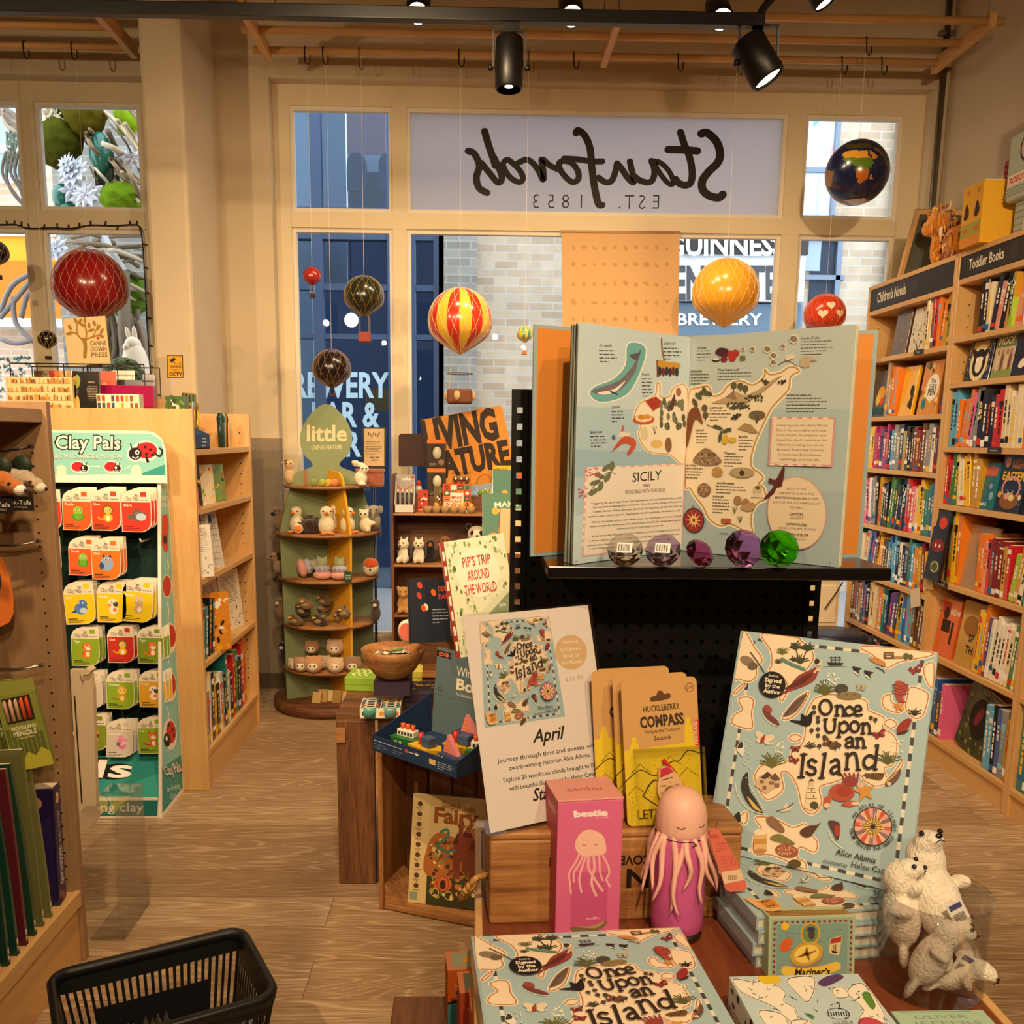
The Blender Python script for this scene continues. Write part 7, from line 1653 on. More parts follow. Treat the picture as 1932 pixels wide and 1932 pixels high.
def art_once(p,fine=True,badge=True):
 p.poly([(290,45),(1808,207),(1566,2084),(20,1730)],BLUE)
 Hm=homog([(0,0),(100,0),(100,121),(0,121)],ONCE_Q)
 def U(x,y):w_=Hm[2,0]*x+Hm[2,1]*y+Hm[2,2];return((Hm[0,0]*x+Hm[0,1]*y+Hm[0,2])/w_,(Hm[1,0]*x+Hm[1,1]*y+Hm[1,2])/w_)
 def ub(x,y,w_,h,col):p.poly([U(x,y),U(x+w_,y),U(x+w_,y+h),U(x,y+h)],col)
 for i in range(14):
  y=5+i*8
  for x in(6.2,92.6):ub(x,y,1.7,4,'#45454a');ub(x,y+4,1.7,4,'#e2dccb')
 for i in range(10):
  x=9+i*8.3
  for y in(3.2,116.2):ub(x,y,4.1,1.7,'#45454a');ub(x+4.1,y,4.1,1.7,'#e2dccb')
 # sea shading under the big islands, then the islands
 for pts in([(292,60),(335,90),(380,170),(430,240),(440,290),(400,330),(395,400),(340,440),(260,420),(228,400)],[(450,66),(470,140),(510,200),(520,300),(500,360),(600,400),(640,490),(580,560),(600,590),(640,520),(700,470),(800,330),(840,260),(820,180),(740,120),(720,98)],[(270,570),(330,560),(375,590),(360,690),(370,780),(340,810),(212,768),(230,700),(290,660),(265,600)],[(225,520),(300,455),(305,470),(240,535)],[(880,560),(1000,540),(1240,580),(1270,660),(1390,720),(1380,800),(1460,850),(1490,930),(1460,1080),(1390,1110),(1410,1200),(1340,1250),(1240,1210),(1190,1160),(1000,1220),(890,1260),(905,1380),(840,1465),(760,1420),(720,1260),(650,1150),(590,1150),(605,1280),(480,1355),(400,1230),(390,1160),(450,1090),(560,1090),(660,1040),(680,960),(750,930),(780,830),(780,720),(830,600)],[(390,1500),(470,1490),(560,1510),(680,1570),(780,1540),(800,1600),(870,1680),(850,1760),(740,1720),(720,1800),(780,1840),(770,1890),(620,1820),(500,1780),(385,1770),(390,1620),(440,1580)],[(1385,560),(1440,540),(1450,600),(1540,640),(1500,680),(1390,640)],[(1600,480),(1720,520),(1730,580),(1690,700),(1620,720),(1560,650),(1570,560)],[(1225,160),(1300,230),(1380,290),(1420,330),(1500,290),(1620,262),(1730,242),(1745,206)],[(1700,330),(1776,292),(1768,478),(1725,440)],[(650,880),(700,850),(750,875),(700,905)],[(1390,760),(1440,730),(1490,770),(1440,800)],[(1395,1240),(1420,1190),(1520,1110),(1530,1050),(1450,1170)],[(265,1500),(320,1450),(330,1510),(300,1545)],[(600,720),(700,590),(800,520),(790,570),(720,680),(650,730)]):isl(p,pts)
 # palms, reeds, plants
 for x,y,r_,n,k,sd in((600,230,62,9,'#6b6a3a',1),(740,300,70,10,'#3f4a33',2),(570,300,40,6,'#4a4a30',3),(930,545,120,14,'#5a6236',4),(520,1110,120,14,'#6a6a38',5),(1420,1080,110,12,'#565c38',6),(820,960,60,8,'#4a443a',7),(1630,700,60,8,'#2e2a26',8),(690,280,40,6,'#3a4430',9)):leaves(p,x,y,r_,n,k,True,9,sd)
 for x0,y0,x1,y1 in((735,300,705,170),(745,300,800,180)):p.sk([(x0,y0),(x1,y1)],8,'#4a3d2c');leaves(p,x1,y1+20,66,9,'#3a4230',True,10,x0)
 rr=Rd(3)
 for cx_,cy_ in((985,420),(560,950),(1490,940)):
  for k in range(16):p.ell(cx_+rr.u(-55,55),cy_+rr.u(-45,45),8,8,'#f3ead2',n=8)
 p.sk([(600,265),(660,300),(770,345)],26,'#5d8a80');p.ell(1062,495,52,38,'#4a4440');p.ell(1120,550,100,32,'#8a7a52');p.boxes([(1030+30*k,540+8*(k%2),22,5)for k in range(6)],'#4a402c');p.ell(330,280,60,34,'#8a7a66',25);p.ell(370,320,38,30,'#6a5e52');p.sk([(355,215),(410,290),(460,370)],8,'#4a3f34')
 # mermaid-like robed figure, boats, leaf islands, birds
 p.blob([(560,560),(640,500),(720,400),(820,350),(860,330),(880,360),(850,430),(760,480),(650,520)],'#8e3d34');p.blob([(620,500),(720,430),(840,370),(760,460)],'#5c2a2a');p.ell(886,292,22,26,'#e8c9a8');p.ell(872,282,20,20,'#3a2420');p.sk([(850,370),(890,330),(886,355)],14,'#e8c9a8')
 p.blob([(610,710),(690,600),(790,535),(770,590),(700,680)],'#6d5a50');p.sk([(625,700),(700,620),(780,550)],5,'#3a302c')
 p.blob([(450,650),(500,690),(560,740),(580,780),(530,760),(470,710)],'#7a3a3a');p.blob([(455,650),(480,620),(520,650),(510,690)],'#9a4a44')
 p.sk([(450,700),(500,760),(570,790)],5,'#f3ead2');p.blob([(660,745),(740,745),(750,690),(790,710),(835,670),(830,760),(790,790),(730,770)],'#1c1a1c');p.sk([(670,745),(740,750)],10,'#1c1a1c')
 p.poly([(950,290),(1080,295),(1060,315),(970,315)],INK);[p.line([(x,300),(x,240)],4,INK)for x in(985,1015,1045)];p.boxes([(970,250,90,5),(975,268,88,5)],INK);p.sk([(920,325),(1000,318),(1100,322)],4,'#7d8f94')
 for x,y in((1190,350),(1280,380)):p.blob([(x-40,y-30),(x,y-20),(x+30,y-12),(x+6,y+4),(x+12,y+46),(x-8,y+10),(x-34,y-4)],INK);p.sk([(x-30,y+14),(x+6,y+40)],9,'#f3ead2')
 p.blob([(1275,260),(1330,250),(1400,290),(1400,320),(1330,300)],'#c08a52');p.sk([(1330,325),(1380,350),(1395,370)],7,INK);p.box(1390,210,80,50,'#6a4a3a');p.boxes([(1400,222,60,6),(1410,238,40,10)],'#e2cfae');p.box(1470,240,80,18,'#b08a5c');p.ell(1565,240,24,24,'#5c5a3a');p.ell(1600,245,18,18,'#5c5a3a')
 fly(p,1640,345,1.2,'#8a3a3c',-20);fly(p,1355,850,1.2,'#8a3030',-20);fly(p,705,965,.9,'#7a3434');fly(p,690,1050,1.0,'#8a3430',20);fly(p,968,920,1.5,'#6a4a34',25);fly(p,460,885,1.7,'#e2d6bc',15);p.ell(450,890,14,34,'#a8403a',30);fly(p,1215,485,1.0,'#b0a894',10)
 for x,y in((850,640),(850,680),(880,720),(880,750),(830,820),(880,810),(880,860),(930,870),(890,940),(1290,720),(1325,735),(1045,935),(1015,950)):p.ell(x,y,17,17,'#4a4438',n=12);p.sk([(x,y+14),(x,y+30)],4,'#4a4438')
 # lobster, starfish, red ship, seashells, little fish
 p.blob([(1480,440),(1540,440),(1580,490),(1540,560),(1560,600),(1500,590),(1480,520)],'#a8483c');[p.sk([(1520,480+22*k),(1520+s_*62,460+22*k)],6,'#7a2c28')for k in range(4)for s_ in(-1,1)]
 def star(x,y,r_,col):p.poly([(x+(r_ if k%2==0 else r_*.4)*cos(rad_(-100+36*k)),y+(r_ if k%2==0 else r_*.4)*sin(rad_(-100+36*k)))for k in range(10)],col)
 star(1505,635,48,'#c98a44');p.blob([(1500,780),(1560,730),(1605,735),(1580,800),(1530,830),(1495,840)],'#93302e');p.poly([(1490,838),(1590,810),(1560,840),(1500,850)],'#4a2420');p.blob([(1400,1240),(1480,1160),(1520,1110),(1510,1180),(1450,1240)],'#6a5048');p.ell(1430,1230,16,14,'#d9cfb8')
 p.blob([(960,1520),(1040,1530),(1050,1600),(1030,1670),(990,1600)],'#5a3a38');p.blob([(1010,1560),(1050,1560),(1045,1620),(1015,1630)],'#a83c34');p.sk([(960,1600),(1000,1680),(1070,1730)],6,'#f3ead2')
 # whale, village, lighthouse, crab, birds
 p.blob([(300,1180),(335,1150),(350,1280),(400,1360),(455,1470),(380,1430),(315,1350),(285,1260)],'#3a3634');p.blob([(330,1330),(390,1390),(440,1450),(380,1420)],'#d8b85c');p.sk([(240,1230),(260,1330),(340,1430),(470,1472)],6,'#f3ead2');p.sk([(345,1240),(400,1330),(460,1440)],5,'#f3ead2')
 for k in range(18):p.ell(330+30*sin(k*1.1),900+17*k,6,6,'#dfe6e0',n=8)
 p.poly([(420,1180),(490,1140),(570,1180),(600,1230),(480,1310),(390,1250)],'#d2b594');p.poly([(430,1190),(490,1140),(520,1170),(470,1200)],'#4a3f38');p.poly([(500,1190),(550,1150),(590,1200),(550,1215)],'#6a5448');p.boxes([(430,1205,30,26),(500,1215,40,26),(450,1250,30,30),(540,1230,40,30)],'#8a6a54')
 p.poly([(775,1420),(800,1250),(850,1240),(885,1410),(830,1440)],'#e6d3b0');p.boxes([(795,1300,70,6),(788,1345,84,6),(800,1265,55,6)],'#5a4a3a');p.box(812,1215,36,40,'#d9c6a2');p.poly([(806,1215),(830,1190),(854,1215)],'#5a4a3a');p.ell(850,1400,34,30,'#4f5236');p.boxes([(826,1275,10,14),(840,1325,10,14)],'#3a2c24')
 p.ell(1065,1300,100,70,'#b0513c');p.ell(1080,1290,60,45,'#a2402f');[p.sk([(1100+20*k,1230),(1070+30*k,1170),(1050+36*k,1150)],12,'#8a3a36')for k in range(5)];p.ell(1130,1215,60,40,'#8f4038');p.blob([(925,1400),(930,1340),(990,1320),(970,1390),(945,1430)],'#b85a44');p.ell(950,1400,24,18,'#e6c8a8');p.blob([(1060,1390),(1140,1360),(1190,1380),(1130,1410)],'#b85a44');p.ell(1170,1385,34,14,'#e6c8a8');star(1240,1290,92,'#cf9440');p.ell(1210,1240,30,24,'#d9b49a')
 p.blob([(1230,1160),(1380,1150),(1370,1200),(1300,1190)],'#7a5a2c');[p.sk([(1260+16*k,1190),(1250+20*k,1150)],7,'#3a2c1c')for k in range(8)]
 p.blob([(590,1450),(620,1400),(640,1380),(650,1420),(690,1390),(660,1440),(600,1450)],'#d9d2c4');p.sk([(560,1445),(640,1420),(690,1380)],5,INK);p.blob([(250,960),(290,900),(310,960),(300,1020),(280,1010)],'#e6e2d8');p.blob([(255,960),(285,905),(300,950)],'#3a3836');p.blob([(225,1500),(270,1450),(280,1530)],'#2e2a2a')
 # food island, platypus, jar, coral
 p.blob([(480,1500),(540,1490),(620,1580),(600,1610),(510,1560)],'#8a6a54');p.box(385,1600,100,150,'#d9b884');p.ell(435,1610,50,20,'#efe0c0');p.box(388,1660,94,40,'#c8923a');p.ell(435,1750,48,16,'#b98a50');p.blob([(510,1660),(580,1620),(700,1690),(660,1700)],'#7d7a4a');p.ell(640,1750,90,50,'#9a5a42',10)
 for k in range(40):a=rr.u(0,6.28);d=rr.u(0,1)**.5;p.ell(640+80*d*cos(a),1750+42*d*sin(a),5,5,'#d9a88a',n=7)
 p.blob([(740,1600),(800,1560),(870,1550),(905,1525),(860,1590),(820,1640),(770,1640)],'#5a3c2c');p.ell(700,1850,50,34,'#5c4a30');p.ell(660,1880,34,24,'#4a4a2e')
 p.blob([(60,1500),(140,1560),(150,1600),(240,1570),(235,1680),(190,1730),(80,1690)],'#e0b074');p.poly([(110,1565),(235,1575),(222,1690),(120,1680)],'#d08a3c');p.text('MAGIC',172,1600,26,'#4a2c14','c',bold=.02,width=72);p.text('CAT',165,1672,26,'#4a2c14','c',bold=.02);[p.line([(168+18*cos(a),1634+18*sin(a)),(168+36*cos(a),1634+36*sin(a))],4,'#8a5420')for a in[k*pi/6 for k in range(12)]]
 # compass rose
 x,y,R_=1305,1562,142;p.ell(x,y,R_+8,R_+8,INK,n=36);p.ell(x,y,R_,R_,'#d98a84',n=36)
 for k in range(24):a0,a1=2*pi*k/24,2*pi*(k+1)/24;p.poly([(x,y),(x+R_*cos(a0),y+R_*sin(a0)),(x+R_*cos(a1),y+R_*sin(a1))],['#c8553a','#d9a09a','#8a6a74','#e2b49a'][k%4])
 for k in range(16):
  a=2*pi*k/16+.2;r1=R_ if k%2==0 else R_*.72
  for s_,cc in((-1,'#f0e2c6'),(1,'#5a2c24')):p.poly([(x+r1*cos(a),y+r1*sin(a)),(x+44*cos(a+s_*.22),y+44*sin(a+s_*.22)),(x,y)],cc)
 p.ell(x,y,70,70,'#c9a04a',n=24);p.ell(x,y,52,52,'#e2c474',n=24);[p.line([(x,y),(x+68*cos(a),y+68*sin(a))],6,'#5a3a20')for a in[k*pi/8 for k in range(16)]];p.ell(x,y,16,16,INK)
 for txt,a0,a1,inv in(('AN ATLAS OF ISLANDS',-152,10,1),('FROM AROUND THE WORLD',172,28,-1)):
  for i,ch in en(txt):
   a=rad_(a0+(a1-a0)*i/(len(txt)-1));rd=R_+(14 if inv>0 else 40)
   if ch!=' ':p.text(ch,x+rd*cos(a),y+rd*sin(a),26,INK,'c',rot=degrees(a)+90*inv,bold=.01)
 # title lettering with little slab serifs
 def ser(pts,w_=19):p.sk(pts,w_,INK,5)
 def bar(x,y,l=34,r_=0):p.line([(x-l/2*cos(rad_(r_)),y-l/2*sin(rad_(r_))),(x+l/2*cos(rad_(r_)),y+l/2*sin(rad_(r_)))],15,INK)
 def n_(x,y,w_,h):ser([(x,y-h),(x-3,y)]);bar(x-8,y-h+5,30);bar(x-2,y,40);ser([(x,y-h*.68),(x+w_*.45,y-h),(x+w_*.88,y-h*.75),(x+w_,y)]);bar(x+w_+2,y,40)
 def o_(x,y,rx,ry):ser([(x+rx*cos(t),y+ry*sin(t))for t in[2*pi*k/14 for k in range(15)]])
 o_(940,640,46,56);n_(1030,704,52,78)
 ser([(1152,652),(1128,634),(1100,650),(1094,680),(1116,703),(1152,694)]);ser([(1168,668),(1216,662),(1204,630),(1176,634),(1164,668),(1178,702),(1220,698)])
 ser([(940,735),(938,800),(962,834),(1000,826),(1012,790),(1012,735)]);bar(940,734,36);bar(1012,734,36)
 ser([(1050,760),(1044,870)]);bar(1042,870,40);ser([(1050,775),(1086,752),(1114,776),(1112,812),(1080,834),(1050,820)]);o_(1166,790,34,40);n_(1232,842,52,80)
 ser([(1098,890),(1130,872),(1150,890),(1150,945)]);bar(1156,946,26);ser([(1148,905),(1108,914),(1098,936),(1118,950),(1148,936)]);n_(1190,952,48,76)
 ser([(770,1005),(752,1182)],24);bar(772,1006,56);bar(750,1182,56)
 ser([(866,1062),(836,1046),(808,1064),(818,1096),(856,1114),(858,1150),(822,1162),(794,1144)],22)
 ser([(938,1000),(910,1186)],24);bar(930,1002,34);bar(908,1188,50)
 ser([(984,1062),(1018,1046),(1042,1066),(1046,1160)],22);bar(1052,1160,24);ser([(1042,1090),(1000,1104),(982,1134),(1004,1154),(1042,1134)],22)
 ser([(1112,1000),(1104,1118)],22);bar(1104,1000,34);bar(1104,1120,44);ser([(1112,1026),(1150,994),(1178,1016),(1192,1122)],22);bar(1194,1124,44)
 ser([(1344,936),(1320,1118)],24);bar(1338,936,36);bar(1326,1120,34);ser([(1322,1030),(1280,1012),(1242,1040),(1240,1090),(1276,1112),(1322,1084)],22)
 for t_,x,y,h,wd in(('Alice Albinia',1325,1846,46,318),('Helen Cann',1420,1928,46,290)):p.text(t_,x,y,h,INK,'r',rot=13 if t_[0]=='A' else 11,bold=.006,width=wd)
 p.text('illustrated by',1108,1876,32,INK,'r',rot=11,shear=.3,width=196)
 if badge:
  p.ell(525,467,104,102,'#1b1513',n=32)
  for t_,y,h in(('Signed',450,32),('by the',492,30),('Author',536,32)):p.text(t_,527+(492-y)*.1,y,h,'#f3ead6','c',rot=7,bold=.025,width={'S':130,'b':112,'A':136}[t_[0]])
  p.text('Stanfords',535,408,20,'#f3ead6','c',rot=7,shear=.3,width=80)
def atlas(label,BL,u,v_,n,w_=.285,h=.345,th=.02,art=True,group=None):
 def fn(pr,t):
  if art:art_once(P.px(pr.mb,ONCE_Q,(0,0,h),(w_,0,0),(0,0,-h),.00008))
 return book_thing('island_atlas',label,(V(BL),V(u),V(v_),V(n)),w_,h,th,BLUE,fn,edge='#d9cfbc',spine='#9fb6bd',group=group)
def atlas_s(corners,label):return atlas(label,*corners)
bl,br,tl=V((.358,1.336,.877)),V((.599,1.184,.879)),V((.427,1.451,1.195))
u_=(br-bl).normalized();n_v=u_.cross(tl-bl).normalized();n_v=-n_v if n_v.y>0 else n_v;v_v=n_v.cross(u_)if n_v.cross(u_).z>0 else u_.cross(n_v)
SB=atlas('blue illustrated island atlas propped upright on the stack, front cover showing',bl,u_,v_v,n_v)
# stack under it, lying flat with the foot of the cover towards the viewer
f0,f1=aZ(1432,1728,.877),aZ(1640,1712,.877)
su=(f1-f0).normalized();su=V((su.x,su.y,0)).normalized();sn=V((0,0,1));sv=sn.cross(su)
ns=4;th_=(.8755-ZT)/ns
base0=V((f0 .x,f0 .y,0))
for i in range(ns):
 z=ZT+th_*(i+1)-.0003
 off=su*[.004,-.003,.002,0][i]+sv*[.003,.0,-.004,0][i]
 atlas(['bottom blue atlas of the stack under the propped copy','second blue atlas from the bottom of the stack','third blue atlas from the bottom of the stack','top blue atlas of the stack, with the orange corner label in view'][i],V((base0 .x,base0 .y,z))+off,su,sv,sn,th=th_-.0006,art=(i==ns-1),group='stacked island atlases')
# copies lying in the foreground
a0,a1=aZ(893,1767,.8415),aZ(1282,1749,.8415)
lu=V((a1 .x-a0 .x,a1 .y-a0 .y,0)).normalized();lv=V((0,0,1)).cross(lu);kk=.285/(a1-a0).length
hB=.345
for i,(lab,z,art)in en((('lower copy of the blue atlas under the one lying flat in front',.8205,False),('blue illustrated island atlas lying flat at the bottom of the picture',.8413,True))):
 o=V((a0 .x,a0 .y,z))-lv*hB
 wv=(a1-a0).length
 atlas(lab,o,lu,lv,V((0,0,1)),w_=wv,art=art,th=.0203,group='flat island atlases')
# -------------------------- upturned pine box with rope handle
xb0,xb1=aZ(923,1745,ZT),aZ(1016,1742,ZT);wu=V((xb1 .x-xb0 .x,xb1 .y-xb0 .y,0)).normalized();wvv=V((-wu.y,wu.x,0))
MX=TRm(V((xb0 .x,xb0 .y,ZT)))@Matrix(((wu.x,wvv.x,0),(wu.y,wvv.y,0),(0,0,1))).to_4x4()
wb=thing('wooden_box','pine wine box turned upside down on the table with a rope handle','box',M=MX)
WX,DX,HX=.37,.125,.1415
q=MB('pineX');q.bbox((0,0,0),(WX,.014,HX-.012),.004);q.use('print')
def inv_text(t_,x_px,z0,h,wd):
 pr=P.rect(q,(0,0,HX),(WX,0,0),(0,0,-HX),WX*1000,HX*1000,.0003);pr.text(t_,x_px,z0,h,'#241610','l',rot=180,bold=.03,width=wd)
inv_text('STAN',318,62,28,118);inv_text('COVENT GARDEN',236,40,14,150)
q.o('front_board',wb)
q=MB('pineX');q.bbox((0,DX-.014,0),(WX,DX,HX-.012),.003);q.o('back_board',wb)
for x in(0.0,WX-.014):q=MB('pineY');q.bbox((x,.0142,0),(x+.014,DX-.0142,HX-.012),.003);q.o('end_board',wb)
q=MB('pineX');q.bbox((-.001,-.001,HX-.0118),(WX+.001,DX+.001,HX),.004);q.o('base_board',wb)
q=MB('paint','#b98a4a');rp=smooth([(.0,.035,.06),(-.018,.03,.058),(-.034,.035,.035),(-.036,.055,.014),(-.024,.075,.016),(-.012,.085,.032),(.0,.088,.04)],6,False)
for s_ in range(3):
 ph=2*pi*s_/3;tw_=[]
 for i,(x,y,z)in en(rp):a=ph+i*1.1;tw_.append((x+.003*cos(a),y+.0+.003*sin(a),z+.003*cos(a+1)))
 q.tube(tw_,.0042,6,col=['#b98a4a','#a87a3e','#c99a58'][s_])
q.o('rope_handle',wb)
# -------------------------- acrylic stand with the book-of-the-month poster
sc_=(HC-(ZT+HX+.002))/(HC-.976)
def up_(p_):return C0+(V(p_)-C0)*sc_
pbl,pbr,ptl=up_((.018,1.160,.976)),up_((.204,1.258,.968)),up_((-.011,1.240,1.260))
pu=(pbr-pbl);PW=pu.length;pu.normalize();pu=V((pu.x,pu.y,0)).normalized();pn=pu.cross(ptl-pbl).normalized();pn=-pn if pn.y>0 else pn;pv=pu.cross(pn);pv=-pv if pv.z<0 else pv;PH=(ptl-pbl).length
MP=TRm(pbl)@Matrix(((pu.x,-pn.x,pv.x),(pu.y,-pn.y,pv.y),(pu.z,-pn.z,pv.z))).to_4x4()
ps=thing('poster_stand','clear acrylic stand holding a white book promotion poster','sign',M=MP)
q=MB('paper','#e9e0da');q.slab((.003,0,PH-.003),(PW-.006,0,0),(0,0,-(PH-.006)),(0,-1,0),.0004);q.use('print')
PQ=[(880,1162),(1126,1141),(1160,1540),(927,1572)]
pq=P.px(q,PQ,(0,0,PH),(PW,0,0),(0,0,-PH),.00006)
cm_=[(915,1176),(1046,1166),(1070,1366),(922,1380)]
Hc=homog(ONCE_Q,cm_)
def subm(x,y):
 w_=Hc[2,0]*x+Hc[2,1]*y+Hc[2,2];return pq.fn((Hc[0,0]*x+Hc[0,1]*y+Hc[0,2])/w_,(Hc[1,0]*x+Hc[1,1]*y+Hc[1,2])/w_)
art_once(P(q,subm,pq.n,.00003),badge=False)
pq.ell(1086,1241,31,35,'#d9b889',n=32);[pq.text(t_,1086,y,7,'#f6efe2','c',width=wd,rot=-3)for t_,y,wd in(('Stanfords',1223,30),('Children’s',1238,40),('Book of',1251,30),('the Month',1264,40))]
pq.text('£16.99',1091,1297,9,'#c9a878','c',width=34,rot=-4)
pq.text('April',1008,1412,24,INK,'l',shear=.35,bold=.02,width=62,rot=-5)
for t_,x,y,wd in(('Journey through time and oceans with',1036,1436,186),('award-winning historian Alice Albinia.',1040,1452,150),('Explore 20 wondrous islands brought to life',1040,1472,172),('with beautiful illustrations by Helen Cann.',1044,1488,160)):pq.text(t_,x,y,8.4,'#2b2624','c',width=wd,rot=-6,bold=.008)
pq.text('Stanfords',1006,1518,22,INK,'l',shear=.35,bold=.02,width=92,rot=-6)
q.o('poster_sheet',ps)
q=MB('acrylic');q.slab((0,-.0035,PH),(PW,0,0),(0,0,-PH),(0,-1,0),.002);q.o('front_sheet',ps)
q=MB('acrylic');q.slab((0,.0015,PH),(PW,0,0),(0,0,-PH),(0,-1,0),.002);q.o('back_sheet',ps)
q=MB('acrylic');Mi_=MP.inverted();fb1=Mi_.to_3x3()@V((0,0,1));hn=V((pn.x,pn.y,0)).normalized();hl=Mi_.to_3x3()@hn
A_=V((0,0,0));q.pm([A_-hl*.05,A_+hl*.004,A_+hl*.004+V((PW,0,0)),A_-hl*.05+V((PW,0,0))],fb1*-.0018);q.o('foot',ps)
# -------------------------- compass packs on the upturned box
def compass_pack(label,px,dy,dx,rz,detail):
 o=aZ(px,1560,ZT+HX+.001)+V((dx,dy,0));o.z=ZT+HX+.001
 M_=TRm(o)@Matrix.Rotation(rz,4,'Z')@Matrix.Rotation(rad_(-11),4,'X')@Matrix.Rotation(rad_(-2.5),4,'Y')
 t=thing('compass_pack',label,'toy',M=M_,group='compass packs on kraft cards')
 W_,H_=.112,.213;KR_='#c69a62'
 q=MB('paper',KR_);cr_=.008
 out=[]
 for cx_,cz_,a0 in((W_-cr_,H_-cr_,0),(cr_,H_-cr_,90),(cr_,cr_,180),(W_-cr_,cr_,270)):
  for k in range(5):a=rad_(a0+22.5*k);out.append((cx_+cr_*cos(a),0,cz_+cr_*sin(a)))
 q.pm(out,(0,.0012,0));q.use('print');pr=P.rect(q,(0,0,H_),(W_,0,0),(0,0,-H_),100,190,.00012)
 pr.poly([(.6,92),(99.4,84),(99.4,186),(96,189),(4,189),(.6,186)],'#d8bd26')
 ik='#3a2a16';pr.sk([(0,132),(20,118),(40,126),(60,110),(72,108),(84,96),(99,100)],1.4,ik);r=Rd(4)
 for x,y in((20,112),(60,104),(82,120),(14,140),(38,132)):pr.line([(x-12,y+10),(x,y-2),(x+6,y+4),(x+14,y+9)],.8,ik)
 for k in range(40):pr.ell(r.u(4,96),r.u(100,184),.6,.6,ik,n=5)
 pr.sk([(22,152),(40,132),(70,150),(50,168),(22,152)],1.6,ik)
 for x in(14,86):pr.ell(x,78 if x<50 else 56,3.4,3.4,'#d8bd26');pr.blob([(x-5,96 if x<50 else 90),(x-4,82 if x<50 else 62),(x+4,82 if x<50 else 62),(x+5,95 if x<50 else 88)],'#d8bd26')
 pr.blob([(39,24),(46,22),(48,17),(54,17),(56,21),(63,20),(63,27),(39,30)],'#5a3a1c',n=3)
 pr.text('HUCKLEBERRY',52,42,7.5,ik,'c',bold=.012,width=48,rot=-3);pr.text('COMPASS',52,62,14,ik,'c',bold=.04,width=58,rot=-3);pr.text('Navigate the Outdoors!',52,70,4.6,ik,'c',width=46,rot=-3);pr.text('Boussole',52,80,6,ik,'c',width=22,rot=-3);pr.ring(90,14,5.4,5.8,.7,'#6a4a26');pr.text('3+',90,16.5,5.4,'#6a4a26','c');pr.box(94,56,6,34,'#c8403a');pr.text('KIKKERLAND',97.6,88,4,'#f3ead2','l',rot=-90,width=30);pr.text('LET’S GO!',14,181,12,ik,'l',bold=.01,width=62)
 q.o('card',t)
 if detail:
  q=MB('plastic','#e6bc8c');cx_,cz_=.062,.062
  q.pm([(x*W_/100,-.0004,H_-y*H_/190)for x,y in smooth([(44,116),(56,114),(66,124),(74,140),(70,156),(58,164),(46,160),(40,146),(42,130)],4)],(0,-.009,0));q.use('print')
  pc=P(q,lambda x,y:V((x*W_/100,-.0094,H_-y*H_/190)),(0,-1,0),.0001);pc.poly([(45,116),(56,114),(62,121),(44,128)],'#c8344a');pc.line([(46,131),(60,128)],1.2,ik)
  for i,ch in en(('N','NE','E','S','SW','W','NW')):a=-1.6+i*.9;pc.text(ch,57+11.5*cos(a),147+11.5*sin(a),3,ik,'c')
  q.o('compass_case',t)
  q=MB('metal','#d9cfa8');q.lathe([(0,.0),(.0095,.0),(.009,.003),(0,.004)],(.57*W_,-.0092,H_-147*H_/190),24,ax=V((0,-1,0)));q.use('acrylic');q.ell((.57*W_,-.0125,H_-147*H_/190),(.0105,.006,.0105),20,12);q.o('compass_dome',t)
  q=MB('paint','#c8282c');q.tube([(x*W_/100,-.006,H_-y*H_/190)for x,y in smooth([(50,106),(56,112),(64,120),(68,130),(74,138),(76,146),(74,154)],4,False)],.0011,6);q.tube([(.5*W_,-.006,H_-105*H_/190),(.62*W_,-.006,H_-120*H_/190)],.0026,7);q.o('cord',t)
  q=MB('acrylic');x0_,x1_,z0_,z1_=.014,W_+.002,-.0,.112
  q.box((x0_,-.02,z0_),(x1_,-.0192,z1_));q.box((x0_,-.02,z0_),(x0_+.0008,-.001,z1_));q.box((x1_-.0008,-.02,z0_),(x1_,-.001,z1_));q.box((x0_,-.02,z1_-.0008),(x1_,-.001,z1_));q.o('clear_cover',t)
 return t
compass_pack('front compass pack on a kraft and yellow card, clear cover showing',1184,.0,0,.04,True)
compass_pack('compass pack directly behind the front one',1172,.026,0,.03,False);compass_pack('compass pack third from the front, shifted left',1140,.05,-.004,.02,False);compass_pack('rearmost compass pack, only its kraft top edge showing',1150,.064,-.002,.03,False)
# -------------------------- pink bottle carton
k0,k1=aZ(1047,1767,ZT),aZ(1168,1757,ZT);ku_=V((k1 .x-k0 .x,k1 .y-k0 .y,0));KW=ku_.length;ku_.normalize();kv_=V((-ku_.y,ku_.x,0))
MC=TRm(k0)@Matrix(((ku_.x,kv_.x,0),(ku_.y,kv_.y,0),(0,0,1))).to_4x4();KH,KD=.2035,.08
pk=thing('bottle_carton','tall pink carton printed with a jellyfish bottle','box',M=MC)
q=MB('print','#d86a98');q.bbox((0,0,0),(KW,KD,KH-.003),.0015);q.use('print')
PQ2=[(310,270),(800,215),(785,1265),(295,1295)]
pr=P.px(q,PQ2,(.0006,-.0001,KH-.003),(KW-.0012,0,0),(0,0,-KH+.004),.00008)
pr.poly([(408,800),(690,790),(690,1190),(660,1250),(450,1270),(408,1230)],'#c9588a');pr.poly(smooth([(410,1225),(540,1225),(685,1185),(680,1215),(640,1250),(540,1275),(440,1272)],4),'#7d6a4a');pr.poly(smooth([(440,1222),(560,1222),(670,1188),(600,1240)],4),'#b0986a')
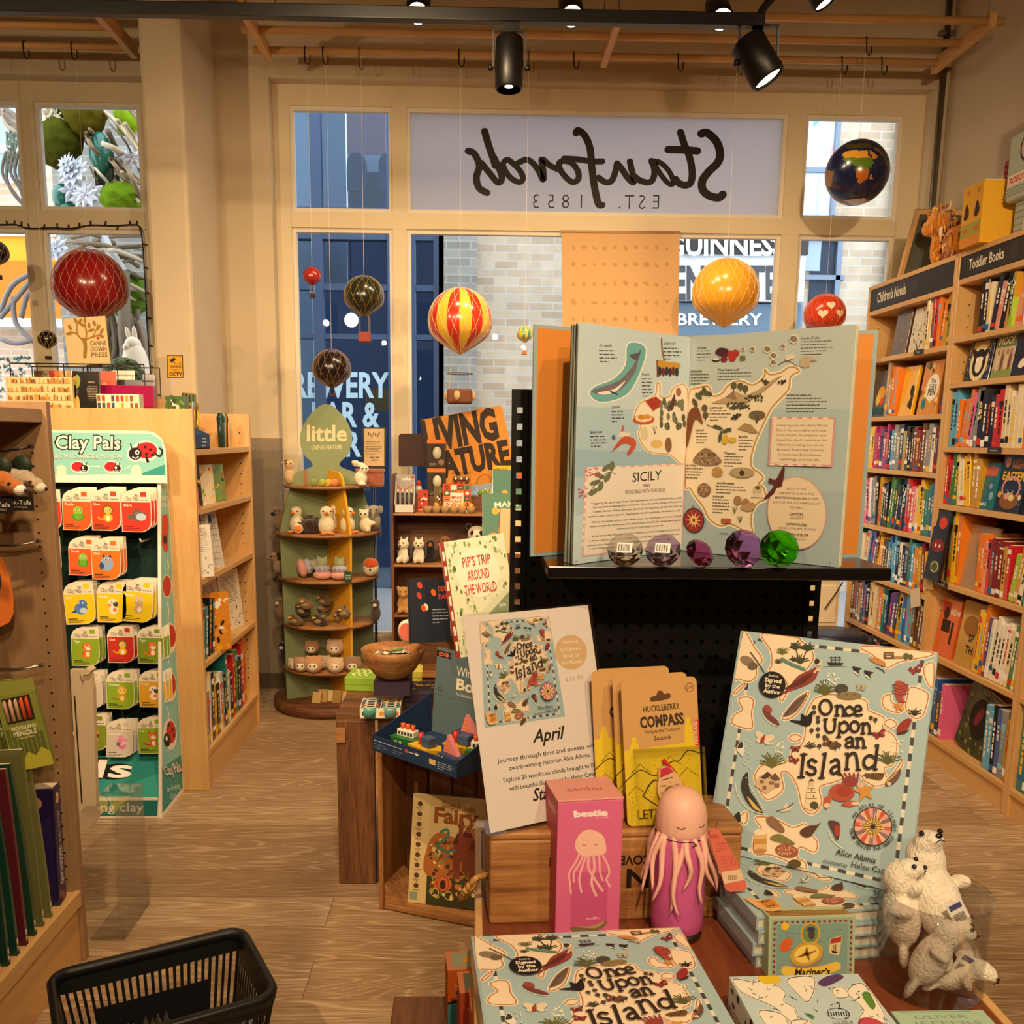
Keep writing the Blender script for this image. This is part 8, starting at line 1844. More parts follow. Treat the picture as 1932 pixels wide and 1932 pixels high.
def jelly(p):
 for pts,w_ in(([(470,650),(440,720),(395,800),(400,880),(410,960)],14),([(500,660),(470,730),(430,800),(430,870)],15),([(520,670),(490,760),(470,850),(488,950)],16),([(540,670),(540,760),(590,850),(650,940)],20),([(575,665),(585,760),(565,860),(575,920),(602,978)],20),([(620,660),(625,740),(630,800),(652,858)],15),([(645,655),(690,740),(700,800),(680,850),(708,905)],16)):p.sk(pts,w_,'#eeb0b4')
 p.blob([(442,620),(445,540),(500,475),(570,466),(640,500),(670,570),(668,640),(600,662),(500,668)],'#f0bfae',n=6)
 p.sk([(492,580),(506,588),(520,580)],5,'#7a4440');p.sk([(580,574),(594,580),(606,572)],5,'#7a4440')
jelly(pr)
pr.text('bestie',555,358,44,'#f6e2e4','c',bold=.07,width=262,rot=-6);pr.text('by asobu',640,372,18,'#f0c8d4','c',width=100,rot=-6);pr.text('asobu',580,1168,26,'#f0c8d4','c',width=110,rot=-4)
PS=P.rect(q,(-.0001,KD,KH-.003),(0,-KD,0),(0,0,-KH),100,260,.00008)
PS.poly([(.5,.5),(99.5,.5),(99.5,258),(.5,258)],'#c24c56');PS.text('bestie',84,30,14,'#e8a090','r',bold=.05,width=60,rot=0)
for y,n__ in((70,2),(120,5),(160,3),(190,5),(225,4)):PS.lines(46 if y%20 else 20,y,40,n__,5,1.5,'#e09a8a','l',y)
q.o('carton',pk)
q=MB('print','#e09a92');q.bbox((-.0004,-.0004,KH-.0028),(KW+.0004,KD+.0004,KH),.001);q.use('print');pr=P.rect(q,(0,KD,KH),(KW,0,0),(0,-KD,0),100,86,.0001);pr.text('asobu',50,52,15,'#b8605c','c',bold=.01,width=54);q.o('lid',pk)
# -------------------------- jellyfish bottle
jb_c=V((.289,1.222,ZT));jb=thing('jellyfish_bottle','pink water bottle with a sleeping jellyfish lid and dangling tentacles','bottle',jb_c)
attr_mat('silicone',.45,.4)
q=MB('silicone','#c65c98');q.lathe([(0,.012),(.034,.012),(.0362,.016),(.0368,.03),(.0368,.14),(.034,.155),(.027,.163),(0,.163)],(0,0,0),48);q.o('bottle_body',jb)
q=MB('metal','#7a6a52');q.lathe([(0,0),(.0335,0),(.0355,.004),(.035,.0125),(0,.0125)],(0,0,0),40);q.o('steel_base',jb)
q=MB('silicone','#ecb7a6');prof=[(0,.155),(.031,.152),(.0345,.157),(.0356,.164),(.0352,.18),(.0325,.195),(.027,.207),(.018,.2155),(.008,.219),(0,.2195)]
def rad(r_,z,i,n):return r_
n=72;vs=[];fs=[]
for r_,z in prof:
 for i in range(n):a=2*pi*i/n;rr_=r_-(.0009 if(i%4==0 and z<.17 and r_>.01)else 0);vs.append((rr_*cos(a),rr_*sin(a),z))
for j in range(len(prof)-1):
 for i in range(n):fs.append((j*n+i,j*n+(i+1)%n,(j+1)*n+(i+1)%n,(j+1)*n+i))
q.add(vs,fs,smooth=True);q.o('jellyfish_lid',jb)
for s_ in(-1,1):
 q=MB('print','#4a2c2a');a0=rad_(-90+13)+s_*rad_(26)
 q.tube([((.0354)*cos(a0+t*.16),.0354*sin(a0+t*.16),.1755-.0022*(1-t*t))for t in[-1,-.5,0,.5,1]],.0007,6);q.o('closed_eye',jb)
r=Rd(3)
TN=[(-168,.088,.02),(-152,.075,.05),(-137,.095,-.1),(-118,.108,.4),(-99,.108,-.4),(-84,.07,-.15),(-66,.092,.2),(-50,.075,.25),(-36,.085,.3),(-14,.09,.2),(20,.08,.2),(60,.08,.1),(100,.08,0),(150,.085,.1)]
for i,(a,L,sw)in en(TN):
 pts=[];rs=[]
 side=abs(cos(rad_(a)))
 for k in range(12):
  t=k/11;rr_=.030+.0135*sin(min(1,t*1.6)*pi/2)+(.010*t*side)+.002*sin(t*7+i);aa=rad_(a)+sw*t*t+.10*sin(t*6+i*2)
  pts.append((rr_*cos(aa),rr_*sin(aa),.158-L*t));rs.append(.0042*(1-t)**.6+.0008)
 q=MB('silicone','#eab4a8');q.tube(pts,rs,10);q.o('tentacle',jb)
q=MB('blackmetal','#2a1c1c');q.tube([(.0354*cos(2*pi*k/40),.0354*sin(2*pi*k/40),.1545)for k in range(40)],.0007,5,closed=True);q.tube([(.01,-.036,.1545),(.014,-.038,.151),(.008,-.0375,.149),(.013,-.038,.153)],.0008,5);q.tube([(.034,-.01,.1545),(.045,-.012,.162),(.047,-.012,.174)],.0006,5);q.o('cord',jb)
Yt=1.19
q=MB('print','#d9705f');tagp=[(1340,1567),(1346,1562),(1357,1566),(1372,1590),(1392,1628),(1408,1668),(1410,1676),(1400,1681),(1378,1683),(1369,1679),(1352,1625),(1338,1580)]
q.pm([aY(x,y,Yt)for x,y in tagp],(0,.0012,0));pr=P(q,lambda x,y:aY(x,y,Yt),(0,-1,0),.0002)
pr.poly([(1361,1645),(1397,1640),(1404,1660),(1366,1668)],'#e8c8a8');pr.boxes([(1373+2.1*k,1651,[1.2,.7][k%2],9)for k in range(9)],INK);pr.text('bestie',1346,1581,9,'#c2554a','c',bold=.03,rot=0,width=20);pr.lines(1352,1590,20,4,5,1,'#b04a40','l',2)
for x,y in((1365,1620),(1379,1618),(1370,1632),(1384,1628)):pr.ring(x,y,4,4,.8,'#b04a40')
q.obj('swing_tag',jb)
# -------------------------- mariner's box, map puzzle, cards at the table front
m0,m1=aZ(1449,1847,ZT),aZ(1612,1842,ZT)
mu=V((m1 .x-m0 .x,m1 .y-m0 .y,0));MW=mu.length;mu.normalize();mv_=V((-mu.y,mu.x,0));MHt=.083
MM=TRm(m0)@Matrix(((mu.x,mv_.x,0),(mu.y,mv_.y,0),(0,0,1))).to_4x4()@Matrix.Rotation(-.12,4,'X')
mr_=thing('boxed_gift','small illustrated nautical gift box with a brass compass picture','box',M=MM@TRm((0,.0,.0)))
q=MB('print','#b08a4a');q.bbox((.004,.004,0),(MW-.001,.028,MHt-.003),.001);q.use('print')
pt=P.rect(q,(.004,.028,MHt-.003),(MW,0,0),(0,-.024,0),100,24,.0002);[pt.sk([(4,4+5*k),(40,3+5*k),(90,5+5*k)],1.2,'#6a4a22')for k in range(4)];q.o('drawer',mr_)
q=MB('print','#a9b896');q.bbox((0,0,0),(MW,.003,MHt),.0008);q.bbox((0,.0285,0),(MW,.0315,MHt),.0008);q.bbox((0,.003,0),(.003,.0285,MHt),.0008);q.use('print')
pr=P.rect(q,(0,0,MHt),(MW,0,0),(0,0,-MHt),130,92,.0001)
pr.box(4,4,122,88,'#8fa898');[pr.box(9+8*k,7,4,3,'#8a2c2c')for k in range(14)];[pr.box(7+115*s_,8+8*k,3,4,'#8a2c2c')for k in range(10)for s_ in(0,1)]
pr.box(12,12,106,80,'#7d9c94');r=Rd(7)
for k in range(16):x,y=r.u(14,100),r.u(20,70);pr.sk([(x,y),(x+6,y-1.5),(x+12,y)],.7,'#5a7a78')
pr.ell(62,26,15,17,'#c9a23c');pr.ell(62,26,12,14,'#6f8a58');pr.ell(63,20,6,4,'#3a3a5a');pr.ell(64,28,5,7,'#4a4440');pr.ell(24,14,6,6,'#e8b53a');pr.blob([(16,44),(26,32),(36,36),(30,50),(22,52)],'#d0602c');pr.poly([(92,34),(110,30),(106,60),(90,56)],'#d9c08a');pr.poly([(93,35),(109,31.5),(108,40),(92,42)],'#a83a2c');pr.poly([(94,52),(104,54),(102,57),(96,56)],INK);pr.boxes([(97,44,1,9),(100,43,1,10)],INK)
pr.ell(58,60,26,19,'#8a8078',-14);pr.ell(57,56,25,17,'#c8a03c',-14);pr.ell(57,56,19,13,'#e8cc6a',-14);pr.poly([(57,44),(60,54),(74,50),(61,58),(62,68),(56,59),(40,62),(54,54)],'#8a5a22');pr.ell(57,56,3,2.4,INK)
pr.sk([(26,80),(48,84),(78,82),(102,76)],14,'#e2bf4c');pr.text('Mariner’s',66,88,10,INK,'c',bold=.03,shear=.2,width=54);q.o('slipcase',mr_)
zp=ZT+.05
c0_,c1_,c2_=aZ(1376,1843,zp),aZ(1618,1837,zp),aZ(1690,1932,zp)
gu=V((c1_.x-c0_.x,c1_.y-c0_.y,0));GW=gu.length;gu.normalize();gv=V((-gu.y,gu.x,0));GD=.17
MGx=TRm(V((c0_.x,c0_.y,ZT))-gv*GD)@Matrix(((gu.x,gv.x,0),(gu.y,gv.y,0),(0,0,1))).to_4x4()
mp_=thing('puzzle_box','pale blue colouring map puzzle box with black line continents','box',M=MGx)
q=MB('print','#e9e4d6');q.bbox((.001,.001,0),(GW-.001,GD-.001,.03),.001);q.o('carton',mp_)
q=MB('print','#e9e4d6');q.bbox((0,0,.008),(GW,GD,.05),.001);q.use('print')
pr=P.px(q,[(1376,1843),(1618,1837),(1720,1972),(1404,1980)],(0,GD,.05),(GW,0,0),(0,-GD,0),.00012)
pr.poly([(1376,1843),(1618,1837),(1720,1972),(1404,1980)],'#bcd0d8');LI='#2a2826'
def land(pts):pr.line(smooth(pts,4),3,'#f0ebdc',True);pr.poly(smooth(pts,4),'#efe9d9');pr.line(smooth(pts,4),1.0,LI,True)
land([(1382,1846),(1420,1850),(1440,1846),(1470,1862),(1462,1876),(1480,1886),(1474,1906),(1460,1902),(1440,1884),(1408,1872),(1386,1862)]);land([(1482,1846),(1530,1842),(1528,1858),(1508,1876),(1494,1866)]);land([(1408,1890),(1450,1894),(1452,1912),(1418,1916)]);land([(1462,1906),(1490,1902),(1506,1910),(1494,1930),(1470,1926)]);land([(1590,1862),(1620,1850),(1640,1870),(1650,1900),(1620,1920),(1600,1900),(1612,1886)]);land([(1562,1858),(1584,1856),(1590,1868),(1566,1870)]);land([(1600,1925),(1640,1905),(1690,1930),(1660,1960),(1610,1955)])
pr.blob([(1428,1842),(1462,1840),(1470,1848),(1452,1852),(1436,1852)],'#e0c22c');pr.blob([(1538,1850),(1556,1842),(1580,1838),(1590,1842),(1570,1850),(1548,1855)],'#5a3a6a');pr.blob([(1616,1866),(1630,1862),(1638,1880),(1628,1886)],'#5a8a3a');pr.blob([(1494,1892),(1512,1896),(1506,1902)],'#5a8a5a')
pr.text('2',1566,1886,10,LI,'c',bold=.03);pr.ring(1560,1893,22,8,1,LI);pr.boxes([(1540+5*k,1890,2.4,6)for k in range(9)],LI);pr.text('COLOSSEUM',1564,1908,5,LI,'c');pr.text('ROME ITALY',1570,1916,5,LI,'c');r=Rd(4)
for k in range(60):x,y=r.u(1395,1660),r.u(1848,1928);pr.line([(x,y),(x+r.u(-6,6),y+r.u(-4,4)),(x+r.u(-8,8),y+r.u(-4,4))],.8,LI)
ps_=P.rect(q,(0,GD,.05),(0,-GD,0),(0,0,-.042),170,42,.00012);[ps_.ell(r.u(4,160),r.u(5,38),r.u(2,6),r.u(2,5),'#2a2622',n=8)for k in range(24)]
q.o('lid',mp_)
o=aZ(1680,1908,ZT+.012)
q=MB('print','#a9c9b0');e=(aZ(1858,1905,ZT+.012)-o).normalized();e=V((e.x,e.y,0)).normalized();f_=V((-e.y,e.x,0))
q.pm([V((o.x,o.y,ZT+.0005)),V((o.x,o.y,ZT+.0005))+e*.115,V((o.x,o.y,ZT+.0005))+e*.115-f_*.15,V((o.x,o.y,ZT+.0005))-f_*.15],(0,0,.0115));q.use('print')
pr=P.rect(q,V((o.x,o.y,ZT+.012)),e*.115,f_*-.15,115,150,.0002);pr.text('OLIVER',56,16,7,'#8a9a94','c',width=66);pr.text('JEFFERS',58,28,7,'#8a9a94','c',width=84);pr.boxes([(10,2,90,1)],'#6a8a7a')
tag(q.obj('picture_book'),'mint green picture book cut off at the bottom right of the table','book')
q=MB('print','#c8485c');q.ell(aZ(1645,1934,ZT+.052),(.014,.014,.0016),20,6);tag(q.obj('round_sticker'),'pinkish red round sticker cut off by the picture’s bottom edge','sticker')
# -------------------------- clear tub of white seal toys
jc=V((.592,1.098,ZT));JR=.066
tubb=thing('clear_tub','clear plastic tub at the table’s right holding white seal toys','tub',jc)
q=MB('acrylic');q.lathe([(0,.0004),(JR-.004,.0004),(JR,.004),(JR,.128),(JR-.0016,.128),(JR-.0016,.005),(0,.0025)],(0,0,0),48);q.o('tub_wall',tubb)
q=MB('acrylic');q.lathe([(JR,.126),(JR+.0025,.127),(JR+.0025,.131),(JR-.002,.131)],(0,0,0),48);q.o('rim',tubb)
WHT='#eee4d2'
def seal(label,M_,s_,eyes=True):
 t=thing('seal_toy',label,'soft toy',M=M_,group='white seal toys')
 body_obj('body',[((0,0,0),(.026*s_,.026*s_,.048*s_)),((0,0,.05*s_),(.022*s_,.022*s_,.026*s_)),((0,-.012*s_,.066*s_),(.017*s_,.016*s_,.015*s_)),((0,-.024*s_,.068*s_),(.011*s_,.01*s_,.009*s_)),((.032*s_,-.004*s_,.02*s_),(.018*s_,.008*s_,.01*s_),(1,0,-1.2)),((-.032*s_,-.004*s_,.02*s_),(.018*s_,.008*s_,.01*s_),(-1,0,-1.2)),((.014*s_,0,-.054*s_),(.012*s_,.007*s_,.018*s_)),((-.014*s_,0,-.054*s_),(.012*s_,.007*s_,.018*s_))],WHT,t,.0028,smooth_it=6)
 q=MB('gloss','#15110f');q.ell((0,-.0335*s_,.071*s_),(.0046*s_,.003*s_,.003*s_),10,8)
 for d in(-1,1):q.ell((.0125*d*s_,-.0215*s_,.0765*s_),.0032*s_,10,8)
 q.tube([(-.006*s_,-.0325*s_,.064*s_),(0,-.0345*s_,.0665*s_),(.006*s_,-.0325*s_,.064*s_)],.0006,5)
 q.o('face',t,label='black nose, eyes and stitched mouth');return t
seal('large white seal toy rising out of the clear tub with its nose up',TRm(jc+V((.012,.012,.105)))@RZ(14)@RX(-32),1.15)
seal('white seal toy behind at the tub’s left with only its head and flipper out',TRm(jc+V((-.03,.022,.085)))@RZ(60)@RX(-8),.95)
seal('white seal toy pressed against the tub’s front facing right',TRm(jc+V((-.012,-.026,.05)))@RZ(62)@RY(16)@RX(26),.82)
seal('small white seal toy lying at the bottom of the clear tub',TRm(jc+V((.022,-.024,.024)))@RZ(70)@RX(62),.62)
seal('white seal toy deep in the tub behind the two front ones',TRm(jc+V((.032,.016,.045)))@RZ(20)@RX(10),.7)
for i,(x,y,w_,h)in en(((1808,1722,.022,.034),(1822,1822,.03,.03))):
 o=aY(x,y,jc.y-.03);q=MB('print','#e6e2da');q.M=TRm(o)@RY(-30+60*i);q.box((-w_/2,-.0005,-h/2),(w_/2,.0005,h/2));pr=P.rect(q,(-w_/2,-.0005,h/2),(w_,0,0),(0,0,-h),30,40,.0002);pr.boxes([(5+2.2*k,20,1.2,14)for k in range(9)],INK);pr.box(4,4,22,9,'#4a4a7a');tag(q.obj('care_tag'),['blue and white care tag under the big seal’s flipper','barcode care tag beside the small seal at the bottom'][i],'tag')
# -------------------------- boxes on the low stool at the table's left
stl=thing('stool','low wooden stool tucked beside the table’s left edge carrying orange boxes','stool',(-.02,1.2,0))
zs_=.6
q=MB('crateY');q.bbox((-.13,1.02,zs_-.02),(.03,1.38,zs_),.003);q.obj('seat',stl)
for x in(-.12,.005):
 for y in(1.03,1.34):q=MB('crateZ');q.bbox((x,y,0),(x+.025,y+.025,zs_-.02),.002);q.obj('leg',stl)
for i,(px,py,Y,rz,lab,col)in en(((845,1830,1.3,.12,'orange and teal crystal kit box at the back on the low stool','#c8601f'),(868,1872,1.18,.1,'red-orange crystal kit box in front on the low stool','#b8482a'),(890,1908,1.08,.08,'third crystal kit box, mostly hidden by the flat atlas','#c85a24'))):
 a=aY(px,py,Y);h=a.z-zs_
 t=thing('craft_kit_box',lab,'box',M=TRm((a.x,Y,zs_+.0005))@RZ(degrees(rz)),group='crystal kit boxes')
 W_=min(.075,-a.x+.034)
 W_=.06;q=MB('print',col);q.bbox((0,0,0),(W_,.05,h-.003),.001);q.use('print');pr=P.rect(q,(0,0,h-.003),(W_,0,0),(0,0,-h),100,100*h/W_,.0002);H_=100*h/W_
 pr.poly([(0,90),(30,84),(100,108),(100,H_),(0,H_)],'#4f8a8a');[pr.sk([(0,118+12*k),(25,113+12*k),(50,120+12*k),(100,116+12*k)],2,'#3a6f74')for k in range(6)];pr.poly([(0,86),(30,80),(100,104),(100,110),(30,88),(0,94)],'#2a2420')
 pr.text('GEOToys',24,34,15,'#f0dfc0','l',bold=.01,width=70);pr.text('Build your own crystals',18,44,6,'#e8cfa8','l',width=62);pr.blob([(20,60),(32,54),(44,60),(32,76)],'#2a2624');pr.ring(60,62,9,9,2,'#8a5a2c');q.o('carton',t)
 q=MB('print','#e08a5a');q.bbox((-.0006,-.0006,h-.0028),(W_+.0006,.0506,h),.0008);q.use('print');pr=P.rect(q,(0,.05,h),(W_,0,0),(0,-.05,0),100,84,.0002);pr.poly([(14,12),(86,8),(90,74),(12,76)],'#a8a888');pr.blob([(40,44),(52,30),(66,36),(74,50),(46,56)],'#e0a02c');q.o('lid',t)
# ========================== PEGBOARD AND OPEN ATLAS
YP=1.62;gx0,gx1=.058,.612;gz1=1.578
pgb=thing('pegboard','tall black perforated metal display board behind the table','display board',((gx0+gx1)/2,YP,0))
q=MB('blackmetal','#141312');pit=.0277;r_=.0046
x0_=gx0+.028;nx_=int((gx1-gx0-.05)/pit);z0_=.82;nz_=int((gz1-.02-z0_)/pit)
vs=[];fs=[]
for i in range(nx_):
 for j in range(nz_):
  cx_,cz_=x0_+(i+.5)*pit,z0_+(j+.5)*pit;k=len(vs);h=pit/2
  sqp=[(h,0),(h,h),(0,h),(-h,h),(-h,0),(-h,-h),(0,-h),(h,-h)]
  for a,b in sqp:vs.append((cx_+a,YP,cz_+b))
  for m_ in range(8):vs.append((cx_+r_*cos(pi*m_/4),YP,cz_+r_*sin(pi*m_/4)))
  for m_ in range(8):vs.append((cx_+r_*cos(pi*m_/4),YP+.0025,cz_+r_*sin(pi*m_/4)))
  for m_ in range(8):n2=(m_+1)%8;fs.append((k+m_,k+n2,k+8+n2,k+8+m_));fs.append((k+8+m_,k+8+n2,k+16+n2,k+16+m_))
q.add(vs,fs)
xe=x0_+nx_*pit;ze=z0_+nz_*pit
q.box((x0_,YP,.02),(xe,YP+.002,z0_));q.box((x0_,YP,ze),(xe,YP+.002,gz1));q.obj('perforated_sheet',pgb)
q=MB('blackmetal','#121110');sl=[gz1-.035-.0277*k for k in range(26)]
for side,xa,xb in((0,gx0,x0_),(1,xe,gx1)):
 xm=(xa+xb)/2
 q=MB('blackmetal','#121110');q.box((xa,YP-.004,.02),(xm-.005,YP+.03 if side else YP+.002,gz1));q.box((xm+.005,YP-.004,.02),(xb,YP+.002,gz1));zz_=[gz1]+[v_ for s_ in sl for v_ in(s_+.005,s_-.005)]+[.02]
 for a,b in zip(zz_[::2],zz_[1::2]):q.box((xm-.005,YP-.004,b),(xm+.005,YP+.002,a))
 q.obj('upright',pgb)
q=MB('blackmetal','#0c0b0b');q.box((x0_,YP+.012,.02),(xe,YP+.016,gz1-.004));q.obj('back_panel',pgb);q=MB('blackmetal','#141312');q.bbox((gx0,YP-.0,0),(gx1,YP+.3,.02),.003);q.obj('foot',pgb)
SZ=1.3115
sh=thing('display_shelf','glossy black shelf hooked on the pegboard carrying the open atlas','shelf',(.35,1.5,SZ))
s0,s1=aZ(1022,1046,SZ),aZ(1632,1056,SZ)
q=MB('gloss','#120f0e');q.bbox((s0 .x,1.352,SZ-.019),(s1 .x,YP-.006,SZ),.002);q.obj('shelf_plate',sh)
for x in(.3,.47):q=MB('blackmetal','#100f0e');q.pm([(x,YP-.007,SZ-.02),(x,YP-.007,SZ-.07),(x,1.42,SZ-.02)],(.006,0,0));q.obj('bracket',sh)
ob=thing('open_atlas','large atlas standing open on the black shelf at the Sicily map','book',(.345,1.56,SZ))
PHh=.348;zb0=SZ+.0008
Gp=V((.3455,1.552,zb0));Rp=V((.548,1.366,zb0));Lp=V((.147,1.366,zb0));Sp=V((.345,1.585,zb0))
def scale_to(a,b,l):d=V((b.x-a.x,b.y-a.y,0)).normalized();return a+d*l
def far_pt(px,S_,L_):
 d=ray(px,850);d=V((d.x,d.y));d.normalize();S2=V((S_.x,S_.y));b=d.dot(S2);disc_=b*b-(S2 .length_squared-L_*L_)
 k=b-sqrt(max(0,disc_));p_=d*k;return V((p_.x,p_.y,zb0))
up=V((0,0,PHh))
LBp,RBp=far_pt(1004,Sp,.292),far_pt(1640,Sp,.284)
Lp,Rp=far_pt(1086,Gp,.276),far_pt(1598,Gp,.276)
for nm,Pt,side in(('left_board',LBp,-1),('right_board',RBp,1)):
 d=(Pt-Sp).normalized();nn=V((-d.y,d.x,0))*(1 if V((-d.y,d.x,0)).y<0 else-1)
 A_=Sp+d*.006;hh=V((0,0,PHh+.006));q=MB('gloss','#9db4bb');q.pm([A_,Pt,Pt+hh,A_+hh],nn*-.0028);q.use('print');i0,i1=A_+d*.004+V((0,0,.005)),Pt-d*.006+V((0,0,.005));h2=V((0,0,PHh-.004));q.add([a_+nn*.0003 for a_ in(i0,i1,i1+h2,i0+h2)],[(0,1,2,3)],col='#d98a3a');q.obj('cover_board',ob,label='cover board lined with orange endpaper')
q=MB('gloss','#9db4bb');q.pm([Sp+V((-.008,0,0)),Sp+V((.008,0,0)),Sp+V((.008,.003,0)),Sp+V((-.008,.003,0))],V((0,0,PHh+.006)));q.obj('spine',ob)
for i in range(9):
 q=MB('paper',['#d9cfb4','#8fa8ac','#3a342c','#e6dcc2','#9ab0a8','#6a6456','#d9cfb4','#a8b8b4','#4a443a'][i]);t_=(i+1)/10
 e1=scale_to(Gp,Lp.lerp(LBp,.02+.04*t_*3.2),.274);off=V((.0,.0025*(i+1),0));q.pm([Gp+off,e1+off*.8+V((-.0005*i,0,0)),e1+off*.8+up*.998,Gp+off+up*.998],V((.0004,.0008,0)));q.obj('page',ob)
for i in range(4):
 q=MB('paper',['#e6dcc2','#c9c4ae','#e2d8bc','#b0b4a4'][i]);e1=scale_to(Gp,Rp.lerp(RBp,.03*(i+1)),.277);off=V((0,.002*(i+1),0));q.pm([Gp+off,e1+off,e1+off+up*.998,Gp+off+up*.998],V((-.0004,.0008,0)));q.obj('page',ob)
def page(nm,A_,B_,src):
 """A_ left foot, B_ right foot of the page"""
 d=(B_-A_);nn=V((d.y,-d.x,0)).normalized();nn=nn if nn.y<0 else-nn
 q=MB('print','#cfdfe4');q.pm([A_,B_,B_+up,A_+up],nn*-.0006);return q,P.px(q,src,A_+up+nn*.0002,d,-up,.00007)
q,p=page('left_page',Lp,Gp,[(638,168),(1325,250),(1250,1840),(455,1900)])
p.poly([(638,168),(1325,250),(1250,1840),(455,1900)],'#c3d8e2');p.poly([(580,700),(1300,760),(1270,1400),(505,1500)],'#aecbdc');p.poly([(545,1000),(1280,1050),(1275,1250),(530,1200)],'#9dbfd4')
p.blob([(920,300),(1000,290),(1040,340),(1000,470),(930,600),(840,660),(720,675),(665,620),(700,570),(820,520),(900,430)],'#6fb0b4','#eef2ee',8)
p.blob([(680,600),(760,570),(860,530),(940,450),(975,390),(1000,330),(985,400),(960,480),(880,580),(800,620),(720,620)],'#76707c');p.blob([(720,610),(820,590),(900,530),(840,600),(760,625)],'#eee6e2');p.blob([(930,370),(990,350),(1008,325),(980,400)],'#5c5866');p.poly([(790,595),(850,620),(840,630),(800,612)],'#4a4656')
def cap(x,y,t_,w_=90,n=4,rot=-2):p.text(t_,x,y,20,'#2a2624','l',shear=.35,rot=rot,width=w_*.85,bold=.01);p.lines(x-4,y+18,w_*1.3,n,23,7,'#4a4a4a','l',int(x))
cap(748,320,'Fin whale',90,4);cap(1150,300,'Sicilian cart',90,4);cap(1005,500,'Volcano',56,6);cap(800,718,'Cannoli',62,4);cap(652,890,'Gambero rosso',90,4)
p.box(1100,400,14,110,'#6a4a2c');p.sk([(1136,262),(1138,330),(1150,400)],10,'#8a6a3c');p.blob([(1110,400),(1180,410),(1250,420),(1240,460),(1130,460)],'#c9983a');[p.ell(1120+22*k,470+6*(k%2),12,30,['#4a2c3a','#6a3a2c','#2f3a4a'][k%3])for k in range(6)]
land2=[(1100,545),(1120,570),(1120,640),(1180,640),(1210,580),(1300,590),(1290,1000),(1265,1135),(1180,1060),(1110,1050),(1030,1030),(985,970),(965,900),(985,840),(940,790),(980,690),(1040,660),(1090,620)]
p.line(smooth(land2,3),22,'#eef0ea',True);p.poly(smooth(land2,3),'#efe6d2');p.line(smooth(land2,3),7,'#c49a5c',True)
p.poly([(1020,670),(1090,640),(1145,690),(1070,740)],'#a83a34');p.poly([(1020,670),(1070,740),(1072,752),(1020,684)],'#d9b48a');p.ell(1004,800,72,36,'#c85a34');p.ell(1004,790,55,26,'#efdcc0');p.ell(990,782,24,18,'#d0883a');p.ell(1025,780,26,18,'#d99a4a')
r=Rd(5)
for k in range(26):x,y=r.u(1120,1280),r.u(660,860);p.ell(x,y,12,26,['#6a6f5a','#565c4a','#7d8068'][k%3])
p.blob([(1180,700),(1215,620),(1210,700),(1190,740)],'#5c3a34');p.ell(1240,610,18,30,'#a86a5a');p.ell(1005,900,26,50,'#d9d0a8');p.ell(1085,975,42,32,'#e0bf7a');p.ell(1165,985,24,56,'#8a6248');[p.sk([(1075,905),(1060+14*k,850)],3,'#4a4a3a')for k in range(3)]
p.poly([(835,900),(865,830),(880,890),(910,890),(900,920),(830,920)],'#e2dcd6');p.poly([(848,880),(865,828),(876,878)],'#b86a5a');p.ell(800,920,12,18,'#5a6a8a');p.blob([(860,920),(930,930),(945,985),(900,1050),(880,1040),(910,980),(850,970),(790,1010)],'#c2583e');[p.sk([(860,960),(800-10*k,1000+12*k)],4,'#b04a34')for k in range(3)]
p.poly([(598,1132),(1282,1128),(1255,1795),(520,1840)],'#e2b4b8');p.poly([(612,1145),(1272,1140),(1246,1782),(536,1826)],'#ece4da');[p.poly([(620+62*k,1131),(650+62*k,1131),(649+62*k,1144),(619+62*k,1144)],'#f0e6dc')for k in range(10)];[p.poly([(596-4.6*k*1.6,1180+60*k),(610-4.6*k*1.6,1180+60*k),(606-4.6*k*1.6,1210+60*k),(592-4.6*k*1.6,1210+60*k)],'#f0e6dc')for k in range(10)]
for x,y,a in((740,1140,40),(690,1200,-30),(740,1215,60),(655,1250,20),(690,1280,70),(640,1320,40),(775,1130,80)):p.ell(x,y,40,18,['#6f7a62','#5a664e'][a%2],-a)
p.sk([(800,1190),(740,1180),(660,1260),(600,1340)],5,'#4a4a3a')
for k in range(26):p.ell(r.u(595,690),r.u(1140,1200),5,5,'#c8506a',n=7);p.ell(r.u(540,600),r.u(1290,1360),5,5,'#b86a8a',n=7)
p.text('SICILY',1012,1250,72,'#26221f','c',shear=.15,width=208,rot=-3);p.text('ITALY',1006,1296,20,'#26221f','c',bold=.02,width=54);p.text('BURSTING WITH FLAVOUR',996,1344,30,'#6a625a','c',width=280,rot=-1)
for t_,y,x,w_ in(('“Hugged by the toe of Italy’s ‘boot’, and lying between Europe and North Africa, Sicily',1410,935,640),('has long been a meeting place of cultures. Over thousands of years, Phoenicians,',1440,940,630),('Greeks, Romans, Arabs, Normans, Spaniards and Bourbons all left their mark as',1475,940,630),('traders, rulers and immigrants, shaping the island’s traditions, architecture and',1512,915,650),('With its rich volcanic soil and warm Mediterranean sun, Sicily bursts with flavour: lemons,',1558,930,640),('sweet oranges and earthy pistachios thrive here, while Sicilian dishes blend spices',1592,920,650),('culinary techniques from lands near and far.',1626,950,340),('At the heart of the island’s identity is the Trinacria, a symbol of strength and good luck.',1672,918,640),('It shows a woman’s face surrounded by three running legs, thought to represent the',1710,905,650),('pointed island itself, surrounded by the Mediterranean, its story of endless',1748,870,610),('transformation and survival.',1780,700,250)):p.text(t_,x,y,15,'#3a3632','c',shear=.25,width=w_,rot=-1.2)
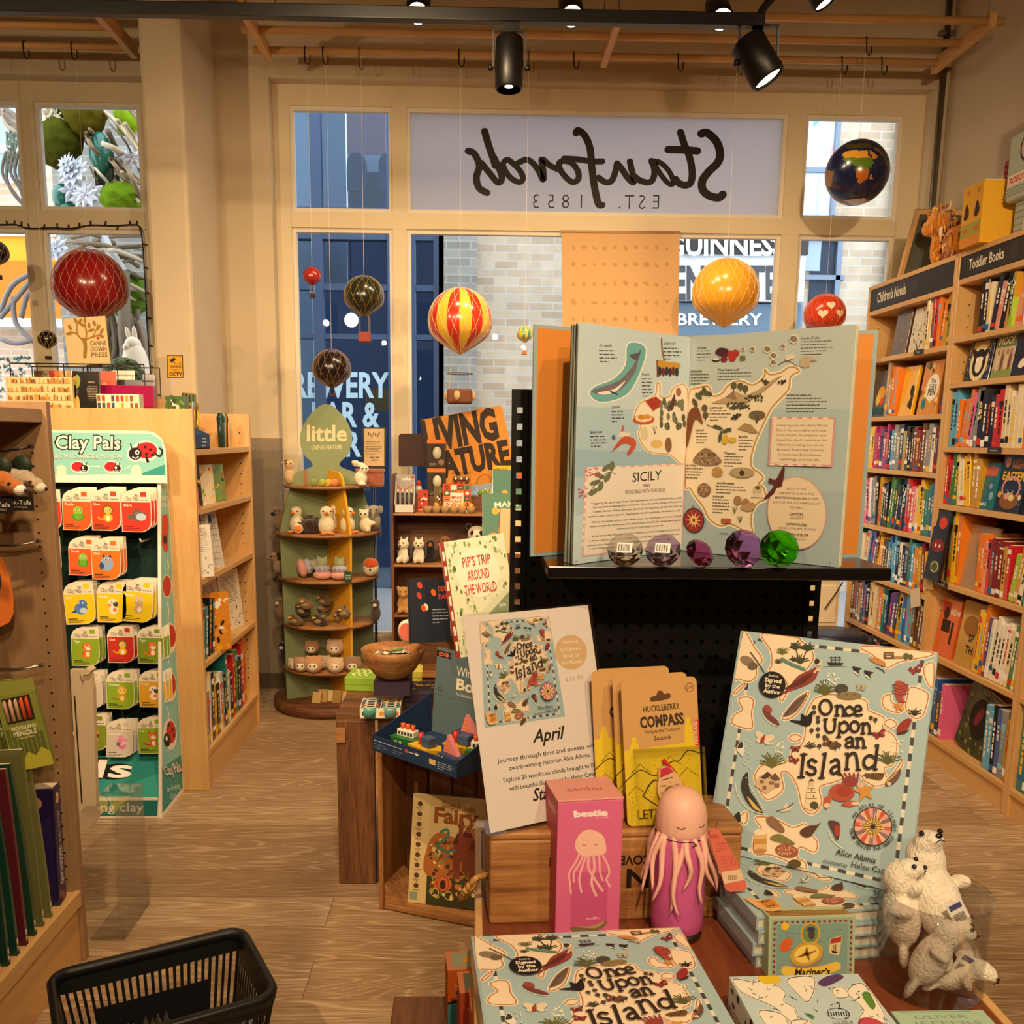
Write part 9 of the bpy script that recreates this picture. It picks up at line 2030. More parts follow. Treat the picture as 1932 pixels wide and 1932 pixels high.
p.text('40',478,1880,12,INK,'c');q.obj('left_page',ob)
q,p=page('right_page',Gp+V((.001,0,0)),Rp,[(95,140),(1400,88),(1245,1845),(10,1790)])
p.poly([(95,140),(1400,88),(1245,1845),(10,1790)],'#b6c3c2');p.poly([(66,700),(1345,700),(1300,1300),(36,1300)],'#a7bcc0');p.poly([(36,1300),(1300,1300),(1245,1845),(10,1790)],'#a0b4bc')
isl3=[(70,580),(130,540),(240,525),(270,600),(350,580),(400,520),(500,485),(600,520),(690,460),(700,400),(730,440),(820,430),(900,385),(970,420),(900,460),(880,560),(760,680),(700,780),(640,900),(600,1000),(580,1100),(600,1150),(650,1180),(680,1220),(640,1260),(680,1290),(700,1370),(640,1400),(590,1470),(580,1560),(590,1620),(545,1635),(470,1590),(400,1570),(330,1590),(240,1540),(190,1450),(120,1370),(80,1310),(40,1285),(50,900)]
p.line(smooth(isl3,3),34,'#eee8d8',True);p.poly(smooth(isl3,3),'#e6d8be');p.line(smooth(isl3,3),13,'#b98f52',True)
def cp2(x,y,t_,w_,n):p.text(t_,x,y,18,'#2a2624','l',shear=.35,width=w_*.6,bold=.012);p.lines(x,y+14,w_,n,24,6,'#4a443c','l',int(x+y))
for a in((980,185,'Isole Eolie',250,5),(142,232,'Caponata',130,4),(314,408,'The Nebrodi',300,3),(866,606,'Hundred horse chestnut tree',320,5),(250,696,'Lemons',180,4),(136,870,'Sicilian wolf',110,4),(486,918,'Mount Etna',120,4),(368,1044,'Thapsos',160,4),(300,1272,'Archimedes',250,3),(272,1374,'Greco-Roman theatre',150,5),(92,414,'Barbary fig',160,4),(50,1142,'Val di Noto',150,4)):cp2(*a)
p.blob([(300,270),(330,230),(400,240),(415,280),(370,300)],'#4a2838');p.ell(372,318,28,24,'#7a2c34');[p.ell(x,y,32,28,'#a8342e')for x,y in((440,310),(465,275),(430,280))];p.ell(306,318,36,18,INK);p.ell(306,314,30,12,'#d9cfb8');[p.ell(510+14*(k%3),305+16*(k//3),9,12,'#6a7048')for k in range(6)]
for x,y,s_ in((528,245,14),(605,245,18),(722,250,26),(770,300,24),(768,352,22),(845,232,18),(930,180,30)):p.ell(x,y,s_+6,s_+4,'#ddd8c8');p.ell(x,y,s_,s_*.8,'#8a7a68',20)
p.sk([(810,370),(880,340),(960,385)],5,'#6a6054');[p.ell(x,y,24,20,'#d9d0bc')for x,y in((885,320),(915,310),(1000,370))];p.blob([(980,330),(1040,310),(1110,345),(1060,350),(1050,390),(990,390)],'#b8a890')
p.poly([(260,655),(380,610),(450,560),(540,600),(640,560),(780,470),(840,450),(700,560),(560,650),(420,660)],'#b09a78');p.poly([(380,610),(450,560),(480,640)],'#8a765a');[p.ell(r.u(400,580),r.u(650,700),9,9,'#4a4a3a',n=8)for k in range(40)];[p.ell(r.u(540,680),r.u(595,640),8,8,'#3f4232',n=8)for k in range(30)]
for x,y in((452,520),(505,525),(545,545),(210,690),(218,745)):p.ell(x,y,24,26,'#5c5844');p.sk([(x,y+20),(x,y+44)],5,'#4a3a2a')
for cx_,cy_ in((710,495),(840,490),(460,755),(480,760)):[p.ell(cx_+r.u(-28,28),cy_+r.u(-22,22),10,10,'#3a3630',n=8)for k in range(5)]
p.ell(640,745,66,34,'#6a6048');p.sk([(640,750),(636,800)],16,'#5a4630');p.poly([(480,850),(560,790),(650,880),(600,880)],'#a08560');p.poly([(540,808),(560,790),(585,815)],'#e9e0cc')
for x,y,a in((160,600,40),(185,575,-30),(210,560,70),(130,650,60),(240,580,20)):p.ell(x,y,36,17,'#4f563c',a)
p.sk([(230,822),(320,850),(430,870)],6,'#4a4a34');p.ell(320,840,40,14,'#4f563c',20);p.ell(395,862,40,14,'#4f563c',-20);p.ell(340,910,14,44,'#4f563c',10);p.ell(380,930,26,38,'#cfae3a',15);p.ell(440,935,32,22,'#cfae3a');p.blob([(50,860),(80,720),(140,680),(170,720),(195,820),(150,780),(120,800),(60,1000)],'#7a4a30')
p.blob([(110,1100),(190,1010),(240,1005),(320,1060),(345,1110),(230,1135)],'#8a725a');[p.box(r.u(140,310),r.u(1030,1115),16,9,['#5a4632','#b09a7c'][k%2])for k in range(40)];p.ell(315,1180,44,40,'#b8925c');[p.line([(275,1160+10*k),(355,1165+10*k)],2,'#6a4c2c')for k in range(6)];p.ell(515,1180,100,40,'#a8987a');p.ell(515,1185,20,22,'#4a3430')
p.ell(205,1320,54,52,'#7a5c48');[p.ell(205+r.u(-40,40),1320+r.u(-40,40),8,7,'#a88a6c',n=7)for k in range(30)];p.ell(640,1310,32,36,'#c9b49a');p.ell(640,1290,24,14,'#6a5c50');p.poly([(580,1362),(620,1330),(670,1335),(690,1362)],'#d9c8ac');[p.ell(x,y,32,36,'#a07a58')for x,y in((480,1390),(545,1410))];p.blob([(500,1440),(600,1400),(620,1440),(560,1470)],'#b09068');p.box(345,1530,78,36,'#a85a40');[p.sk([(455,1490),(440+16*k,1440)],5,'#5a5a34')for k in range(3)];[p.sk([(500,1555),(480+18*k,1510)],5,'#5a5a34')for k in range(3)]
p.ell(118,1555,88,96,'#3a3034',n=32);p.ell(118,1555,80,88,'#8f2f30',n=32);[p.poly([(118+70*cos(a),1555+76*sin(a)),(118+26*cos(a+.25),1555+26*sin(a+.25)),(118+26*cos(a-.25),1555+26*sin(a-.25))],'#dcb878')for a in[k*pi/5 for k in range(10)]];p.ell(118,1555,30,32,'#dcb878');p.ell(118,1555,12,14,'#7a3a2c');p.text('N',112,1456,18,INK,'c');p.text('Granite',332,1650,18,'#2a2624','l',shear=.3,width=70)
p.poly([(748,760),(1248,762),(1218,1124),(725,1120)],'#c99a98');[p.poly([(760+78*k,760),(798+78*k,760),(797+78*k,774),(759+78*k,774)],'#e2d4c2')for k in range(6)];[p.poly([(738+72*k,1108),(774+72*k,1109),(773+72*k,1122),(737+72*k,1121)],'#e2d4c2')for k in range(6)];p.poly([(766,776),(1230,778),(1202,1108),(742,1106)],'#e0cfb6')
for i,t_ in en(('Towering over the island, Mount','Etna is Europe’s tallest and most','active volcano. Its eruptions have','shaped the island’s landscapes for','millennia, creating rich soil for','farmland. Etna’s fiery presence','is woven into Sicily’s history,','mythology and daily life.')):p.text(t_,988-i*2.6,830+36*i,17,'#4a3a30','c',width=[390,382,386,392,360,360,336,310][i])
p.ell(942,1466,228,268,'#c99a98',n=40);p.ell(942,1466,220,260,'#dfcdb2',n=40)
for t_,y,w_,b in(('SICILY IS THE',1298,150,0),('LARGEST ISLAND IN THE',1332,270,0),('MEDITERRANEAN SEA. IT SITS',1366,330,.02),('JUST OFF THE SOUTHERN COAST',1400,364,0),('OF ITALY.',1434,100,0),('CAPITAL',1480,110,.03),('PALERMO',1512,100,0),('LANGUAGES',1556,156,.03),('ARABIC, ITALIAN, SICILIAN',1588,290,0),('POPULATION',1630,170,.03),('≈5 MILLION',1664,130,0)):p.text(t_,942,y,15,'#3a302a','c',width=w_,bold=b)
for y,w_ in((1485,110),(1561,156),(1635,170)):p.box(942-w_/2,y,w_,2,'#3a302a')
p.blob([(690,1370),(770,1270),(730,1250),(735,1215),(785,1225),(840,1130),(855,1150),(840,1240),(825,1280),(790,1290),(760,1340)],'#5a2a2c');p.text('41',1190,1816,12,INK,'c');q.obj('right_page',ob)
# gems
def gemstone(label,mat,px,py,rpx,M_,sticker=False):
 R_=rpx*1.4/F;o=aZ(px,py,SZ+.0005)
 t=thing('gemstone',label,'gem',M=TRm(V((aY(px,1040,1.375).x,1.375,SZ+.0008))),group='cut glass gems on the black shelf')
 q=MB(mat,'#fff');n=12
 prof=[(0,0,0),(R_*.5,.52*R_*1.0,.5),(R_,.86*R_,0),(R_,.9*R_,0),(R_*.8,1.1*R_,.5),(R_*.56,1.2*R_,0)]
 vs=[(0,0,0)];fs=[]
 rings=[]
 for r0,z,ph in prof[1:]:
  rings.append(len(vs));vs+=[(r0*cos(2*pi*(i+ph)/n),r0*sin(2*pi*(i+ph)/n),z)for i in range(n)]
 for i in range(n):fs.append((0,rings[0]+(i+1)%n,rings[0]+i))
 for a,b in zip(rings[:-1],rings[1:]):
  pa,pb=prof[rings.index(a)+1][2],prof[rings.index(b)+1][2]
  for i in range(n):
   j=(i+1)%n
   if pa==pb:fs.append((a+i,a+j,b+j,b+i))
   elif pb>pa:fs+=[(a+i,a+j,b+i),(a+j,b+j,b+i)]
   else:fs+=[(a+i,b+j,b+i),(a+i,a+j,b+j)]
 fs.append([rings[-1]+i for i in range(n)])
 Mr=M_;zs2=min((Mr@V(v_)).z for v_ in vs);q.M=TRm((0,0,-zs2))@Mr
 q.add(vs,fs);q.o('cut_stone',t)
 if sticker:
  q2=MB('print','#f3f0ec');q2 .M=q.M@TRm((0,0,1.2*R_+.0004));s_=R_*.42;q2 .add([(-s_,-s_*.7,0),(s_,-s_*.7,0),(s_,s_*.7,0),(-s_,s_*.7,0)],[(0,1,2,3)]);[q2 .add([(-s_*.8+s_*.16*k,-s_*.5,.0002),(-s_*.8+s_*.16*k+s_*[.1,.05][k%2],-s_*.5,.0002),(-s_*.8+s_*.16*k+s_*[.1,.05][k%2],s_*.5,.0002),(-s_*.8+s_*.16*k,s_*.5,.0002)],[(0,1,2,3)],col=INK)for k in range(10)];q2 .o('price_sticker',t)
gemstone('clear cut glass gem with a barcode sticker, leftmost on the shelf','gem_clear',1182,1044,33,RZ(-15)@RX(62),True)
gemstone('pale lilac cut glass gem with a barcode sticker beside the clear one','gem_lilac',1254,1044,33,RZ(-18)@RX(60),True)
gemstone('bright pink cut glass gem leaning on the lilac one','gem_pink',1307,1040,29,RZ(25)@RX(55))
gemstone('violet pink cut glass gem left of the green gem','gem_violet',1392,1044,36,RZ(4)@RX(72))
gemstone('vivid green cut glass gem at the right of the shelf','gem_green',1463,1046,36,RZ(-6)@RX(74))
# ========================== TRACK LIGHTS, RACKS AND HOOKS
YT=3.0
ra,rb_=aY(-260,7,YT),aY(1441,41,YT);zt3=aY(700,26,YT).z
tr_=thing('track_rail','long black lighting track hanging across the top of the picture','light track',((ra.x+rb_.x)/2,YT,zt3))
q=MB('blackmetal','#0d0b0a');q.bbox((ra.x,YT-.018,zt3-.018),(rb_.x,YT+.018,zt3+.018),.003);q.obj('rail',tr_)
for px in(1140,1168,520):q=MB('metal','#6a5a44');a=aY(px,30,YT);q.tube([(a.x,YT,zt3),(a.x,YT,ZC)],.0016,5);q.obj('suspension_wire',tr_)
def spot(label,o,ax,r=.042,L=.135,yoke=None,lit=True,power=0,aim=None,sp=110,lens_r=.8):
 """o: centre of the lens end, ax: pointing direction"""
 o=V(o);ax=V(ax).normalized();t=thing('spotlight',label,'spotlight',o,group='black track spotlights')
 q=MB('blackmetal','#0f0d0c');q.lathe([(r*.86,0.006),(r,0),(r,-L),(r*.9,-L-.006),(0,-L-.006)],o,28,ax=ax);q.obj('housing',t)
 q=MB('lens');q.lathe([(0,-.004),(r*lens_r,-.004)],o,24,ax=ax);q.obj('lens',t)
 if yoke:
  q=MB('blackmetal','#0f0d0c');m_=o-ax*(L*.45);sd=V((1,0,0));top=V(yoke)
  for s_ in(-1,1):q.pm([m_+sd*s_*(r+.004),m_+sd*s_*(r+.008),top+sd*s_*(r+.008),top+sd*s_*(r+.004)],(0,.018,0));q.lathe([(0,0),(.009,0),(.009,.014),(0,.014)],m_+sd*s_*(r+.006)+V((0,.009,0)),10,ax=sd*s_)
  q.box(top+V((-r-.008,0,-.004)),top+V((r+.008,.018,.0)));q.obj('yoke',t)
  q=MB('blackmetal','#0f0d0c');q.box((top.x-.02,YT-.012,top.z),(top.x+.03,YT+.012,zt3-.018));q.obj('track_adapter',t)
  q=MB('blackmetal','#141110');c1=o-ax*(L+.006);q.tube([c1+V((.012,0,0)),c1+V((.03,0,.03)),top+V((.012,.01,-.01))],.003,6);q.obj('cable',t)
 if power:lamp('SPOT',o+ax*.012,power,o+V(aim),.03,sp,.9)
 return t
o1=aY(960,166,YT);spot('black cylinder spotlight hanging straight down from the track’s middle',o1,(0,-.05,-1),.042,.134,yoke=(o1 .x,YT-.009,aY(960,58,YT).z),power=22,aim=(0,-.1,-1),lens_r=.3)
o2=aY(1449,148,YT);spot('black spotlight tilted to the right at the end of the track',o2,(.50,-.16,-.84),.052,.125,yoke=(aY(1432,40,YT).x,YT-.009,aY(1432,48,YT).z),power=40,aim=(.55,.5,-.84))
for px,py,lab,pw in((788,25,'glowing spotlight behind the track on the left of the three lit ones',42),(1079,30,'brightest glowing spotlight in the middle of the three behind the track',60),(1361,36,'glowing spotlight behind the track nearest its right end',42)):
 o=aY(px,py,4.15);spot(lab,o,(0,-.72,-.69),.05,.13,power=pw*1.8,aim=(0,.7,-.5),sp=165,lens_r=.88)
o=aY(1556,6,3.4);spot('black spotlight cut off by the picture’s top edge on the right',o,(.45,-.2,-.85),.04,.14)
q=MB('blackmetal','#0d0b0a');q.tube([aY(*p_,YT)for p_ in smooth([(1432,50),(1438,20),(1462,-10),(1480,-40)],5,False)],.012,8);tag(q.obj('cable'),'thick black cable leaving the right end of the lighting track','cable')
YR=5.0;ZR=aY(1000,104,YR).z
def rod_y(py,px=1000):return aZ(px,py,ZR).y
def rack(label,x0_,x1_,bars,ends):
 t=thing('hanging_rack',label,'rack',((x0_+x1_)/2,YR-.3,ZR))
 for y in(YR,rod_y(66),rod_y(35,1600)):
  q=MB('dowelX');q.tube([(x0_,y,ZR),(x1_,y,ZR)],.017,10);q.obj('rod',t)
 for x in bars:q=MB('dowelY');q.bbox((x-.016,rod_y(30,1600),ZR-.035),(x+.016,YR+.05,ZR+.03),.003);q.obj('cross_bar',t)
 for x in ends:q=MB('metal','#8a7a60');q.tube([(x,rod_y(40,1600),ZR),(x,rod_y(40,1600),ZC)],.0018,5);q.obj('suspension_wire',t)
 return t
xr0,xr1=aY(478,92,YR).x,aY(1795,118,YR).x
rack('wooden hanging rack of long rods above the wide window',xr0,min(xr1,XR-.03),(aY(503,98,YR).x,aY(1141,112,YR).x,aY(1772,118,YR).x),(aY(503,98,YR).x,aY(1141,112,YR).x,aY(1772,118,YR).x))
xl1=aY(243,92,YR).x
rack('shorter wooden hanging rack at the top left before the pillar',-3.9,min(xl1,px0-.02),(aY(256,96,YR).x-.02,),(aY(256,96,YR).x-.02,))
HK=[(50,100,0,'leftmost dark hook on the left rack'),(140,100,0,'second dark hook on the left rack, nearer the pillar'),(578,104,0,'first hook from the left on the wide rack'),(612,105,0,'second hook from the left on the wide rack'),(680,110,1,'third hook, a longer wire one, on the wide rack'),(868,110,0,'fourth hook from the left, beside the straight spotlight'),(999,118,1,'longer hook just right of the straight spotlight'),(1084,112,0,'hook just left of the rack’s middle cross bar'),(1280,115,0,'hook between the middle cross bar and the tilted spotlight'),(1392,130,1,'pale thin hook beside the tilted spotlight'),(1634,86,0,'hook on the middle rod at the right'),(1588,122,0,'hook on the far rod left of the right cross bar'),(1663,122,0,'rightmost hook on the far rod')]
for px,py,lg,lab in HK:
 y=rod_y(66)if py<90 else YR;x=aY(px,py,y).x;h=.055 if not lg else.075
 q=MB('metal','#3a3028' if not lg else '#8a7c68');pts=[(x,y+.012,ZR+.012),(x-.004,y,ZR+.0195),(x-.006,y-.02,ZR+.006),(x-.004,y-.02,ZR-.05),(x-.002,y-.02,ZR-h),(x+.008,y-.02,ZR-h-.012),(x+.02,y-.02,ZR-h),(x+.021,y-.02,ZR-h+.03)]
 q.tube(smooth(pts,4,False),.003,6);tag(q.obj('hook'),'S shaped wire '+lab.replace('hook','hook',1),'hook','S hooks on the hanging racks')
q=MB('steel');a=aY(1790,30,5.37);q.tube([(a.x,5.372,.0),(a.x,5.372,ZC)],.016,12);pp_=thing('conduit_pipe','grey metal conduit running up the corner by the right bookcases','pipe',(a.x,5.372,0));q.obj('pipe',pp_)
q=MB('steel');z_=aY(1790,62,5.37).z;q.bbox((a.x-.04,5.36,z_-.012),(a.x+.04,5.398,z_+.012),.004);q.obj('clamp',pp_)
# ========================== HANGING BALLOONS AND GLOBE
def balloon(label,px,py,rpx,Y,col,net,bask=None,n=14,stripe=None,kind=None):
 Y=YR;ce=aY(px,py,Y);r=rpx/F*Y
 t=thing('balloon_ornament',label,'ornament',ce,group='hanging model balloons')
 prof=[]
 for k in range(19):
  th=pi*k/18;z=cos(th);rr=sin(th)
  if th>pi*.62:rr=sin(pi*.62)*(1-((th-pi*.62)/(pi*.38))**1.25);z=cos(pi*.62)-(1.02+cos(pi*.62))*((th-pi*.62)/(pi*.38))**.95
  prof.append((max(rr,.03 if k==18 else 0)*r,z*r))
 q=MB('gloss',col);nn=32
 q.lathe(prof[::-1],ce,nn,cols=(lambda j,i:c(stripe if(i//2)%2 else col))if stripe else None);q.obj('envelope',t)
 q=MB('paint',net)
 def sp(u,k):
  f=u*18;i=min(17,int(f));g=f-i;rr=prof[i][0]*(1-g)+prof[i+1][0]*g;z=prof[i][1]*(1-g)+prof[i+1][1]*g;a=2*pi*k
  return ce+V((rr*1.012*cos(a),rr*1.012*sin(a),z*1.008))
 lw=max(.0007,r*.006)
 for i in range(n):
  for s_ in(-1,1):q.tube([sp(.02+.6*j/14,i/n+s_*.16*j/14*(6/8))for j in range(15)]+[sp(.62+.34*j/4,i/n+s_*.12+s_*.012*j)for j in range(1,5)],lw,4,caps=False)
 q.obj('net',t)
 zb=-r*1.02
 if bask:
  bw_,bh,drop,bc=bask;k_=Y/F;bw_*=k_;bh*=k_;drop*=k_
  q=MB('paint',bc);q.bbox(ce+V((-bw_/2,-bw_/2,zb-drop-bh)),ce+V((bw_/2,bw_/2,zb-drop)),bw_*.08);bo=q.obj('basket',t)
  q=MB('paint','#d9c49a');
  for a in(45,135,225,315):q.tube([ce+V((r*.35*cos(rad_(a)),r*.35*sin(rad_(a)),zb*.93)),ce+V((bw_*.6*cos(rad_(a)),bw_*.6*sin(rad_(a)),zb-drop))],lw*.8,4)
  q.obj('ropes',t)
  if kind=='bags':
   q=MB('plush','#c9a878');[q.ell(ce+V((bw_*.55*cos(rad_(a)),bw_*.55*sin(rad_(a)),zb-drop-bh*.45)),(bw_*.13,bw_*.1,bh*.34),10,8)for a in(-100,-20,60,160,215)];q.obj('sandbags',t)
   q=MB('paint','#4a2c1c');q.tube([ce+V((bw_*.55*cos(a),bw_*.55*sin(a),zb-drop*.55))for a in[k*pi/6 for k in range(12)]],lw*2,5,closed=True);q.obj('hoop',t)
 q=MB('paint','#e6dcc8');q.tube([ce+V((0,0,r)),(ce.x,ce.y,ZR+.0)],.0007,4);q.obj('thread',t)
 if kind=='hearts':
  q=MB('print','#f0cfae')
  for a,b in((-.05,.35),(-.42,-.05),(.42,-.02)):
   w_=.22*r;hp=[]
   for k in range(20):th=2*pi*k/20;hp.append((16*sin(th)**3/16,(13*cos(th)-5*cos(2*th)-2*cos(3*th)-cos(4*th))/16))
   vs=[]
   for u,v_ in[(0,.1)]+hp:x,z=a*r+u*w_,b*r+v_*w_;vs.append(ce+V((x,-sqrt(max(0,(1.016*r)**2-x*x-z*z)),z)))
   q.add(vs,[(0,1+k,1+(k+1)%20)for k in range(20)])
  q.obj('heart_spots',t)
 if kind=='stripes3':pass
 return t
balloon('large dark red netted balloon hanging in the left window',170,541,64,5.0,'#8a1418','#c98a6a',(20,16,60,'#5a3a24'),22)
balloon('black netted balloon cut off at the left edge',-8,478,22,5.0,'#17120f','#b08a5c',(12,8,14,'#2a1c14'),12)
balloon('small black balloon in front of the left window’s mullion',89,641,16.5,5.0,'#17120f','#c9a24a',(9,6,12,'#1c1410'),10)
balloon('smallest red balloon at the upper left of the wide window',589,521,16,5.1,'#a32a28','#7a2422',(9,8,14,'#2a1c16'),10)
balloon('olive black balloon with a red brown basket',687,559,36,5.05,'#242416','#a8904a',(21,18,26,'#8a3a2a'),14)
balloon('black balloon hanging right above the green egg sign',626,696,35,5.02,'#15100f','#a87a5a',(10,6,8,'#3a241a'),14)
balloon('red and yellow striped balloon with a wooden basket and sandbags',868,606,58,4.9,'#e8b83a','#e2c9a0',(46,26,62,'#6a3a1c'),18,'#c8341e','bags')
balloon('tiny rainbow striped balloon left of the open atlas',990,631,14.5,5.05,'#e8b02c','#d9d2a0',(9,7,14,'#b06a3a'),10,'#4a8a6a')
balloon('large mustard yellow balloon hanging before the brewery sign',1369,553,60,4.95,'#d9982a','#e9c878',(22,18,60,'#8a5a2c'),22)
balloon('red balloon with cream hearts behind the open atlas',1556,594,37,4.95,'#c2381e','#d98a5a',(16,12,30,'#7a4a2c'),16,None,'hearts')
Yg_=rod_y(66);gc=aY(1617,326,Yg_);gr=56.5/F*Yg_*.97
gb=thing('inflatable_globe','dark blue hanging globe showing Africa in the right upper pane','globe',gc)
AFR=[(1593,286),(1604,284),(1618,283),(1636,285),(1640,295),(1648,303),(1652,303),(1643,314),(1640,322),(1638,335),(1632,342),(1621,347),(1617,338),(1614,325),(1615,313),(1608,308),(1596,306),(1590,300),(1590,292)]
ARB=[(1640,284),(1646,286),(1656,294),(1652,300),(1646,300)];ASI=[(1645,274),(1660,282),(1672,300),(1676,318),(1668,296),(1656,286)];EUR=[(1592,272),(1640,270),(1650,280),(1600,280)];SAM=[(1556,320),(1572,323),(1570,340),(1568,352),(1560,350),(1552,334)];ANT=[(1590,378),(1630,374),(1640,378),(1610,388)];MAD=[(1643,330),(1648,326),(1645,340),(1641,338)]
def inside(x,y,poly):
 r_=False;j=len(poly)-1
 for i in range(len(poly)):
  if(poly[i][1]>y)!=(poly[j][1]>y)and x<(poly[j][0]-poly[i][0])*(y-poly[i][1])/(poly[j][1]-poly[i][1])+poly[i][0]:r_=not r_
  j=i
 return r_
def gcol(v_,u):
 v_+=.5/64;u+=.5/96
 d=V((sin(pi*v_)*cos(2*pi*u),sin(pi*v_)*sin(2*pi*u),cos(pi*v_)))
 if d.y>.2:return '#141a36'
 p_=CM@np.array(gc+d*gr-C0);x,y=CX+F*p_[0]/p_[2],CY+F*p_[1]/p_[2]
 if inside(x,y,AFR):return '#c08a2c' if y<297 else('#4f6a1c' if y<318 else '#a05c1e')
 if inside(x,y,ARB)or inside(x,y,MAD):return '#b0742c'
 if inside(x,y,ASI):return '#6a4e1e'
 if inside(x,y,EUR):return '#3a3416'
 if inside(x,y,SAM):return '#7a5428'
 if inside(x,y,ANT):return '#c9b4ae'
 return '#10183a'
q=MB('gloss','#10183a');q.ell(gc,gr,96,64,cf=gcol);q.obj('sphere',gb);q=MB('paint','#e6dcc8');q.tube([gc+V((0,0,gr)),(gc.x,gc.y,ZR)],.0007,4);q.obj('thread',gb)
# -------------------------- kraft calendar sheet hung on the glass, sticker, string lights
YC=YF-.014
cal=thing('wall_chart','tan paper chart with faint rows of icons hung on the window glass','poster',aY(1170,700,YC))
q=MB('paper','#d2a877');q.pm([aY(x,y,YC)for x,y in((1059,436),(1283,438),(1278,720),(1062,720))],(0,.002,0));pr=P(q,lambda x,y:aY(x,y,YC),(0,-1,0),.0003);r=Rd(9)
for j,y in en((468,500,536,571,603)):
 for k in range(10):pr.ell(1082+19.6*k,y+r.u(-2,2),r.u(3,7),r.u(2,5),'#c0925e',r.u(0,90),8)
q.obj('sheet',cal);q=MB('pineX');q.pm([aY(x,y,YC-.004)for x,y in((1058,434),(1284,436),(1284,441),(1058,439))],(0,.008,0));q.obj('hanger_bar',cal)
cs=thing('warning_sticker','orange security camera warning sticker on the pillar','sign',aY(330,713,4.799))
q=MB('print','#1c140c');q.pm([aY(x,y,4.7995)for x,y in((314.5,670),(345,670.5),(346,713),(316,713))],(0,.0006,0));pr=P(q,lambda x,y:aY(x,y,4.7994),(0,-1,0),.0002);pr.poly([(316,671.5),(343.6,672),(344.6,711.6),(317.4,711.6)],'#eda01e');pr.poly([(320,679),(329,674),(332,679),(323,685)],INK);pr.sk([(328,683),(333,687),(340,685)],1.2,INK);pr.line([(340,682),(340,688)],1.4,INK);pr.text('WARNING',331,694,5,INK,'c',bold=.03,width=22);pr.lines(320,696.5,22,2,2.6,.8,INK,'c',3);pr.text('CCTV',331.5,709,6.6,INK,'c',bold=.05,width=24);q.obj('sticker_face',cs)
sl_=thing('string_lights','black string of tiny lights draped around the left window','string lights',aY(150,430,YF-.02))
pts=smooth([(-140,424),(0,424),(30,424),(55,431),(100,430),(135,431),(170,425),(215,426),(250,424),(263,428),(268,450),(273,520),(277,600),(282,680),(286,720)],5,False)
def SLp(x,y):return aY(x,y,YF-.02)
q=MB('blackmetal','#120e0c');q.tube([SLp(*p_)for p_ in pts],.0042,6);q.obj('cable',sl_);q=MB('blackmetal','#120e0c');r=Rd(1)
for i in range(3,len(pts),3):x,y=pts[i];v_=i>50;q.tube([SLp(x,y),SLp(x+(r.u(5,8)if v_ else r.u(-3,3)),y+(r.u(-2,2)if v_ else r.choice((-9,-8,8))))],.0036,5)
q.obj('light_stubs',sl_)
# ========================== CARDS ON TOP OF THE LOW BOOKCASE
TZ=bzt-.006
def topc(name,label,cat,x0_,y0_,x1_,y1_,Y,col,art=None,th=.02,tilt=0,group=None):
 a,b=aY(x0_,y1_,Y),aY(x1_,y0_,Y);w_,h=b.x-a.x,b.z-TZ
 q=MB('gloss',col);M_=TRm((a.x,Y,TZ+.0005))@RX(tilt);q.bbox((0,0,0),(w_,th,h),.0015);q.use('print')
 if art:art(P.rect(q,(0,0,h),(w_,0,0),(0,0,-h),w_*1000,h*1000,.0003),w_*1000,h*1000)
 return tag(q.obj(name,M=M_),label,cat,group)
def f_shelves(p,w_,h):
 r=Rd(3)
 for j in range(4):
  p.box(2,26+34*j,w_-4,1.4,'#8a5a2c');x=6
  while x<w_-10:
   bw2=r.u(3,7);hh=r.u(12,24);p.box(x,26+34*j-hh,bw2,hh,r.choice(['#b0702c','#8a4a24','#d9a24a','#6a3a22','#c98a3c']));x+=bw2+(1 if r.random()<.8 else 12)
topc('gift_book','cream card printed with drawn bookshelves on top of the low bookcase','book',15,712,135,775,3.98,'#e9cf9a',f_shelves)
def f_leafy(p,w_,h):p.blob([(20,14),(34,30),(30,60),(18,70),(14,40)],'#8a9a3a');p.blob([(4,30),(14,20),(16,50),(4,60)],'#c98a3c');p.blob([(8,h-40),(24,h-60),(30,h-10),(10,h-6)],'#d9a24a');p.text('PRESS',w_*.7,h*.3,7,'#d9c48a','c',width=26);p.lines(w_*.52,h*.38,w_*.4,9,7,2,'#a89a7a','c',4)
topc('booklet','black booklet with green and gold leaves beside the bookshelf card','book',137,700,185,772,4.0,'#1c1512',f_leafy,.008,-6)
topc('greeting_card','coral patterned card behind the magenta box','card',172,700,216,772,4.12,'#d9644a',lambda p,w_,h:[p.ell(p_x,p_y,12,14,'#e99a84')for p_x,p_y in((30,30),(60,60),(40,90))],.004,-5)
topc('flat_box','long magenta box lying across the card rack','box',191,728,288,772,4.08,'#a3164e',lambda p,w_,h:p.lines(20,40,60,1,4,4,'#d96a9a','l',2),.05)
def f_icons(p,w_,h):
 r=Rd(6)
 for k in range(18):p.box(4+(k%9)*w_/9.2,6+(k//9)*h*.45,w_/14,h*.36,r.choice(['#c8402c','#d9a23a','#3a4a5a','#e9dcc0','#8a5a3a']))
topc('gift_tin','long cream box printed with little pictures in front of the magenta box','box',183,744,262,773,3.9,'#efe3c6',f_icons,.05)
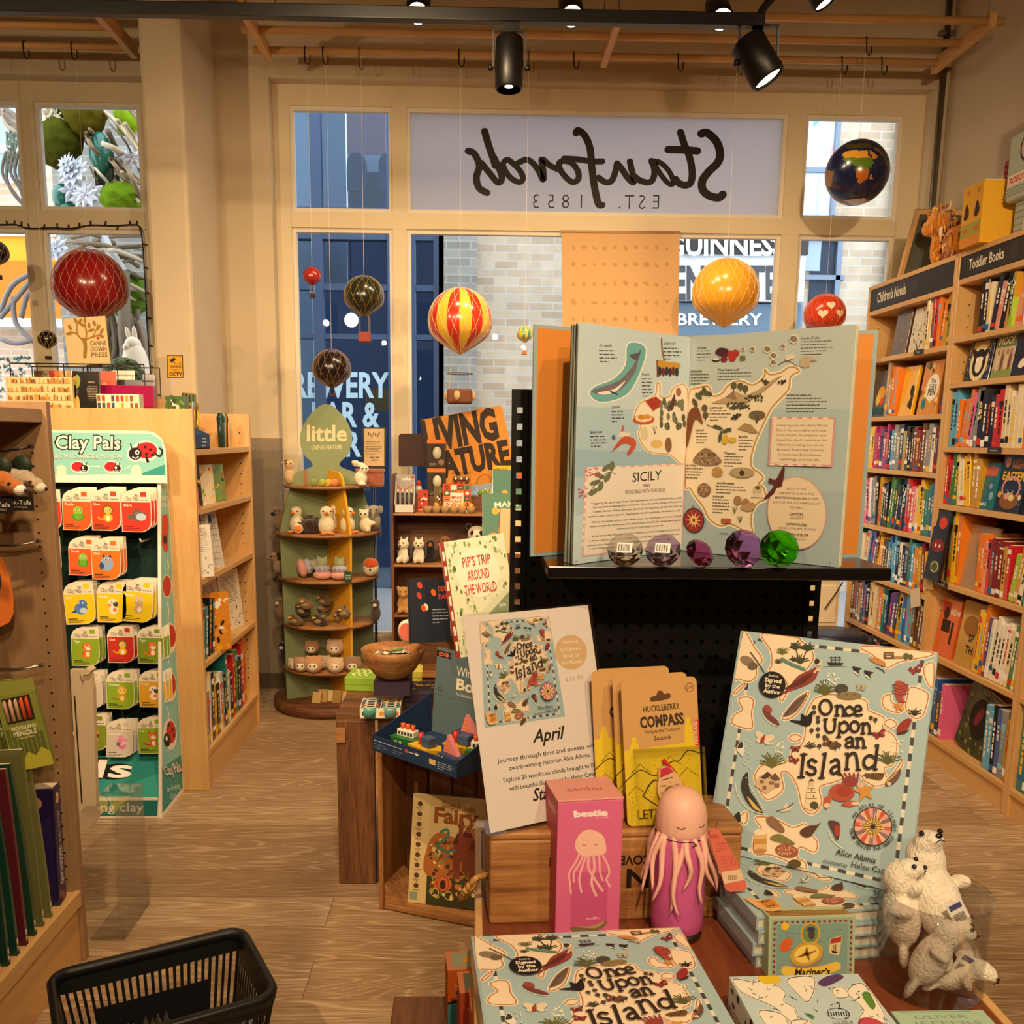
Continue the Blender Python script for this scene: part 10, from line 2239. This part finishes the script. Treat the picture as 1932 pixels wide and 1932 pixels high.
for i in range(7):
 topc('greeting_card','%s greeting card standing in the rack, %s from the left'%(['brown','grey-green','red','orange','striped orange','tan','rust'][i],ORD[i]),'card',64+i*11,698,76+i*11,772,4.2+.01*i,['#5a3a26','#8a8464','#b8342c','#d9803a','#e0a860','#c99a60','#b0562c'][i],(lambda p,w_,h:[p.box(2+5*k,4,2,h-8,'#f0d9a8')for k in range(4)])if i>2 else None,.006,-8,'cards in the wire rack')
for i in range(3):topc('greeting_card',['charcoal shiny card in the rack right of the coral card','white bordered card behind the charcoal card','dark card at the rack’s right end'][i],'card',(220,212,268)[i],(716,698,705)[i],(264,250,288)[i],772,4.16+.05*i,['#3a3a40','#d9cdb8','#3a2c26'][i],None,.005,-8,'cards at the right of the rack')
wr=thing('card_rack','dark wire card rack standing on the low bookcase','rack',(-1.75,4.32,TZ));
for y in(4.14,4.34):
 q=MB('blackmetal','#2a2420');a,b=aY(60,692,4.34).x,bx1-.31
 for z in(TZ+.004,TZ+.08,aY(100,692,4.34).z):q.tube([(a,y,z),(b,y,z)],.003,6)
 for k in range(6):x=a+(b-a)*k/5;q.tube([(x,y,TZ),(x,y,aY(100,692,4.34).z)],.0025,5)
 q.obj('wire_panel',wr)
q=MB('blackmetal','#2a2420')
for x in(a,b):q.tube([(x,4.14,TZ+.01),(x,4.34,TZ+.01)],.003,5)
q.obj('side_wires',wr)
sg=thing('sign','cream sign with a tan tree drawing clipped above the card rack','sign',aY(165,690,4.33))
q=MB('paper','#d8bd8c');Y_=4.33;q.pm([aY(x,y,Y_)for x,y in((118,601),(198,596),(208,686),(130,691))],(0,.006,0));pr=P(q,lambda x,y:aY(x,y,Y_),(0,-1,0),.0003);TN_='#9a7434'
pr.sk([(160,673),(161,652),(158,640)],7,TN_);pr.sk([(160,646),(150,636),(145,630),(132,626)],3,TN_);pr.sk([(146,631),(145,620),(146,608)],2.4,TN_);pr.sk([(162,644),(163,628),(160,612)],3,TN_);pr.sk([(163,640),(174,636),(188,632)],3,TN_);pr.sk([(176,634),(182,622),(184,612)],2.2,TN_);pr.sk([(163,628),(170,622)],2,TN_)
for x,y,a in((132,618,60),(130,630,0),(143,605,60),(151,606,-60),(160,604,90),(155,613,30),(168,614,80),(178,610,70),(173,623,-10),(186,618,-60),(192,625,-60),(191,634,30)):pr.ell(x,y,6,2.8,TN_,a)
pr.ell(185,638,2.6,2.6,'#b8341e')
for i,t_ in en(('CANNS','DOWN','PRESS')):pr.text(t_,170+i*1.4,652+10.8*i,8.6,'#4a3a22','l',bold=.01,width=[30,30,30][i],rot=-1)
q.obj('board',sg);q=MB('metal','#6a6258');q.tube([aY(165,692,4.345),aY(165,660,4.345)],.004,6);q.tube([(aY(165,692,4.345).x,4.345,TZ),aY(165,692,4.345)],.004,6);q.obj('clip_stem',sg)
q=MB('mapleX');a=aY(130,772,3.86);b=aY(308,772,3.86);q.bbox((a.x,3.85,TZ),(b.x,3.87,aY(200,764,3.86).z),.002)if 0 else q.bbox((a.x,4.2,TZ),(b.x-.02,4.22,TZ+.06),.002);tag(q.obj('ledge_board'),'low maple ledge strip on the bookcase top behind the gift boxes','board')
def f_moth(p,w_,h):
 r=Rd(2)
 for k in range(16):p.ell(r.u(4,w_-4),r.u(4,h-4),r.u(5,14),r.u(4,10),r.choice(['#3f5a2c','#7a8a4a','#d9cfae','#2c3a1e']),r.u(0,180),8)
q=MB('mapleY');q.bbox((-1.43,by0+.03,TZ-.02),(-1.38,4.1,TZ),.002);tag(q.obj('edge_ledge'),'narrow maple ledge along the low bookcase’s centre','board')
topc('jigsaw_box','green nature patterned box at the right end of the bookcase top','box',312,748,348,775,3.9,'#4f6a34',f_moth,.06)
# ========================== CABINET AND STOOL BY THE WINDOW
cbn=thing('cabinet','cream drawer cabinet under the window behind the pegboard','cabinet',(1.75,5.1,0));xa,xb=1.35,1.98;zc_=aY(1570,1083,4.95).z
q=MB('paint','#d6c4a4');q.bbox((xa,4.95,0),(xb,5.3,zc_),.004);q.obj('carcass',cbn);q=MB('paint','#e0d0b0');q.bbox((xa-.01,4.93,zc_),(xb+.01,5.3,zc_+.025),.004);q.obj('top',cbn)
for k in range(3):
 q=MB('paint','#dccbaa');z0=.06+k*(zc_-.1)/3;q.bbox((xa+.02,4.938,z0),(xb-.02,4.95,z0+(zc_-.1)/3-.02),.003);d_=q.obj('drawer',cbn);q=MB('metal','#b09a72');q.tube([((xa+xb)/2-.05,4.93,z0+.08),((xa+xb)/2+.05,4.93,z0+.08)],.006,8);q.obj('handle',d_)
q=MB('blackmetal','#1c1612');q.tube([aY(x,y,4.92)for x,y in smooth([(1590,1098),(1580,1115),(1566,1135),(1556,1150)],4,False)],.004,6);tag(q.obj('cable'),'thin dark cable hanging in front of the cream cabinet','cable')
so=aY(1575,1205,4.5);rs=thing('round_stool','low round stool with a dark navy cushion beside the far bookcase','stool',(so.x,4.5,0))
q=MB('plastic','#141a2e');q.lathe([(0,so.z-.03),(.15,so.z-.03),(.165,so.z),(.16,so.z+.025),(.13,so.z+.04),(0,so.z+.044)],(so.x,4.5,0),36);q.obj('cushion',rs)
for k in range(4):a=pi/4+k*pi/2;q=MB('crateZ');q.tube([(so.x+.13*cos(a),4.5+.13*sin(a),0),(so.x+.1*cos(a),4.5+.1*sin(a),so.z-.03)],.014,8);q.obj('leg',rs)
